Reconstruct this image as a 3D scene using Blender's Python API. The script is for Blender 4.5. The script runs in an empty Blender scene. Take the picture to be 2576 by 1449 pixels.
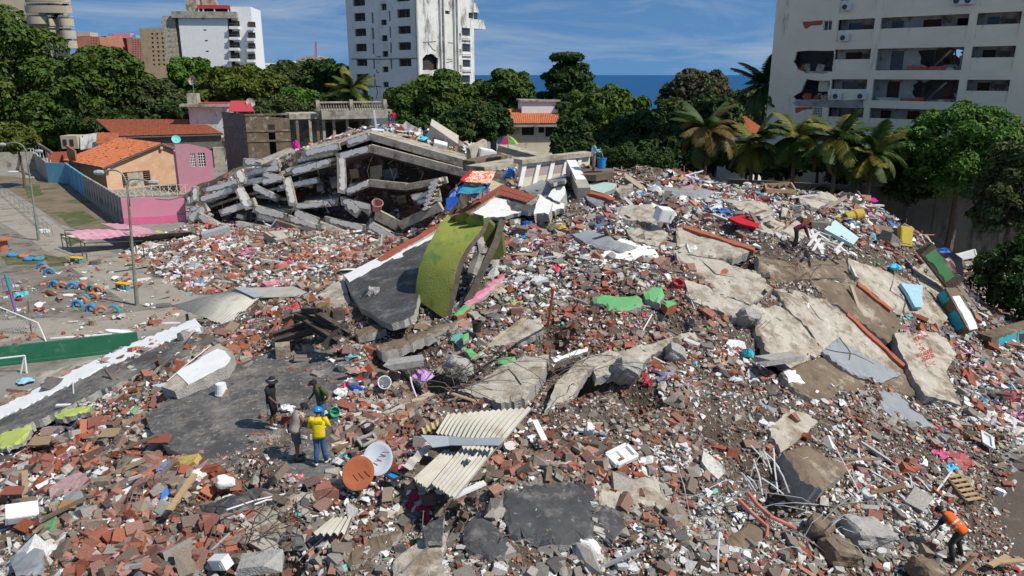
import bpy, bmesh, math, random
import numpy as np
from mathutils import Vector, Matrix, Euler
from mathutils.geometry import tessellate_polygon, delaunay_2d_cdt
random.seed(7); rng = np.random.default_rng(11)
R_ = math.radians
scene = bpy.context.scene
col = scene.collection

# ---------------------------------------------------------------- camera, sky, sun, exposure
CAMH = 14.5
FPX = 1900.0                       # focal length in units of a 2576 px wide frame
PITCH = math.atan(537.0 / FPX)
cd = bpy.data.cameras.new('camera'); cam = bpy.data.objects.new('camera', cd); col.objects.link(cam)
cam.location = (0,0, CAMH); cam.rotation_euler = (math.pi / 2 - PITCH, 0,0)
cd.sensor_fit = 'HORIZONTAL'; cd.sensor_width = 36.0; cd.lens = 36.0 * FPX / 2576.0
cd.clip_start = 0.5; cd.clip_end = 30000
scene.camera = cam

SUN_DIR = Vector((0.90,-0.40,0)).normalized()
SUN_EL = R_(50)
sd = bpy.data.lights.new('sun', 'SUN'); sun = bpy.data.objects.new('sun', sd); col.objects.link(sun)
sd.energy = 4.7; sd.angle = R_(0.55); sd.color = (1.0,0.95,0.87)
sv = Vector((SUN_DIR.x * math.cos(SUN_EL), SUN_DIR.y * math.cos(SUN_EL), math.sin(SUN_EL)))
sun.rotation_euler = (-sv).to_track_quat('-Z', 'Y').to_euler()
sun.location = (60,-30,80)

w = bpy.data.worlds.new('World'); scene.world = w; w.use_nodes = True
nt = w.node_tree; nt.nodes.clear()
def N(t, **k):
 n = nt.nodes.new(t)
 for a, b in k.items(): setattr(n, a, b)
 return n
out = N('ShaderNodeOutputWorld'); bg = N('ShaderNodeBackground'); sky = N('ShaderNodeTexSky')
sky.sky_type = 'NISHITA'; sky.sun_disc = False; sky.sun_elevation = SUN_EL
sky.sun_rotation = math.atan2(SUN_DIR.x, SUN_DIR.y)
sky.air_density = 1.0; sky.dust_density = 0.3; sky.ozone_density = 3.0; sky.altitude = 300
tc = N('ShaderNodeTexCoord'); sep = N('ShaderNodeSeparateXYZ')
nt.links.new(tc.outputs['Generated'], sep.inputs[0])
ab = N('ShaderNodeMath', operation='ABSOLUTE'); nt.links.new(sep.outputs[2], ab.inputs[0])
ma = N('ShaderNodeMath', operation='MULTIPLY_ADD'); nt.links.new(ab.outputs[0], ma.inputs[0]); ma.inputs[1].default_value = 0.85; ma.inputs[2].default_value = 0.30
cb = N('ShaderNodeCombineXYZ')
nt.links.new(sep.outputs[0], cb.inputs[0]); nt.links.new(sep.outputs[1], cb.inputs[1]); nt.links.new(ma.outputs[0], cb.inputs[2])
nrm = N('ShaderNodeVectorMath', operation='NORMALIZE'); nt.links.new(cb.outputs[0], nrm.inputs[0])
nt.links.new(nrm.outputs[0], sky.inputs[0])
# thin cirrus: noise on the direction, stretched along the horizon
mp = N('ShaderNodeMapping'); mp.inputs['Scale'].default_value = (1.6,1.6,11.0); mp.inputs['Location'].default_value = (3.1,0.4,1.7)
nt.links.new(tc.outputs['Generated'], mp.inputs[0])
n1 = N('ShaderNodeTexNoise'); n1.inputs['Scale'].default_value = 2.2; n1.inputs['Detail'].default_value = 9; n1.inputs['Roughness'].default_value = 0.62; n1.inputs['Distortion'].default_value = 0.5
nt.links.new(mp.outputs[0], n1.inputs['Vector'])
cr = N('ShaderNodeValToRGB'); cr.color_ramp.elements[0].position = 0.42; cr.color_ramp.elements[1].position = 0.74
cr.color_ramp.elements[0].color = (0.02,0.02,0.02,1); cr.color_ramp.elements[1].color = (0.62,0.62,0.62,1)
nt.links.new(n1.outputs[0], cr.inputs[0])
tint = N('ShaderNodeMix', data_type='RGBA', blend_type='MULTIPLY'); tint.inputs[0].default_value = 1.0
nt.links.new(sky.outputs[0], tint.inputs[6]); tint.inputs[7].default_value = (0.62,0.92,1.05,1)
mx = N('ShaderNodeMix', data_type='RGBA'); nt.links.new(cr.outputs[0], mx.inputs[0])
nt.links.new(tint.outputs[2], mx.inputs[6]); mx.inputs[7].default_value = (4.6,5.0,5.4,1)
nt.links.new(mx.outputs[2], bg.inputs[0]); bg.inputs[1].default_value = 0.115
nt.links.new(bg.outputs[0], out.inputs[0])

scene.view_settings.view_transform = 'Standard'; scene.view_settings.look = 'None'
scene.view_settings.exposure = 0.0; scene.view_settings.gamma = 1.0; scene.view_settings.use_curve_mapping = False
scene.cycles.use_denoising = True
scene.cycles.max_bounces = 5; scene.cycles.diffuse_bounces = 3; scene.cycles.glossy_bounces = 2; scene.cycles.transparent_max_bounces = 4

# ---------------------------------------------------------------- photograph pixels -> places (2576 x 1449 frame)
SP, CP = math.sin(PITCH), math.cos(PITCH)
def ray(u, v):
 a = (u - 1288.0) / FPX; b = (v - 724.5) / FPX
 return Vector((a, CP - b * SP, -SP - b * CP))
def P(u, v, h=0.0):                    # the point at height h
 r = ray(u, v); t = (h - CAMH) / r.z
 return Vector((r.x * t, r.y * t, h))
def Q(u, v, d):                        # the point at distance d along Y
 r = ray(u, v); t = d / r.y
 return Vector((r.x * t, d, CAMH + r.z * t))
def proj(x, y, z):
 zz = z - CAMH
 dep = y * CP - zz * SP; up = y * SP + zz * CP
 return 1288 + FPX * x / dep, 724.5 - FPX * up / dep
def inpoly(u, v, poly):
 r = np.zeros(np.shape(u), bool); n = len(poly)
 for i in range(n):
  x1, y1 = poly[i][:2]; x2, y2 = poly[(i + 1) % n][:2]
  if y1 == y2: continue
  c = ((y1 > v) != (y2 > v)) & (u < (x2 - x1) * (v - y1) / (y2 - y1) + x1)
  r ^= c
 return r

# ---------------------------------------------------------------- materials
MATS = {}
def mat(name, c1, c2=None, scale=4.0, rough=0.88, bump=0.25, bscale=30.0, stain=None, metal=0.0, src=None, detail=5, spec=0.3, streak=None, wave=None, trans=0.0, pos=(0.35,0.65)):
 """procedural surface: two tones mixed by noise, an optional stain (colour, scale, threshold) and fine relief"""
 if name in MATS: return MATS[name]
 m = bpy.data.materials.new(name); m.use_nodes = True; MATS[name] = m
 t = m.node_tree; nd = t.nodes; L = t.links.new
 b = nd['Principled BSDF']; b.inputs['Roughness'].default_value = rough; b.inputs['Metallic'].default_value = metal
 b.inputs['Specular IOR Level'].default_value = spec
 tc = nd.new('ShaderNodeTexCoord'); co = tc.outputs['Object']
 if streak:
  mpn = nd.new('ShaderNodeMapping'); mpn.inputs['Scale'].default_value = streak; L(co, mpn.inputs[0]); co2 = mpn.outputs[0]
 else: co2 = co
 no = nd.new('ShaderNodeTexNoise'); no.inputs['Scale'].default_value = scale; no.inputs['Detail'].default_value = detail; no.inputs['Roughness'].default_value = 0.62
 L(co2, no.inputs['Vector'])
 ramp = nd.new('ShaderNodeMapRange'); ramp.inputs[1].default_value = pos[0]; ramp.inputs[2].default_value = pos[1]; L(no.outputs[0], ramp.inputs[0])
 mixn = nd.new('ShaderNodeMix'); mixn.data_type = 'RGBA'; L(ramp.outputs[0], mixn.inputs[0])
 if src == 'attr':
  at = nd.new('ShaderNodeAttribute'); at.attribute_name = 'col'; base = at.outputs['Color']
 elif src == 'obj':
  oi = nd.new('ShaderNodeObjectInfo'); base = oi.outputs['Color']
 else: base = None
 if base is not None:
  for k, f in ((6, c1),(7, c2)):
   mu = nd.new('ShaderNodeMix'); mu.data_type = 'RGBA'; mu.blend_type = 'MULTIPLY'; mu.inputs[0].default_value = 1
   L(base, mu.inputs[6]); mu.inputs[7].default_value = (*f, 1); L(mu.outputs[2], mixn.inputs[k])
 else:
  mixn.inputs[6].default_value = (*c1,1); mixn.inputs[7].default_value = (*(c2 or c1),1)
 cur = mixn.outputs[2]
 for st in (stain if isinstance(stain, list) else [stain] if stain else []):
  sc, ss, th = st[:3]
  n2 = nd.new('ShaderNodeTexNoise'); n2.inputs['Scale'].default_value = ss; n2.inputs['Detail'].default_value = 8; n2.inputs['Roughness'].default_value = 0.7
  mpn = nd.new('ShaderNodeMapping'); mpn.inputs['Location'].default_value = (ss * 3.3,1.7,9.1)
  if len(st) > 3: mpn.inputs['Scale'].default_value = st[3]
  L(co, mpn.inputs[0]); L(mpn.outputs[0], n2.inputs['Vector'])
  r2 = nd.new('ShaderNodeMapRange'); r2.inputs[1].default_value = th - .05; r2.inputs[2].default_value = th + 0.07; L(n2.outputs[0], r2.inputs[0])
  m2 = nd.new('ShaderNodeMix'); m2.data_type = 'RGBA'; L(r2.outputs[0], m2.inputs[0]); L(cur, m2.inputs[6]); m2.inputs[7].default_value = (*sc, 1)
  cur = m2.outputs[2]
 L(cur, b.inputs['Base Color'])
 if bump:
  n3 = nd.new('ShaderNodeTexNoise'); n3.inputs['Scale'].default_value = bscale; n3.inputs['Detail'].default_value = 4; L(co, n3.inputs['Vector'])
  bp = nd.new('ShaderNodeBump'); bp.inputs['Strength'].default_value = bump; bp.inputs['Distance'].default_value = 0.05
  L(n3.outputs[0], bp.inputs['Height']); L(bp.outputs[0], b.inputs['Normal'])
 if trans:
  tb = nd.new('ShaderNodeBsdfTranslucent'); L(cur, tb.inputs[0]); ad = nd.new('ShaderNodeMixShader'); ad.inputs[0].default_value = trans
  o = nd['Material Output']; L(b.outputs[0], ad.inputs[1]); L(tb.outputs[0], ad.inputs[2]); L(ad.outputs[0], o.inputs[0])
 return m

# ---------------------------------------------------------------- mesh helpers
class MB:
 def __init__(s): s.v = []; s.f = []; s.m = []
 def add(s, vs, fs, mi=0):
  o = len(s.v); s.v += [tuple(x) for x in vs]; s.f += [tuple(i + o for i in f) for f in fs]; s.m += [mi] * len(fs); return s
 def hexa(s, p, mi=0):              # 8 corners: bottom 4, top 4
  return s.add(p, [(3,2,1,0),(4,5,6,7),(0,1,5,4),(1,2,6,5),(2,3,7,6),(3,0,4,7)], mi)
 def box(s, c, d, rot=None, mi=0):
  x, y, z = d[0] / 2, d[1] / 2, d[2] / 2
  p = [Vector(q) for q in ((-x, -y, -z),(x, -y, -z),(x, y, -z),(-x, y, -z),(-x, -y, z),(x, -y, z),(x, y, z),(-x, y, z))]
  if rot is not None:
   M = rot if isinstance(rot, Matrix) else Euler(rot).to_matrix()
   p = [M @ q for q in p]
  c = Vector(c)
  return s.hexa([q + c for q in p], mi)
 def beam(s, a, b, wd, ht, up=(0,0,1), mi=0, jag=0.0):
  a, b = Vector(a), Vector(b); d = (b - a).normalized(); u = Vector(up)
  sd = d.cross(u).normalized(); u = sd.cross(d).normalized()
  k = []
  for e in (a, b):
   j = d * (random.uniform(-jag, jag) if jag else 0)
   k.append([e + j * random.uniform(.3,1) - sd * wd / 2 - u * ht / 2, e + j + sd * wd / 2 - u * ht / 2, e - j + sd * wd / 2 + u * ht / 2, e + j * .5 - sd * wd / 2 + u * ht / 2])
  A, B = k
  return s.add(A + B, [(0,1,2,3),(7,6,5,4),(0,4,5,1),(1,5,6,2),(2,6,7,3),(3,7,4,0)], mi)
 def tube(s, pts, rad, n=6, mi=0, cap=True):
  pts = [Vector(p) for p in pts]; k = len(pts)
  rr = rad if isinstance(rad, (list, tuple)) else [rad] * k
  vs = []; ref = None
  for i, p in enumerate(pts):
   d = (pts[min(i + 1, k - 1)] - pts[max(i - 1,0)])
   d = d.normalized() if d.length > 1e-9 else Vector((0,0,1))
   if ref is None: ref = Vector((1,0,0)) if abs(d.x) < 0.8 else Vector((0,1,0))
   x = (ref - d * ref.dot(d)).normalized(); y = d.cross(x); ref = x
   for j in range(n):
    t = 2 * math.pi * j / n; vs.append(p + (x * math.cos(t) + y * math.sin(t)) * rr[i])
  fs = [(i * n + j, i * n + (j + 1) % n, (i + 1) * n + (j + 1) % n, (i + 1) * n + j) for i in range(k - 1) for j in range(n)]
  if cap: fs += [tuple(range(n - 1,-1,-1)), tuple((k - 1) * n + j for j in range(n))]
  return s.add(vs, fs, mi)
 def lathe(s, prof, n=12, c=(0,0,0), M=None, mi=0):    # prof: (r, z) from the bottom
  c = Vector(c); vs = []
  for r, z in prof:
   for j in range(n):
    t = 2 * math.pi * j / n; q = Vector((r * math.cos(t), r * math.sin(t), z)); vs.append(c + (M @ q if M is not None else q))
  k = len(prof)
  fs = [(i * n + j, i * n + (j + 1) % n, (i + 1) * n + (j + 1) % n, (i + 1) * n + j) for i in range(k - 1) for j in range(n)]
  return s.add(vs, fs, mi)
 def grid(s, fn, nu, nv, mi=0):     # fn(a, b) -> point, a and b in 0..1
  vs = [fn(i / nu, j / nv) for j in range(nv + 1) for i in range(nu + 1)]
  return s.add(vs, [(j * (nu + 1) + i, j * (nu + 1) + i + 1,(j + 1) * (nu + 1) + i + 1,(j + 1) * (nu + 1) + i) for j in range(nv) for i in range(nu)], mi)
 def sheet(s, fn, nu, nv, th, mi=0):    # a grid with thickness th along its mean normal
  k = len(s.v); s.grid(fn, nu, nv, mi); a = [Vector(x) for x in s.v[k:]]; m = nu + 1
  nr = (a[m - 1] - a[0]).cross(a[-1] - a[0])
  nr = nr.normalized() * th if nr.length > 0 else Vector((0,0, th))
  s.add([p - nr for p in a], [tuple(reversed(f)) for f in [(j * m + i, j * m + i + 1,(j + 1) * m + i + 1,(j + 1) * m + i) for j in range(nv) for i in range(nu)]], mi)
  o2 = k + len(a)
  ring = [i for i in range(m)] + [j * m + nu for j in range(1, nv + 1)] + [nv * m + i for i in range(nu - 1,-1,-1)] + [j * m for j in range(nv - 1,0,-1)]
  for q in range(len(ring)):
   i, j = ring[q], ring[(q + 1) % len(ring)]
   s.f.append((k + j, k + i, o2 + i, o2 + j)); s.m.append(mi)
  return s
 def prism(s, poly, off, mt=0, ms=0):   # flat polygon (3D) and the offset to its underside
  n = len(poly); off = Vector(off); top = [Vector(p) for p in poly]
  tri = tessellate_polygon([top])
  nr = sum(((top[b] - top[a]).cross(top[c] - top[a]) for a, b, c in tri), Vector((0,0,0)))
  fl = nr.dot(off) > 0
  o = len(s.v); s.v += [tuple(p) for p in top] + [tuple(p + off) for p in top]
  for a, b, c in tri:
   q = (a, c, b) if fl else (a, b, c)
   s.f.append(tuple(o + i for i in q)); s.m.append(mt)
   s.f.append(tuple(o + n + i for i in reversed(q))); s.m.append(ms)
  for i in range(n):
   j = (i + 1) % n
   s.f.append((o + i, o + n + i, o + n + j, o + j)); s.m.append(ms)
  return s

ORIG = {}
def tag(o, label=None, cat=None, group=None, kind=None):
 if label: o['label'] = label
 if cat: o['category'] = cat
 if group: o['group'] = group
 if kind or cat: o['kind'] = kind or 'thing'
 return o
def meshobj(name, me, parent=None, loc=(0,0,0)):
 o = bpy.data.objects.new(name, me); col.objects.link(o); o.parent = parent; o.location = loc
 return o
def build(mb, name, mats, parent=None, label=None, cat=None, group=None, kind=None, smooth=False, origin=None):
 mats = mats if isinstance(mats, (list, tuple)) else [mats]
 V = np.array(mb.v, dtype=float).reshape(-1,3)
 if origin is None: origin = Vector(((V[:, 0].min() + V[:, 0].max()) / 2,(V[:, 1].min() + V[:, 1].max()) / 2, V[:, 2].min()))
 else: origin = Vector(origin)
 me = bpy.data.meshes.new(name)
 me.from_pydata((V - np.array(origin)).tolist(), [], mb.f)
 for m in mats: me.materials.append(MATS[m] if isinstance(m, str) else m)
 if len(mats) > 1: me.polygons.foreach_set('material_index', mb.m)
 if smooth: me.polygons.foreach_set('use_smooth', [True] * len(me.polygons))
 me.update()
 o = bpy.data.objects.new(name, me); col.objects.link(o)
 po = Vector((0,0,0))
 if parent is not None: o.parent = parent; po = ORIG.get(parent, Vector((0,0,0)))
 o.location = origin - po; ORIG[o] = origin
 return tag(o, label, cat, group, kind)
def empty(name, loc=(0,0,0), label=None, cat=None, group=None, kind=None, parent=None):
 o = bpy.data.objects.new(name, None); col.objects.link(o); o.location = Vector(loc); ORIG[o] = Vector(loc); o.empty_display_size = 0.2
 if parent is not None: o.parent = parent; o.location = Vector(loc) - ORIG[parent]
 return tag(o, label, cat, group, kind)
def copy_tree(o, parent=None):
 c = o.copy(); col.objects.link(c); c.parent = parent
 for ch in list(o.children): copy_tree(ch, c)
 return c
def place(o, loc, rot=(0,0,0), scale=None):
 o.location = loc; o.rotation_euler = rot
 if scale is not None: o.scale = (scale,) * 3 if isinstance(scale, (int, float)) else scale
 return o

# value noise in numpy
_lat = rng.random((256,256))
def vnoise(x, y):
 xi = np.floor(x).astype(int); yi = np.floor(y).astype(int); fx = x - xi; fy = y - yi
 fx = fx * fx * (3 - 2 * fx); fy = fy * fy * (3 - 2 * fy)
 a = _lat[xi & 255, yi & 255]; b = _lat[(xi + 1) & 255, yi & 255]; c = _lat[xi & 255,(yi + 1) & 255]; d = _lat[(xi + 1) & 255,(yi + 1) & 255]
 return (a * (1 - fx) + b * fx) * (1 - fy) + (c * (1 - fx) + d * fx) * fy
def fbm(x, y, o=4):
 s = 0; a = 0.5
 for i in range(o): s = s + a * (vnoise(x * 2 ** i + 17.3 * i, y * 2 ** i + 5.1 * i) - 0.5); a *= 0.55
 return s
# ---------------------------------------------------------------- the rubble mound: heights read at places, spread by radial functions
CTRL = [(0,1449,2.0),(400,1449,2.6),(800,1449,3.0),(1288,1449,3.2),(1800,1449,2.2),(2200,1449,1.0),(2576,1449,-.1),
 (0,1250,1.6),(300,1250,2.6),(700,1250,3.4),(1000,1300,3.4),(1400,1280,3.4),(1800,1280,2.4),(2150,1280,1.5),(2400,1410,.5),(2520,1280,-.1),(2576,1150,-.1),
 (0,1080,1.2),(250,1050,2.4),(430,1150,3.0),(690,1075,3.7),(830,1170,3.6),(1000,1080,3.7),(1250,1130,3.8),(1500,1150,3.6),(1800,1130,3.0),(2100,1130,1.9),(2330,1130,.8),(2450,1100,.2),
 (200,985,1.9),(500,830,2.7),(640,890,3.6),(870,862,4.2),(985,958,4.0),(1200,950,4.1),(1500,930,4.4),(1750,930,4.0),(2000,930,3.2),(2200,940,2.0),(2400,1000,.7),
 (880,740,4.5),(1100,800,4.7),(1300,800,5.0),(1500,760,5.3),(1750,780,5.2),(1950,740,4.9),(2150,780,3.6),(2300,830,2.4),(2420,870,.5),(2500,800,.1),
 (1050,640,5.4),(1150,600,6.0),(1300,620,6.2),(1500,620,6.5),(1700,600,6.6),(1900,640,6.2),(2005,632,6.1),(2150,640,5.2),(2280,680,4.2),(2380,760,2.3),
 (1200,545,6.7),(1330,500,7.4),(1480,500,7.8),(1700,500,7.8),(1900,490,7.6),(2100,500,6.9),(2250,560,5.7),(2340,610,4.6),
 (1180,520,6.9),(1230,490,7.4),(1270,470,7.8),(1150,565,6.5),(1230,560,6.7),(1265,530,7.1),
 (1400,460,8.2),(1493,428,8.9),(1600,430,8.4),(1750,455,8.0),(1900,468,7.9),(2050,478,7.3),(2190,510,6.5),
 (2450,640,-.3),(2560,700,-.2),(2450,760,.2),(2560,850,.3),(2540,960,.2),
 (500,650,.35),(700,620,.5),(850,640,.5),(400,690,.05),(640,705,.2),(760,690,.35),(330,640,-.3),(420,590,-.1),
 (480,575,.3),(600,590,.5),(700,600,.5),(850,625,.5),(950,640,.8),(1040,590,2.2),(1250,392,7.4),(500,458,2.5),(545,445,3.4),(590,425,4.4)]
pts = [P(u, v, h) for u, v, h in CTRL]
def YC(u): return 76.0 - (u - 475) * .010       # front of the pancaked block behind
for u, vt in ((480,545),(540,492),(620,440),(700,408),(780,385),(860,358),(940,340),(1020,345),(1100,358),(1180,385)):
 for k in (.25,.55,1.0):
  vv = 590 + (vt + 6 - 590) * k; pts.append(Q(u, vv, YC(u) + 2.2 + 1.8 * k))
 q = Q(u, vt - 8, YC(u) + 9); pts.append(q)
 pts.append(Vector((q.x, q.y + 9, min(q.z, 3.0))))
for (u, v, h) in ((0,1020,1.0),(120,962,1.4),(240,905,1.9),(365,852,2.3),(490,800,2.7),(620,770,3.3),(740,735,3.9),(870,690,4.6),(980,636,5.3),(1095,580,6.0)):
 e = P(u, v, h); pts.append(e)
 for k, hh in ((1.7,.2),(4.5,-.25)):
  q = e + Vector((-.45,.9,0)) * k; pts.append(Vector((q.x, q.y, hh if u < 800 else hh + .6 if u < 1000 else 3.2)))
for (u, v, h) in ((1493,428,8.9),(1600,430,8.4),(1750,455,8.0),(1900,468,7.9),(2050,478,7.3),(2190,510,6.5),(2340,610,4.6)):
 e = P(u, v, h)
 for k, hh in ((7,2.0),(12,-.5)): pts.append(Vector((e.x + k * .25, e.y + k, hh)))
for x, y, h in ((-30,20,-.3),(-28,30,-.4),(-34,40,-.4),(-34,55,-.4),(-40,75,-.4),(-42,95,-.4),(-20,98,-.4),(0,98,0),(15,90,-.4),(30,75,-.4),(40,60,-.4),(36,45,-.3),(27,30,-.3),(22,20,-.3),(20,12,-.2),(0,8,3),(-16,8,1.5),(-28,12,.3)):
 pts.append(Vector((x, y, h)))
PX = np.array([[p.x, p.y] for p in pts]); PH = np.array([p.z for p in pts])
_K = np.sqrt(((PX[:, None] - PX[None]) ** 2).sum(-1))
_n = len(PX); _A = np.zeros((_n + 1, _n + 1)); _A[:_n, :_n] = _K - np.eye(_n) * 0.15; _A[:_n, _n] = 1; _A[_n, :_n] = 1
_W = np.linalg.solve(_A, np.append(PH, 0))
GX0, GX1, GY0, GY1, GS = -44.0,44.0,7.0,98.0,0.25
_gx = np.arange(GX0, GX1 + 1e-6, GS); _gy = np.arange(GY0, GY1 + 1e-6, GS)
_XX, _YY = np.meshgrid(_gx, _gy)
_H = np.zeros(_XX.shape) + _W[_n]
for i in range(_n): _H += _W[i] * np.hypot(_XX - PX[i, 0], _YY - PX[i, 1])
HB = _H.copy()                                             # smooth base
amp = np.clip(_H + 0.1,0,1.2) / 1.2
_H = _H + amp * (0.9 * fbm(_XX * .45, _YY * .45,4) + .35 * fbm(_XX * 1.7 + 40, _YY * 1.7,3))
def _samp(G, x, y):
 fx = np.clip((np.asarray(x) - GX0) / GS, 0, G.shape[1] - 1.001); fy = np.clip((np.asarray(y) - GY0) / GS, 0, G.shape[0] - 1.001)
 i = fx.astype(int); j = fy.astype(int); a = fx - i; b = fy - j
 return (G[j, i] * (1 - a) + G[j, i + 1] * a) * (1 - b) + (G[j + 1, i] * (1 - a) + G[j + 1, i + 1] * a) * b
def HT(x, y): return _samp(_H, x, y)
def hit(u, v, base=True):              # where a sight line meets the mound
 r = ray(u, v); t = np.linspace(8,120,1800)
 x, y, z = r.x * t, r.y * t, CAMH + r.z * t
 g = np.maximum(_samp(HB if base else _H, x, y),0)
 k = np.argmax(z <= g)
 if y[k] > 61 and u > 1140 and v < 640:            # the line only grazes the crest: take its nearest point
  d_ = np.where(y < 60, z - g, 99); k = int(np.argmin(d_))
 return Vector((x[k], y[k], g[k]))

mat('soil', (.060,.044,.031),(.135,.105,.078), scale=.9, bump=1.0, bscale=16, detail=9, stain=[((.27,.235,.19),1.3,.60),((.40,.375,.335),.22,.60),((.045,.035,.027),1.1,.60),((.17,.08,.055),2.6,.64)])
mat('asphalt_ground', (.20,.185,.16),(.28,.265,.235), scale=.3, bump=.4, bscale=14, stain=[((.14,.125,.10),.5,.57)])
# ground and sea
mb = MB()
coast = [(-3000,-60),(300,-60),(300,95),(140,130),(60,190),(5,215),(-40,330),(-140,760),(-600,1300),(-3000,2400)]
mb.add([(x, y, 0) for x, y in coast], [tuple(range(len(coast)))])
mb.add([(x, y, -6) for x, y in coast], [])
nC = len(coast)
for i in range(2, nC - 1): mb.f.append((i, i + nC, i + 1 + nC, i + 1)); mb.m.append(0)
build(mb, 'ground', 'asphalt_ground', kind='structure', label='dusty grey ground around the collapsed buildings', origin=(0,0,0))
ms = mat('sea_water', (.004,.065,.175),(.008,.085,.215), scale=.02, rough=.55, bump=.6, bscale=.25, spec=.12, streak=(.6,2.5,1))
mb = MB(); mb.add([(-9000,60,-2.2),(9000,60,-2.2),(9000,24000,-2.2),(-9000,24000,-2.2)], [(0,1,2,3)])
build(mb, 'sea', 'sea_water', kind='structure', label='deep blue sea reaching to the horizon', origin=(0,0,-2.2))
# ---------------------------------------------------------------- buildings
mat('conc_grey', (.42,.385,.32),(.30,.275,.23), scale=1.2, bump=.3, bscale=12, stain=[((.16,.145,.12),.7,.58)])
mat('conc_light', (.48,.435,.355),(.38,.335,.265), scale=1.4, bump=.6, bscale=14, detail=9, stain=[((.20,.15,.10),.55,.53),((.56,.52,.45),1.8,.60),((.13,.10,.07),1.7,.61),((.28,.25,.21),5,.62)])
mat('conc_dark', (.17,.16,.145),(.11,.10,.09), scale=1.5, bump=.4, bscale=14)
mat('conc_brown', (.20,.148,.10),(.13,.095,.062), scale=1.1, bump=.6, bscale=12, detail=9, stain=[((.40,.35,.27),.8,.60),((.08,.06,.042),1.6,.6)])
mat('white_wall', (.72,.72,.69),(.64,.635,.59), scale=.35, bump=.1, bscale=8, stain=[((.30,.29,.26),.9,.66,(1,1,.22)),((.52,.50,.46),.3,.60)])
mat('dirty_white_wall', (.70,.69,.64),(.60,.59,.54), scale=.5, bump=.15, bscale=8, stain=[((.20,.19,.165),.55,.57,(1,1,.35)),((.45,.43,.38),1.5,.60,(1,1,.3))])
mat('putty_wall', (.88,.755,.57),(.80,.685,.515), scale=.4, bump=.1, bscale=6, stain=[((.42,.38,.31),.7,.65,(1,1,.3))])
mat('white_paint', (.80,.80,.78),(.72,.72,.70), scale=2, bump=.15, bscale=20, stain=[((.50,.48,.44),3,.66)])
mat('beige_wall', (.50,.42,.30),(.43,.36,.26), scale=.5, bump=.1)
mat('tan_wall', (.42,.33,.20),(.34,.265,.16), scale=.4, bump=.1, stain=[((.22,.175,.11),.3,.6)])
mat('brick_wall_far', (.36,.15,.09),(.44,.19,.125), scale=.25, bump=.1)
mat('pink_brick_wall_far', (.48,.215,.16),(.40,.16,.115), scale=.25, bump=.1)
mat('glass_dark', (.02,.025,.03),(.05,.055,.06), scale=.6, rough=.15, bump=0, spec=.5)
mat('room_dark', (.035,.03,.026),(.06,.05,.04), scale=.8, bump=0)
mat('room_wall', (.50,.48,.44),(.38,.36,.33), scale=.6, bump=.1, stain=[((.15,.11,.09),.8,.58)])
mat('door_brown', (.10,.05,.03),(.06,.03,.02), scale=2, bump=.1)
mat('red_tile', (.44,.135,.06),(.30,.085,.045), scale=2.2, bump=.5, bscale=20, stain=[((.17,.06,.04),1.4,.60),((.55,.24,.12),3,.62)])
mat('orange_tile', (.54,.175,.075),(.42,.125,.055), scale=2.2, bump=.5, bscale=20, stain=[((.24,.085,.05),1.4,.60),((.62,.33,.20),3,.64)])
mat('peach_plaster', (.60,.34,.20),(.66,.44,.28), scale=.5, bump=.2, stain=[((.42,.33,.24),.8,.58),((.68,.52,.37),1.1,.60)])
mat('terracotta_wall', (.42,.185,.10),(.34,.15,.085), scale=.6, bump=.3)
mat('pink_paint', (.68,.25,.35),(.62,.24,.32), scale=.6, bump=.2, stain=[((.52,.30,.31),1.1,.58),((.38,.30,.27),2.3,.66)])
mat('pink_house_paint', (.52,.22,.285),(.46,.21,.26), scale=.6, bump=.2, stain=[((.44,.27,.28),1.1,.56),((.32,.26,.23),1.6,.62,(1,1,.4))])
mat('blue_paint', (.13,.38,.53),(.12,.32,.45), scale=.8, bump=.2, stain=[((.28,.38,.42),1.3,.57),((.28,.26,.22),1.8,.64)])
mat('cream_wall', (.66,.61,.47),(.58,.53,.40), scale=.5, bump=.1, stain=[((.36,.32,.24),.8,.64)])
mat('metal_dark', (.05,.05,.05),(.08,.075,.07), scale=5, rough=.6)
mat('red_sheet', (.50,.06,.07),(.42,.05,.06), scale=1.5, rough=.6)
mat('brick_clay', (.42,.125,.065),(.32,.09,.05), scale=6, bump=.4)
mat('ac_white', (.70,.70,.67),(.60,.60,.57), scale=3, rough=.5, bump=.05)

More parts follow.
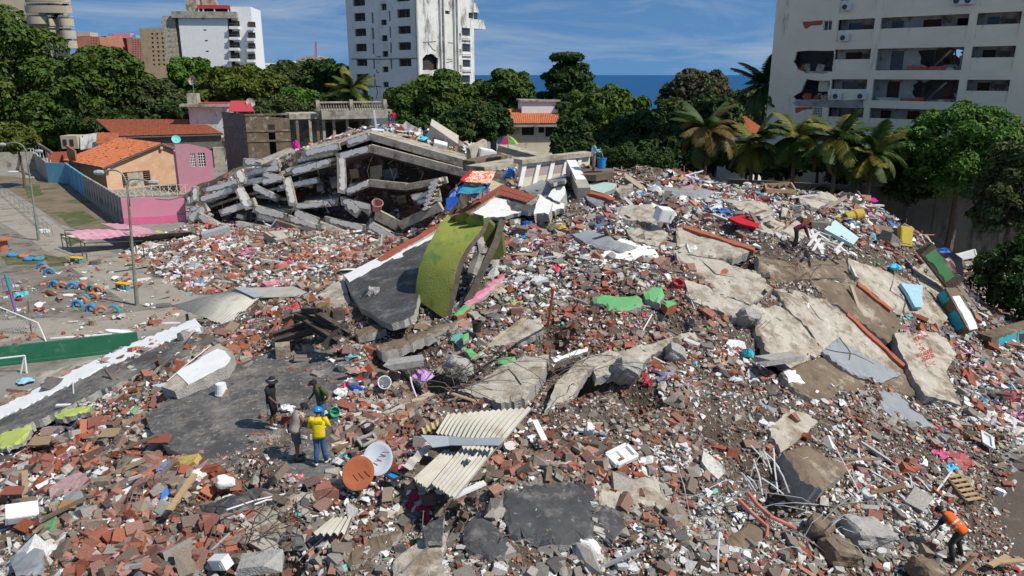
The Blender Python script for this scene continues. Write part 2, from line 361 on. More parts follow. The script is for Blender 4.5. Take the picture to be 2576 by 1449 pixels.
class Fac:
 """a vertical wall plane seen in the photograph: o = foot of its s = 0 line, d = horizontal direction"""
 def __init__(s, o, d):
  s.o = Vector((o[0], o[1], 0)); s.d = Vector((d[0], d[1], 0)).normalized(); n = Vector((s.d.y, -s.d.x, 0))
  s.n = n if n.dot(-s.o) > 0 else -n
 def sh(s, u, v):
  r = ray(u, v); A = Matrix(((r.x, -s.d.x),(r.y, -s.d.y))); k = A.inverted() @ Vector((s.o.x, s.o.y))
  return k[1], CAMH + k[0] * r.z
 def pt(s, a, h, dep=0.0): return s.o + s.d * a - s.n * dep + Vector((0,0, h))
 def rect(s, x0, y0, x1, y1):       # pixel rectangle -> s0, h0, s1, h1
  a, hb = s.sh((x0 + x1) / 2, y1); b, ht = s.sh((x0 + x1) / 2, y0); sa = s.sh(x0,(y0 + y1) / 2)[0]; sb = s.sh(x1,(y0 + y1) / 2)[0]
  return min(sa, sb), hb, max(sa, sb), ht
 def wall(s, mb, outer, holes, th=.25, mi=0):
  loops = [[Vector((a, h, 0)) for a, h in outer]] + [[Vector((a, h, 0)) for a, h in hl] for hl in holes]
  flat = [p for l in loops for p in l]; o = len(mb.v)
  mb.v += [tuple(s.pt(p.x, p.y)) for p in flat]
  for t in tessellate_polygon(loops):
   a, b, c = (Vector(mb.v[o + i]) for i in t)
   f = t if (b - a).cross(c - a).dot(s.n) > 0 else t[::-1]
   mb.f.append(tuple(o + i for i in f)); mb.m.append(mi)
  for l in loops:
   k = len(mb.v); n = len(l)
   mb.v += [tuple(s.pt(p.x, p.y)) for p in l] + [tuple(s.pt(p.x, p.y, th)) for p in l]
   for i in range(n): mb.f.append((k + i, k + (i + 1) % n, k + n + (i + 1) % n, k + n + i)); mb.m.append(mi)
  return mb
 def box(s, mb, s0, h0, s1, h1, d0, d1, mi=0):     # a block between depths d0 and d1 behind the plane
  q = [s.pt(a, h, d) for h in (h0, h1) for a, d in ((s0, d0),(s1, d0),(s1, d1),(s0, d1))]
  return mb.hexa(q, mi)
def R4(r): return [(r[0], r[1]),(r[2], r[1]),(r[2], r[3]),(r[0], r[3])]
def window(fc, par, r, dep=.25, frame=True, gm='glass_dark', bars=1, fm='ac_white', name='window'):
 mb = MB(); fc.box(mb, r[0], r[1], r[2], r[3], dep, dep + .05); wd = build(mb, name, gm, par)
 if frame:
  mb = MB(); t = .06
  for k in range(bars + 2):
   a = r[0] + (r[2] - r[0] - t) * k / (bars + 1); fc.box(mb, a, r[1], a + t, r[3], dep - .05, dep - .003)
  fc.box(mb, r[0] + t, r[1], r[2] - t, r[1] + t, dep - .048, dep - .004); fc.box(mb, r[0] + t, r[3] - t, r[2] - t, r[3], dep - .048, dep - .004)
  build(mb, 'frame', fm, wd)
 return wd
def jag(poly, n=3, amp=.12):
 o = []
 for i in range(len(poly)):
  a, b = poly[i], poly[(i + 1) % len(poly)]
  for k in range(n):
   t = (k + (random.uniform(-.25,.25) if k else 0)) / n
   o.append(tuple(a[j] + (b[j] - a[j]) * t + (random.uniform(-amp, amp)) for j in range(2)))
 return o

def Z3(x, y): return 1717.4 + x * .33333, y * .33333
def Z2(x, y): return 858.7 + x * .33333, y * .33333
def Z1(x, y): return x * .33333, y * .33333

# ---- the damaged apartment block at the right
def ac_unit(fc, a, h, dep, label_parent=None):
 e = empty('air_conditioner', fc.pt(a, h, dep), None, None)
 mb = MB(); fc.box(mb, a, h, a + .85, h + .6, dep - .35, dep - .02); build(mb, 'casing', 'ac_white', e)
 mb = MB(); M = Matrix((tuple(fc.d),(0,0,1), tuple(fc.n))).transposed()
 mb.lathe([(.02,.02),(.22,.02),(.24,.0)], 12, fc.pt(a + .3, h + .3, dep - .36), M); build(mb, 'fan_grille', 'metal_dark', e)
 return e
def right_block():
 cx, cy = 26.4,79.6
 fc = Fac((cx, cy),(.72,-.69))
 e = empty('apartment_block', (cx, cy, 0), 'damaged putty coloured apartment block with torn open balconies behind the palms', 'building')
 rows = []
 for (t, p, b) in ((-125,-35,65),(120,205,300),(360,440,530),(600,680,765),(825,905,990),(1060,1140,1230)):
  rows.append(tuple(fc.sh(*Z3(1800, y))[1] for y in (t, p, b)))
 def ss(x, y=400): return fc.sh(*Z3(x, y))[0]
 bays = [(ss(1165,235), ss(1440,235)),(ss(1490,205), ss(2150,205)),(ss(2212,185), ss(2545,185)),(ss(2700,185), ss(2990,185))]
 holes = []; W = 34.0; HT_ = 36.0
 for i, (t, p, b) in enumerate(rows):
  for j, (a0, a1) in enumerate(bays): holes.append(R4((a0, b, a1, t)))
 xs = lambda *p: [fc.sh(*Z3(x, y)) for x, y in p]
 rag2 = jag(xs((862,385),(850,440),(832,470),(868,520),(930,552),(1060,556),(1128,540),(1140,470),(1140,382)),3,.07)
 rag3 = jag(xs((932,602),(900,680),(834,735),(850,757),(1000,760),(1095,752),(1110,605)),3,.07)
 w1 = fc.rect(*Z3(1060,155), *Z3(1125,230)); w4 = fc.rect(*Z3(980,812), *Z3(1050,885)); w0 = fc.rect(*Z3(1075,-80), *Z3(1150,0))
 holes += [rag2, rag3, R4(w1), R4(w4), R4(w0)]
 mb = MB(); fc.wall(mb, [(0,0),(W, 0),(W, HT_),(0, HT_)], holes, .28); build(mb, 'front_wall', 'putty_wall', e)
 # floors, rear wall, party walls
 for i, (t, p, b) in enumerate(rows):
  mb = MB(); fc.box(mb, .1, b - .35, W, b - .05,.29,6.0); build(mb, 'floor_slab', 'conc_grey', e)
 back = []
 sky_hole = jag(xs((2055,380),(2050,412),(2085,430),(2095,448),(2122,440),(2120,372)),2,.08)
 # a hole in the rear wall, seen through the bay
 k = 1.13
 bc = Fac(fc.pt(0,0,5.6)[:2], (.72,-.69))
 hb = [bc.sh(*Z3(x, y)) for x, y in ((2052,380),(2040,408),(2080,428),(2096,452),(2122,444),(2120,374))]
 mb = MB(); bc.wall(mb, [(-1,0),(W, 0),(W, HT_),(-1, HT_)], [jag(hb, 2,.06)], .2); build(mb, 'rear_wall', 'room_wall', e)
 for a in [0.05] + [(bays[i][1] + bays[i + 1][0]) / 2 - .1 for i in range(3)]:
  mb = MB(); fc.box(mb, a, 0, a + .2, HT_, .3,5.58); build(mb, 'party_wall', 'room_wall', e)
 # parapets and what shows in the rooms
 for i, (t, p, b) in enumerate(rows):
  for j, (a0, a1) in enumerate(bays):
   if not (j == 1 and i in (2,3)):
    mb = MB(); fc.box(mb, a0 + .004, b, a1 - .004, p, .14,.27); build(mb, 'parapet', 'putty_wall', e)
   else:
    for q in range(7):
     mb = MB(); a = random.uniform(a0 + .3, a1 - 1.3); l = random.uniform(.6,1.8)
     fc.box(mb, a, b - .02, min(a + l, a1 - .05), b + random.uniform(.12,.4), random.uniform(.1,.4), random.uniform(.6,1.2)); build(mb, 'broken_wall', random.choice(['brick_clay', 'conc_light', 'brick_clay', 'room_wall']), e)
   # inner balcony wall with door openings
   inner = Fac(fc.pt(0,0,1.5)[:2], (.72,-.69)); hs = []; a = a0 + .5
   while a < a1 - 1.2:
    wd = random.uniform(.8,1.5); hs.append((a, b + .05, a + wd, t - .25)); a += wd + random.uniform(.9,1.8)
   if j == 1 and i in (2,3):
    hs = [(a0 + .8, b + .05, a0 + 1.9, t - .2),(a0 + 3.2, b + .3, a1 - .5, t - .1)]
    hl = [R4(hs[0]), jag(R4(hs[1]),6,.22)]
   else: hl = [R4(q) for q in hs]
   mb = MB(); inner.wall(mb, [(a0 - .3, b - .04),(a1 + .3, b - .04),(a1 + .3, t + .3),(a0 - .3, t + .3)], hl, .15); build(mb, 'balcony_wall', 'room_wall', e)
   for q in hs[:2] if not (j == 1 and i in (2,3)) else hs[:1]:
    mb = MB(); inner.box(mb, *[q[0] + .02, q[1], q[2] - .02, q[3]], .1,.14); build(mb, 'door', 'door_brown' if random.random() < .5 else 'glass_dark', e)
   if j == 1 and i in (2,3):
    for q in range(4):
     mb = MB(); a = random.uniform(a0 + 3.4, a1 - .8); mb.tube([fc.pt(a, b, 2.4), fc.pt(a + random.uniform(-.5,.5), t, 2.6)], .07,6); build(mb, 'pipe', 'brick_clay', e)
    mb = MB(); mb.beam(fc.pt(a1 - 2.6, b + .2,1.2), fc.pt(a1 - 1.2, t - .2,1.0),.12,.2); build(mb, 'fallen_plank', 'conc_brown', e)
 for poly, nm in ((((905,165),(960,160),(1055,152),(1052,188),(990,190),(940,212),(920,215),(910,195)), 'exposed_brick'),(((852,815),(978,806),(975,825),(900,835),(850,858)), 'exposed_brick')):
  mb = MB(); pl = jag(xs(*poly),2,.05); mb.prism([fc.pt(a, h, -.004) for a, h in pl], -fc.n * -.003 - fc.n * .03); build(mb, nm, 'brick_clay', e)
 mb = MB(); pl = jag(xs((855,760),(1090,755),(1365,752),(1360,815),(860,800),(832,775)),2,.04); mb.prism([fc.pt(a, h, -.03) for a, h in pl], fc.n * -.05); build(mb, 'bared_beam', 'conc_grey', e)
 window(fc, e, w1); window(fc, e, w0)
 g = window(fc, e, w4,.22, False, 'room_dark'); mb = MB()
 for k in range(7): a = w4[0] + (w4[2] - w4[0]) * k / 6; fc.box(mb, a - .02, w4[1], a + .02, w4[3], .05,.09)
 for k in range(5): h = w4[1] + (w4[3] - w4[1]) * k / 4; fc.box(mb, w4[0], h - .02, w4[2], h + .02,.092,.12)
 build(mb, 'grille', 'white_paint', g)
 mb = MB(); pl = xs((1012,600),(1085,600),(1080,692),(1003,690)); mb.prism([fc.pt(a, h, .6) for a, h in pl], fc.n * -.05); build(mb, 'hanging_panel', 'cream_wall', e)
 for (x, y) in ((1135,750),(1320,750),(1190,312),(1205,82),(2040,38),(2125,35)):
  a, h = fc.sh(*Z3(x, y)); u = ac_unit(fc, a, h, .0); u.parent = e; u.location = ORIG[u] - ORIG[e]
 # rubble heaped in the torn rooms
 for poly in (((870,522),(1060,550)),((850,745),(1100,745))):
  (a0, h0),(a1, h1) = xs(*poly)
  for q in range(10):
   mb = MB(); a = random.uniform(a0, a1 - .4); mb.box(fc.pt(a, h0 + random.uniform(0,.25), random.uniform(.4,1.0)), [random.uniform(.2,.7) for _ in range(3)], [random.uniform(0,3) for _ in range(3)]); build(mb, 'broken_wall', random.choice(['brick_clay', 'conc_grey', 'room_wall', 'conc_light']), e)
 # chamfered end wall: panels and windows one above the other
 end = Fac((cx, cy), Vector((cx, cy, 0)).normalized()[:2])
 p2 = Q(1950,187,84.6); dv = Vector((p2.x - cx, p2.y - cy)); end = Fac((cx, cy), dv); Wd = dv.length
 hs = []
 for i, (t, p, b) in enumerate(rows + [(rows[0][0] + 2.95,0,0)]): hs.append((.35, t - 1.25, Wd - .35, t + .05))
 mb = MB(); end.wall(mb, [(0,0),(Wd, 0),(Wd, HT_),(0, HT_)], [R4(q) for q in hs], .2); build(mb, 'end_wall', 'putty_wall', e)
 for q in hs: window(end, e, q, .18, True, bars=0)
 for k, q in enumerate(hs[:-1]):
  mb = MB(); end.box(mb, .02, q[1] - 1.55, Wd - .02, q[1] - .15,-.28,-.003); build(mb, 'sill_panel', 'beige_wall', e)
 mb = MB(); mb.hexa([Vector(q) for q in [(*fc.pt(0,0,.3)[:2], HT_),(*fc.pt(W, 0,.3)[:2], HT_),(*fc.pt(W, 0,6)[:2], HT_),(*p2[:2], HT_),(*fc.pt(0,0,.3)[:2], HT_ + .3),(*fc.pt(W, 0,.3)[:2], HT_ + .3),(*fc.pt(W, 0,6)[:2], HT_ + .3),(*p2[:2], HT_ + .3)]]); build(mb, 'roof', 'conc_grey', e)
right_block()

# ---- the white damaged tower in the middle
def white_tower():
 c = Q(1052,187,140); c.z = 0
 L = Fac(c[:2], (-.80,.60)); Rr = Fac(c[:2], (.60,.80))
 e = empty('white_tower', c, 'cracked white apartment tower with a torn corner standing before the sea', 'building')
 wl = L.sh(*Z2(62,561))[0]; wr = Rr.sh(*Z2(1003,400))[0]; top = 31.0
 Lh = [(95,97,180,160),(100,215,187,273),(107,330,190,388),(113,445,195,498),(112,558,197,613),(150,670,200,727),
    (227,92,242,178),(230,210,245,297),(235,327,248,408),(240,445,252,520),(245,560,257,640),
    (298,148,342,190),(303,265,348,312),(308,385,353,430),(310,502,355,545),(315,618,357,660),
    (357,80,370,160),(362,200,374,285),(367,320,380,400),(370,440,383,520),
    (420,68,518,133),(427,195,523,255),(430,318,525,378),(433,440,528,500),(300,28,340,78),(85,-20,178,45),(415,-50,515,10)]
 Rh = [(783,80,818,108),(752,62,764,178),(752,188,764,280),(753,305,765,400),(754,430,766,560),(849,80,861,130),(850,205,862,250),(851,330,863,370),(852,450,864,492),
    (910,210,972,272),(912,330,975,392),(915,450,975,508),(910,567,972,627),(905,690,970,750),(960,95,996,140)]
 lr = [L.rect(*Z2(a, b), *Z2(x, y)) for a, b, x, y in Lh]; rr = [Rr.rect(*Z2(a, b), *Z2(x, y)) for a, b, x, y in Rh]
 hole = jag([Rr.sh(*Z2(x, y)) for x, y in ((612,445),(640,412),(690,405),(728,440),(730,528),(612,535))], 3,.12)
 mb = MB(); L.wall(mb, [(0,0),(wl, 0),(wl, top - 2.2),(0, top - 2.2)], [R4(q) for q in lr if q[3] < top - 2.4], .35); build(mb, 'shaded_wall', 'white_wall', e)
 mb = MB(); Rr.wall(mb, [(0,0),(wr, 0),(wr, top - 2.2),(0, top - 2.2)], [R4(q) for q in rr if q[3] < top - 2.4] + [hole], .35); build(mb, 'sunny_wall', 'dirty_white_wall', e)
 for q in lr:
  if q[3] < top - 2.4:
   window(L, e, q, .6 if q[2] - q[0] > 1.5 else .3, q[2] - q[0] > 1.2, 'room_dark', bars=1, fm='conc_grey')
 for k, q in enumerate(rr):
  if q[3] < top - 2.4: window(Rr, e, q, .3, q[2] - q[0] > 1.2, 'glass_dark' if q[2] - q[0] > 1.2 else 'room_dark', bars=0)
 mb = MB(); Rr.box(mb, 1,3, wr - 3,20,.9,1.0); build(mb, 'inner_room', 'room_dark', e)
 for x in (740,757 + 9,845,868):
  a = Rr.sh(*Z2(x, 300))[0]; mb = MB(); Rr.box(mb, a, 0, a + .25, top - 2.2,-.45,-.003); build(mb, 'fin', 'dirty_white_wall', e)
 for r in ((880,250,903,295),(880,370,905,415),(882,490,907,540)):
  q = Rr.rect(*Z2(*r[:2]), *Z2(*r[2:])); mb = MB(); Rr.box(mb, *q, -.06,-.003); build(mb, 'vent_panel', 'conc_grey', e)
 for s_ in rr[9:13]:
  mb = MB(); Rr.box(mb, s_[0] - .1, s_[1] - .75, s_[2] + .1, s_[1] - .65,-.3,-.004); Rr.box(mb, s_[0] - .1, s_[1] - .25, s_[2] + .1, s_[1] - .17,-.3,-.22); build(mb, 'balcony_rail', 'white_paint', e)
 # body behind, roof, roof overhang at the right, penthouse, mast
 mb = MB(); q = [L.pt(wl, 0), L.pt(0,0), Rr.pt(wr, 0)]; far = q[0] + q[2] - q[1]
 z = Vector((0,0, top - 2.2)); base = [q[0], far, q[2]]
 mb.add([q[0], far, q[2], q[0] + z, far + z, q[2] + z, q[1] + z], [(0,1,4,3),(1,2,5,4),(3,4,5,6)]); build(mb, 'rear_wall', 'white_wall', e)
 mb = MB(); a0 = Rr.sh(*Z2(996,100))[0]; s1 = Rr.sh(*Z2(1040,60))[0]; h0 = Rr.sh(*Z2(1000,215))[1]; h1 = Rr.sh(*Z2(1000,145))[1]; s2 = Rr.sh(*Z2(1090,200))[0]
 mb.hexa([Rr.pt(wr + .004, h0,0), Rr.pt(s2, h0,0), Rr.pt(s2, h0,6), Rr.pt(wr + .004, h0,6), Rr.pt(wr + .004, h1,0), Rr.pt(s2 - .7, h1,0), Rr.pt(s2 - .7, h1,6), Rr.pt(wr + .004, h1,6)]); build(mb, 'overhanging_balcony', 'dirty_white_wall', e)
 h2 = Rr.sh(*Z2(1000,92))[1]; h3 = Rr.sh(*Z2(1000,22))[1]
 mb = MB(); mb.hexa([Rr.pt(wr + .004, h2,0), Rr.pt(s1, h2,0), Rr.pt(s1, h2,5), Rr.pt(wr + .004, h2,5), Rr.pt(wr + .004, h3,0), Rr.pt(s1 - .9, h3,0), Rr.pt(s1 - .9, h3,5), Rr.pt(wr + .004, h3,5)]); build(mb, 'overhanging_cornice', 'dirty_white_wall', e)
 mb = MB(); Rr.box(mb, wr + .006, h1, s1 - .3, h2,.2,4.5); build(mb, 'corner_window', 'glass_dark', e)
 mb = MB(); Rr.box(mb, .0, top - 2.197, wr - .4, top - 1.2,.4,8); build(mb, 'roof_parapet', 'dirty_white_wall', e)
 mb = MB(); mb.tube([L.pt(wl - .8, top - 2.2,.5), L.pt(wl - .8, top + 3,.5)], .12,6); build(mb, 'mast', 'metal_dark', e)
 # cracks: dark thin broken strips
 for pl in (((615,320),(660,318),(715,312)),((655,325),(690,372),(712,385)),((790,445),(835,450)),((745,480),(800,470),(838,462)),((805,322),(840,325))):
  mb = MB(); k = [Rr.sh(*Z2(x, y)) for x, y in pl]; mb.tube([Rr.pt(a + random.uniform(-.05,.05), h, -.01) for a, h in k], .07,4); build(mb, 'crack', 'conc_dark', e)
 for pl in (((265,525),(270,550),(285,545)),((262,640),(275,700),(262,745)),((75,445),(300,447),(575,440)),((300,655),(262,650)),((265,425),(300,430))):
  mb = MB(); k = [L.sh(*Z2(x, y)) for x, y in pl]; mb.tube([L.pt(a + random.uniform(-.05,.05), h, -.01) for a, h in k], .09,4); build(mb, 'crack', 'conc_dark', e)
white_tower()

# ---- generic far block: pixel outline at a distance, holes for windows
def block(name, label, u0, u1, vtop, Y, depth, m, wins, extra=None, d=(1,0), frame=False, side=None):
 fc = Fac(Q(u0,187, Y)[:2], d); s1, ht = fc.sh(u1, vtop)
 ht = max(fc.sh((u0 + u1) / 2, vtop)[1], 1)
 e = empty(name, fc.pt(0,0), label, 'building')
 rs = [fc.rect(*q) for q in wins]
 mb = MB(); fc.wall(mb, [(0,0),(s1,0),(s1, ht),(0, ht)], [R4(q) for q in rs], .4); build(mb, 'front_wall', m, e)
 mb = MB(); A = [fc.pt(0,0), fc.pt(s1,0), fc.pt(s1,0, depth), fc.pt(0,0, depth)]; z = Vector((0,0, ht))
 mb.add(A + [p + z for p in A], [(1,2,6,5),(2,3,7,6),(3,0,4,7),(4,5,6,7)]); build(mb, 'side_wall', side or m, e)
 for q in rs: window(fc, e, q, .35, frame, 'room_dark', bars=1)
 return fc, e, s1, ht
# tan block with small square holes
ws = []
for r in range(9):
 for c in range(4):
  x = 1140 + c * 38 + r * 2.2; y = 248 + r * 33
  if y < 500: ws.append((*Z1(x, y), *Z1(x + 15, y + 15)))
block('tan_apartment_block', 'tan concrete apartment block pierced by rows of small square holes', 364,432,71,470,20, 'tan_wall', ws)
fc, e, s1, ht = block('red_apartment_block', 'red and pink brick apartment block left of the tan one', 330,366,96,560,25, 'pink_brick_wall_far',
   [(*Z1(1000 + c * 19,300 + r * 17), *Z1(1008 + c * 19,307 + r * 17)) for r in range(10) for c in range(5)])
mb = MB(); q = [Q(268,300,575), Q(296,300,555), Q(330,300,560)]
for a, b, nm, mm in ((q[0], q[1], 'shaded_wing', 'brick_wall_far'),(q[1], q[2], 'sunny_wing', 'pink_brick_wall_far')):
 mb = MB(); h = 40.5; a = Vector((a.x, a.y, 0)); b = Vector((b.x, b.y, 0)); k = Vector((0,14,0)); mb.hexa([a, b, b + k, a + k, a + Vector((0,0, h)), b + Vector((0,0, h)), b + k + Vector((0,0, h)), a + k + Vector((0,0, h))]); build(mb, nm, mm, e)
for u0, u1, v0, v1, mm in ((292,332,84,96, 'pink_paint'),(278,290,86,96, 'blue_paint'),(338,346,88,97, 'blue_paint')):
 A = Q(u0, v1,566); B = Q(u1, v0,566); mb = MB(); mb.box((A + B) / 2,(abs(B.x - A.x),6, abs(B.z - A.z))); build(mb, 'roof_tank', mm, e)
fc, e, s1, ht = block('brick_apartment_block', 'orange brick apartment block half hidden beside the curved beige tower', 200,248,92,430,22, 'brick_wall_far',
   [(*Z1(685 + c * 18,285 + r * 20), *Z1(693 + c * 18,293 + r * 20)) for r in range(6) for c in range(3)])
A = Q(205,92,438); B = Q(236,82,438); mb = MB(); mb.box((A + B) / 2,(B.x - A.x, 8, abs(B.z - A.z))); build(mb, 'roof_tank', 'beige_wall', e)
# curved beige tower, far left
def beige_tower():
 e = empty('balcony_tower', Q(90,300,172) * 1.0, 'beige tower with rounded stacked balconies above the big tree', 'building'); ORIG[e] = e.location.copy()
 Y = 176
 A = Q(-60,187, Y); B = Q(150,187, Y); C = Q(186,187, Y + 8)
 f1 = Fac(A[:2], (1,0)); f2 = Fac(B[:2], (C.x - B.x, C.y - B.y)); s1 = f1.sh(150,187)[0]; s2 = (Vector((C.x - B.x, C.y - B.y))).length
 rows = [14,45,82,112]
 wn = [f1.rect(*Z1(*q[:2]), *Z1(*q[2:])) for q in ((258,8,335,50),(372,20,412,66),(478,22,520,68),(270,105,325,140),(380,130,415,150),(445,215,470,250),(100,20,160,70),(100,120,160,160),(380,220,420,250),(455,295,475,325),(495,115,525,155),(500,205,530,245),(505,290,535,325))]
 mb = MB(); f1.wall(mb, [(0,0),(s1,0),(s1,34),(0,34)], [R4(q) for q in wn], .5); build(mb, 'front_wall', 'beige_wall', e)
 for q in wn: window(f1, e, q, .4, False, 'room_dark')
 mb = MB(); f2.box(mb, 0.01,0, s2,34,0.01,10); build(mb, 'side_wall', 'beige_wall', e)
 for (x0, x1, y) in ((195,545,82),(212,382,165),(455,560,180),(395,445,265),(465,575,268),(390,430,180),(195,530,0),(495,585,345)):
  a0 = f1.sh(*Z1(x0, y))[0]; a1, h = f1.sh(*Z1(x1, y)); hh = h + 1.0; n = 14
  poly = [f1.pt(a0 + (a1 - a0) * k / n, hh, -1.8 * math.sin(math.pi * k / n) ** .45) for k in range(n + 1)]
  poly = [p for p in poly]
  mb = MB(); mb.prism(poly, (0,0,-1.5)); b = build(mb, 'balcony', 'beige_wall', e)
  mb = MB(); mb.tube([p + Vector((0,0,.5)) for p in poly], .05,4); build(mb, 'rail', 'white_paint', b)
 for (y) in (45,120,205,290,345):
  p, hh = f2.sh(*Z1(560, y)); n = 10
  poly = [f2.pt(s2 * k / n, hh + .8,-1.7 * math.sin(math.pi * k / n) ** .5) for k in range(n + 1)]
  mb = MB(); mb.prism(poly, (0,0,-1.3)); build(mb, 'balcony', 'beige_wall', e)
beige_tower()
# white hotel with balconies on its right edge
def hotel():
 Y = 206
 f = Fac(Q(464,187, Y)[:2], (1,.12)); s1, _ = f.sh(584,187); ht = f.sh(520,45)[1]
 e = empty('hotel_tower', f.pt(0,0), 'white windowless hotel slab with small balconies down its side', 'building')
 wn = [f.rect(*Z1(*q[:2]), *Z1(*q[2:])) for q in ((1525,140,1545,147),(1535,222,1558,232),(1545,302,1568,312),(1552,382,1575,392))]
 mb = MB(); f.wall(mb, [(0,0),(s1,0),(s1, ht),(0, ht)], [R4(q) for q in wn], .4); build(mb, 'front_wall', 'white_paint', e)
 for q in wn: window(f, e, q, .3, False, 'room_dark')
 mb = MB(); f.box(mb, .05,0, s1 - .05, ht, .41,14); build(mb, 'core', 'conc_grey', e)
 # right stack, set back a little
 a0, _ = f.sh(584,100); a1, h1 = f.sh(628,16); mb = MB(); f.box(mb, a0 + .01,0, a1, h1,1.2,14); build(mb, 'right_wing', 'white_paint', e)
 a2, h2 = f.sh(640,30)
 for r in range(5):
  y = 185 + r * 81
  for x0, x1, dy in ((1735,1805,0),(1868,1925,8)):
   q = f.rect(*Z1(x0, y + dy), *Z1(x1, y + 35 + dy)); mb = MB(); f.box(mb, q[0], q[1], q[2], q[1] + (q[3] - q[1]) * .6,-1.0,1.19); b = build(mb, 'balcony', 'white_paint', e)
   mb = MB(); f.box(mb, q[0] + .05, q[1] + (q[3] - q[1]) * .6, q[2] - .05, q[3] + 1.0,1.0,1.195); build(mb, 'balcony_door', 'room_dark', b)
   mb = MB(); mb.tube([f.pt(q[0], q[3] + .1,-.95), f.pt(q[2], q[3] + .1,-.95)], .07,4); build(mb, 'rail', 'metal_dark', b)
 # left stair stack
 b0, _ = f.sh(424,187); mb = MB(); f.box(mb, b0,0,-.01, f.sh(440,45)[1], 1.5,12); build(mb, 'left_wing', 'conc_grey', e)
 for r in range(9):
  q = f.rect(*Z1(1300,130 + r * 40), *Z1(1395,160 + r * 40)); mb = MB(); f.box(mb, b0 - (.4 if r % 2 else 0), q[1], -.9, q[1] + 1.3,.3,1.49); build(mb, 'balcony', 'conc_light', e)
 # roof deck, penthouse
 q = f.rect(*Z1(1330,88), *Z1(1790,137)); mb = MB(); f.box(mb, q[0] - 1, q[1], q[2], q[3], -.8,12); build(mb, 'roof_deck', 'conc_grey', e)
 q2 = f.rect(*Z1(1480,35), *Z1(1725,62)); mb = MB(); f.box(mb, *q2,1.0,6); build(mb, 'red_canopy', 'red_sheet', e)
 for x in (1485,1520,1605,1710): a, h = f.sh(*Z1(x, 80)); mb = MB(); f.box(mb, a, q[3], a + .3, q2[1], 1.2,1.5); build(mb, 'post', 'white_paint', e)
 q3 = f.rect(*Z1(1490,62), *Z1(1725,90)); mb = MB(); f.box(mb, *q3,3,5.5); build(mb, 'penthouse_window', 'room_dark', e)
 q4 = f.rect(*Z1(1382,-30), *Z1(1465,88)); mb = MB(); f.box(mb, *q4,2,8); build(mb, 'lift_tower', 'conc_light', e)
 q4 = f.rect(*Z1(1470,-30), *Z1(1580,30)); mb = MB(); f.box(mb, *q4,6.2,9); build(mb, 'water_tower', 'conc_light', e)
hotel()
# low far buildings by the shore
def low_far():
 e = empty('shore_terraces', Q(690,187,420) - Vector((0,0, CAMH)), 'long white terraced building low behind the trees by the shore', 'building'); ORIG[e] = e.location.copy()
 for k, (x0, x1, y) in enumerate(((1900,2190,482),(1930,2210,505),(1960,2230,528),(2000,2230,550))):
  A = Q(*Z1(x0, y + 12),420 - 8 * k); B = Q(*Z1(x1, y - 5),420 - 8 * k); mb = MB(); mb.box((A + B) / 2,(B.x - A.x, 7, B.z - A.z)); build(mb, 'terrace', 'white_paint', e)
  A = Q(*Z1(x0 + 5, y + 25),423 - 8 * k); B = Q(*Z1(x1 - 5, y + 12),423 - 8 * k); mb = MB(); mb.box((A + B) / 2,(B.x - A.x, 5, abs(B.z - A.z))); build(mb, 'window_band', 'glass_dark', e)
 A = Q(*Z1(2185,480),424); B = Q(*Z1(2228,462),424); mb = MB(); mb.box((A + B) / 2,(B.x - A.x, 6, B.z - A.z)); build(mb, 'roof_room', 'white_paint', e)
 e = empty('antenna_building', Q(785,187,390) - Vector((0,0, CAMH)), 'grey concrete building with a tall lattice antenna on its roof', 'building'); ORIG[e] = e.location.copy()
 for (x0, x1, y0, y1) in ((2265,2455,455,560),(2310,2455,432,455),(2262,2300,445,455),(2330,2420,422,432)):
  A = Q(*Z1(x0, y1),390); B = Q(*Z1(x1, y0),390); mb = MB(); mb.box((A + B) / 2,(B.x - A.x, 12, B.z - A.z)); build(mb, 'storey', 'conc_light', e)
 for k in range(6):
  A = Q(*Z1(2275 + 30 * k, 480),383.9); mb = MB(); mb.box(A, (3.2,.1,2.2)); build(mb, 'window', 'room_dark', e)
 b = Q(*Z1(2385,432),390); t = Q(*Z1(2385,315),390); mb = MB()
 for dx, dy in ((-.5,-.5),(.5,-.5),(0,.5)): mb.tube([b + Vector((dx, dy, 0)), t + Vector((dx * .2, dy * .2,0))], .13,4)
 for k in range(12):
  p = b.lerp(t, k / 12); mb.beam(p + Vector((-.5,0,0)), p + Vector((.5,0,.8)),.1,.1)
 build(mb, 'antenna', 'red_sheet', e)
low_far()

# ---------------------------------------------------------------- houses near the site
def tile_plane(mb, a, b, c, d, nu, rows, r=.09):   # rows of barrel tiles from eave a-b up to ridge d-c
 a, b, c, d = map(Vector, (a, b, c, d)); nr = (b - a).cross(d - a).normalized()
 if nr.z < 0: nr = -nr
 def fn(s, t):
  p = a.lerp(b, s).lerp(d.lerp(c, s), t); k = t * rows % 1.0
  return p + nr * (abs(math.sin(s * nu * math.pi)) * r + .07 * (1 - k) + .05 * (vnoise(np.float64(s * nu * .7), np.float64(t * rows)) - .5) + .02)
 mb.grid(fn, nu * 4, rows * 3); return mb
def slabquad(mb, a, b, c, d, th): return mb.prism([Vector(a), Vector(b), Vector(c), Vector(d)], (0,0,-th))

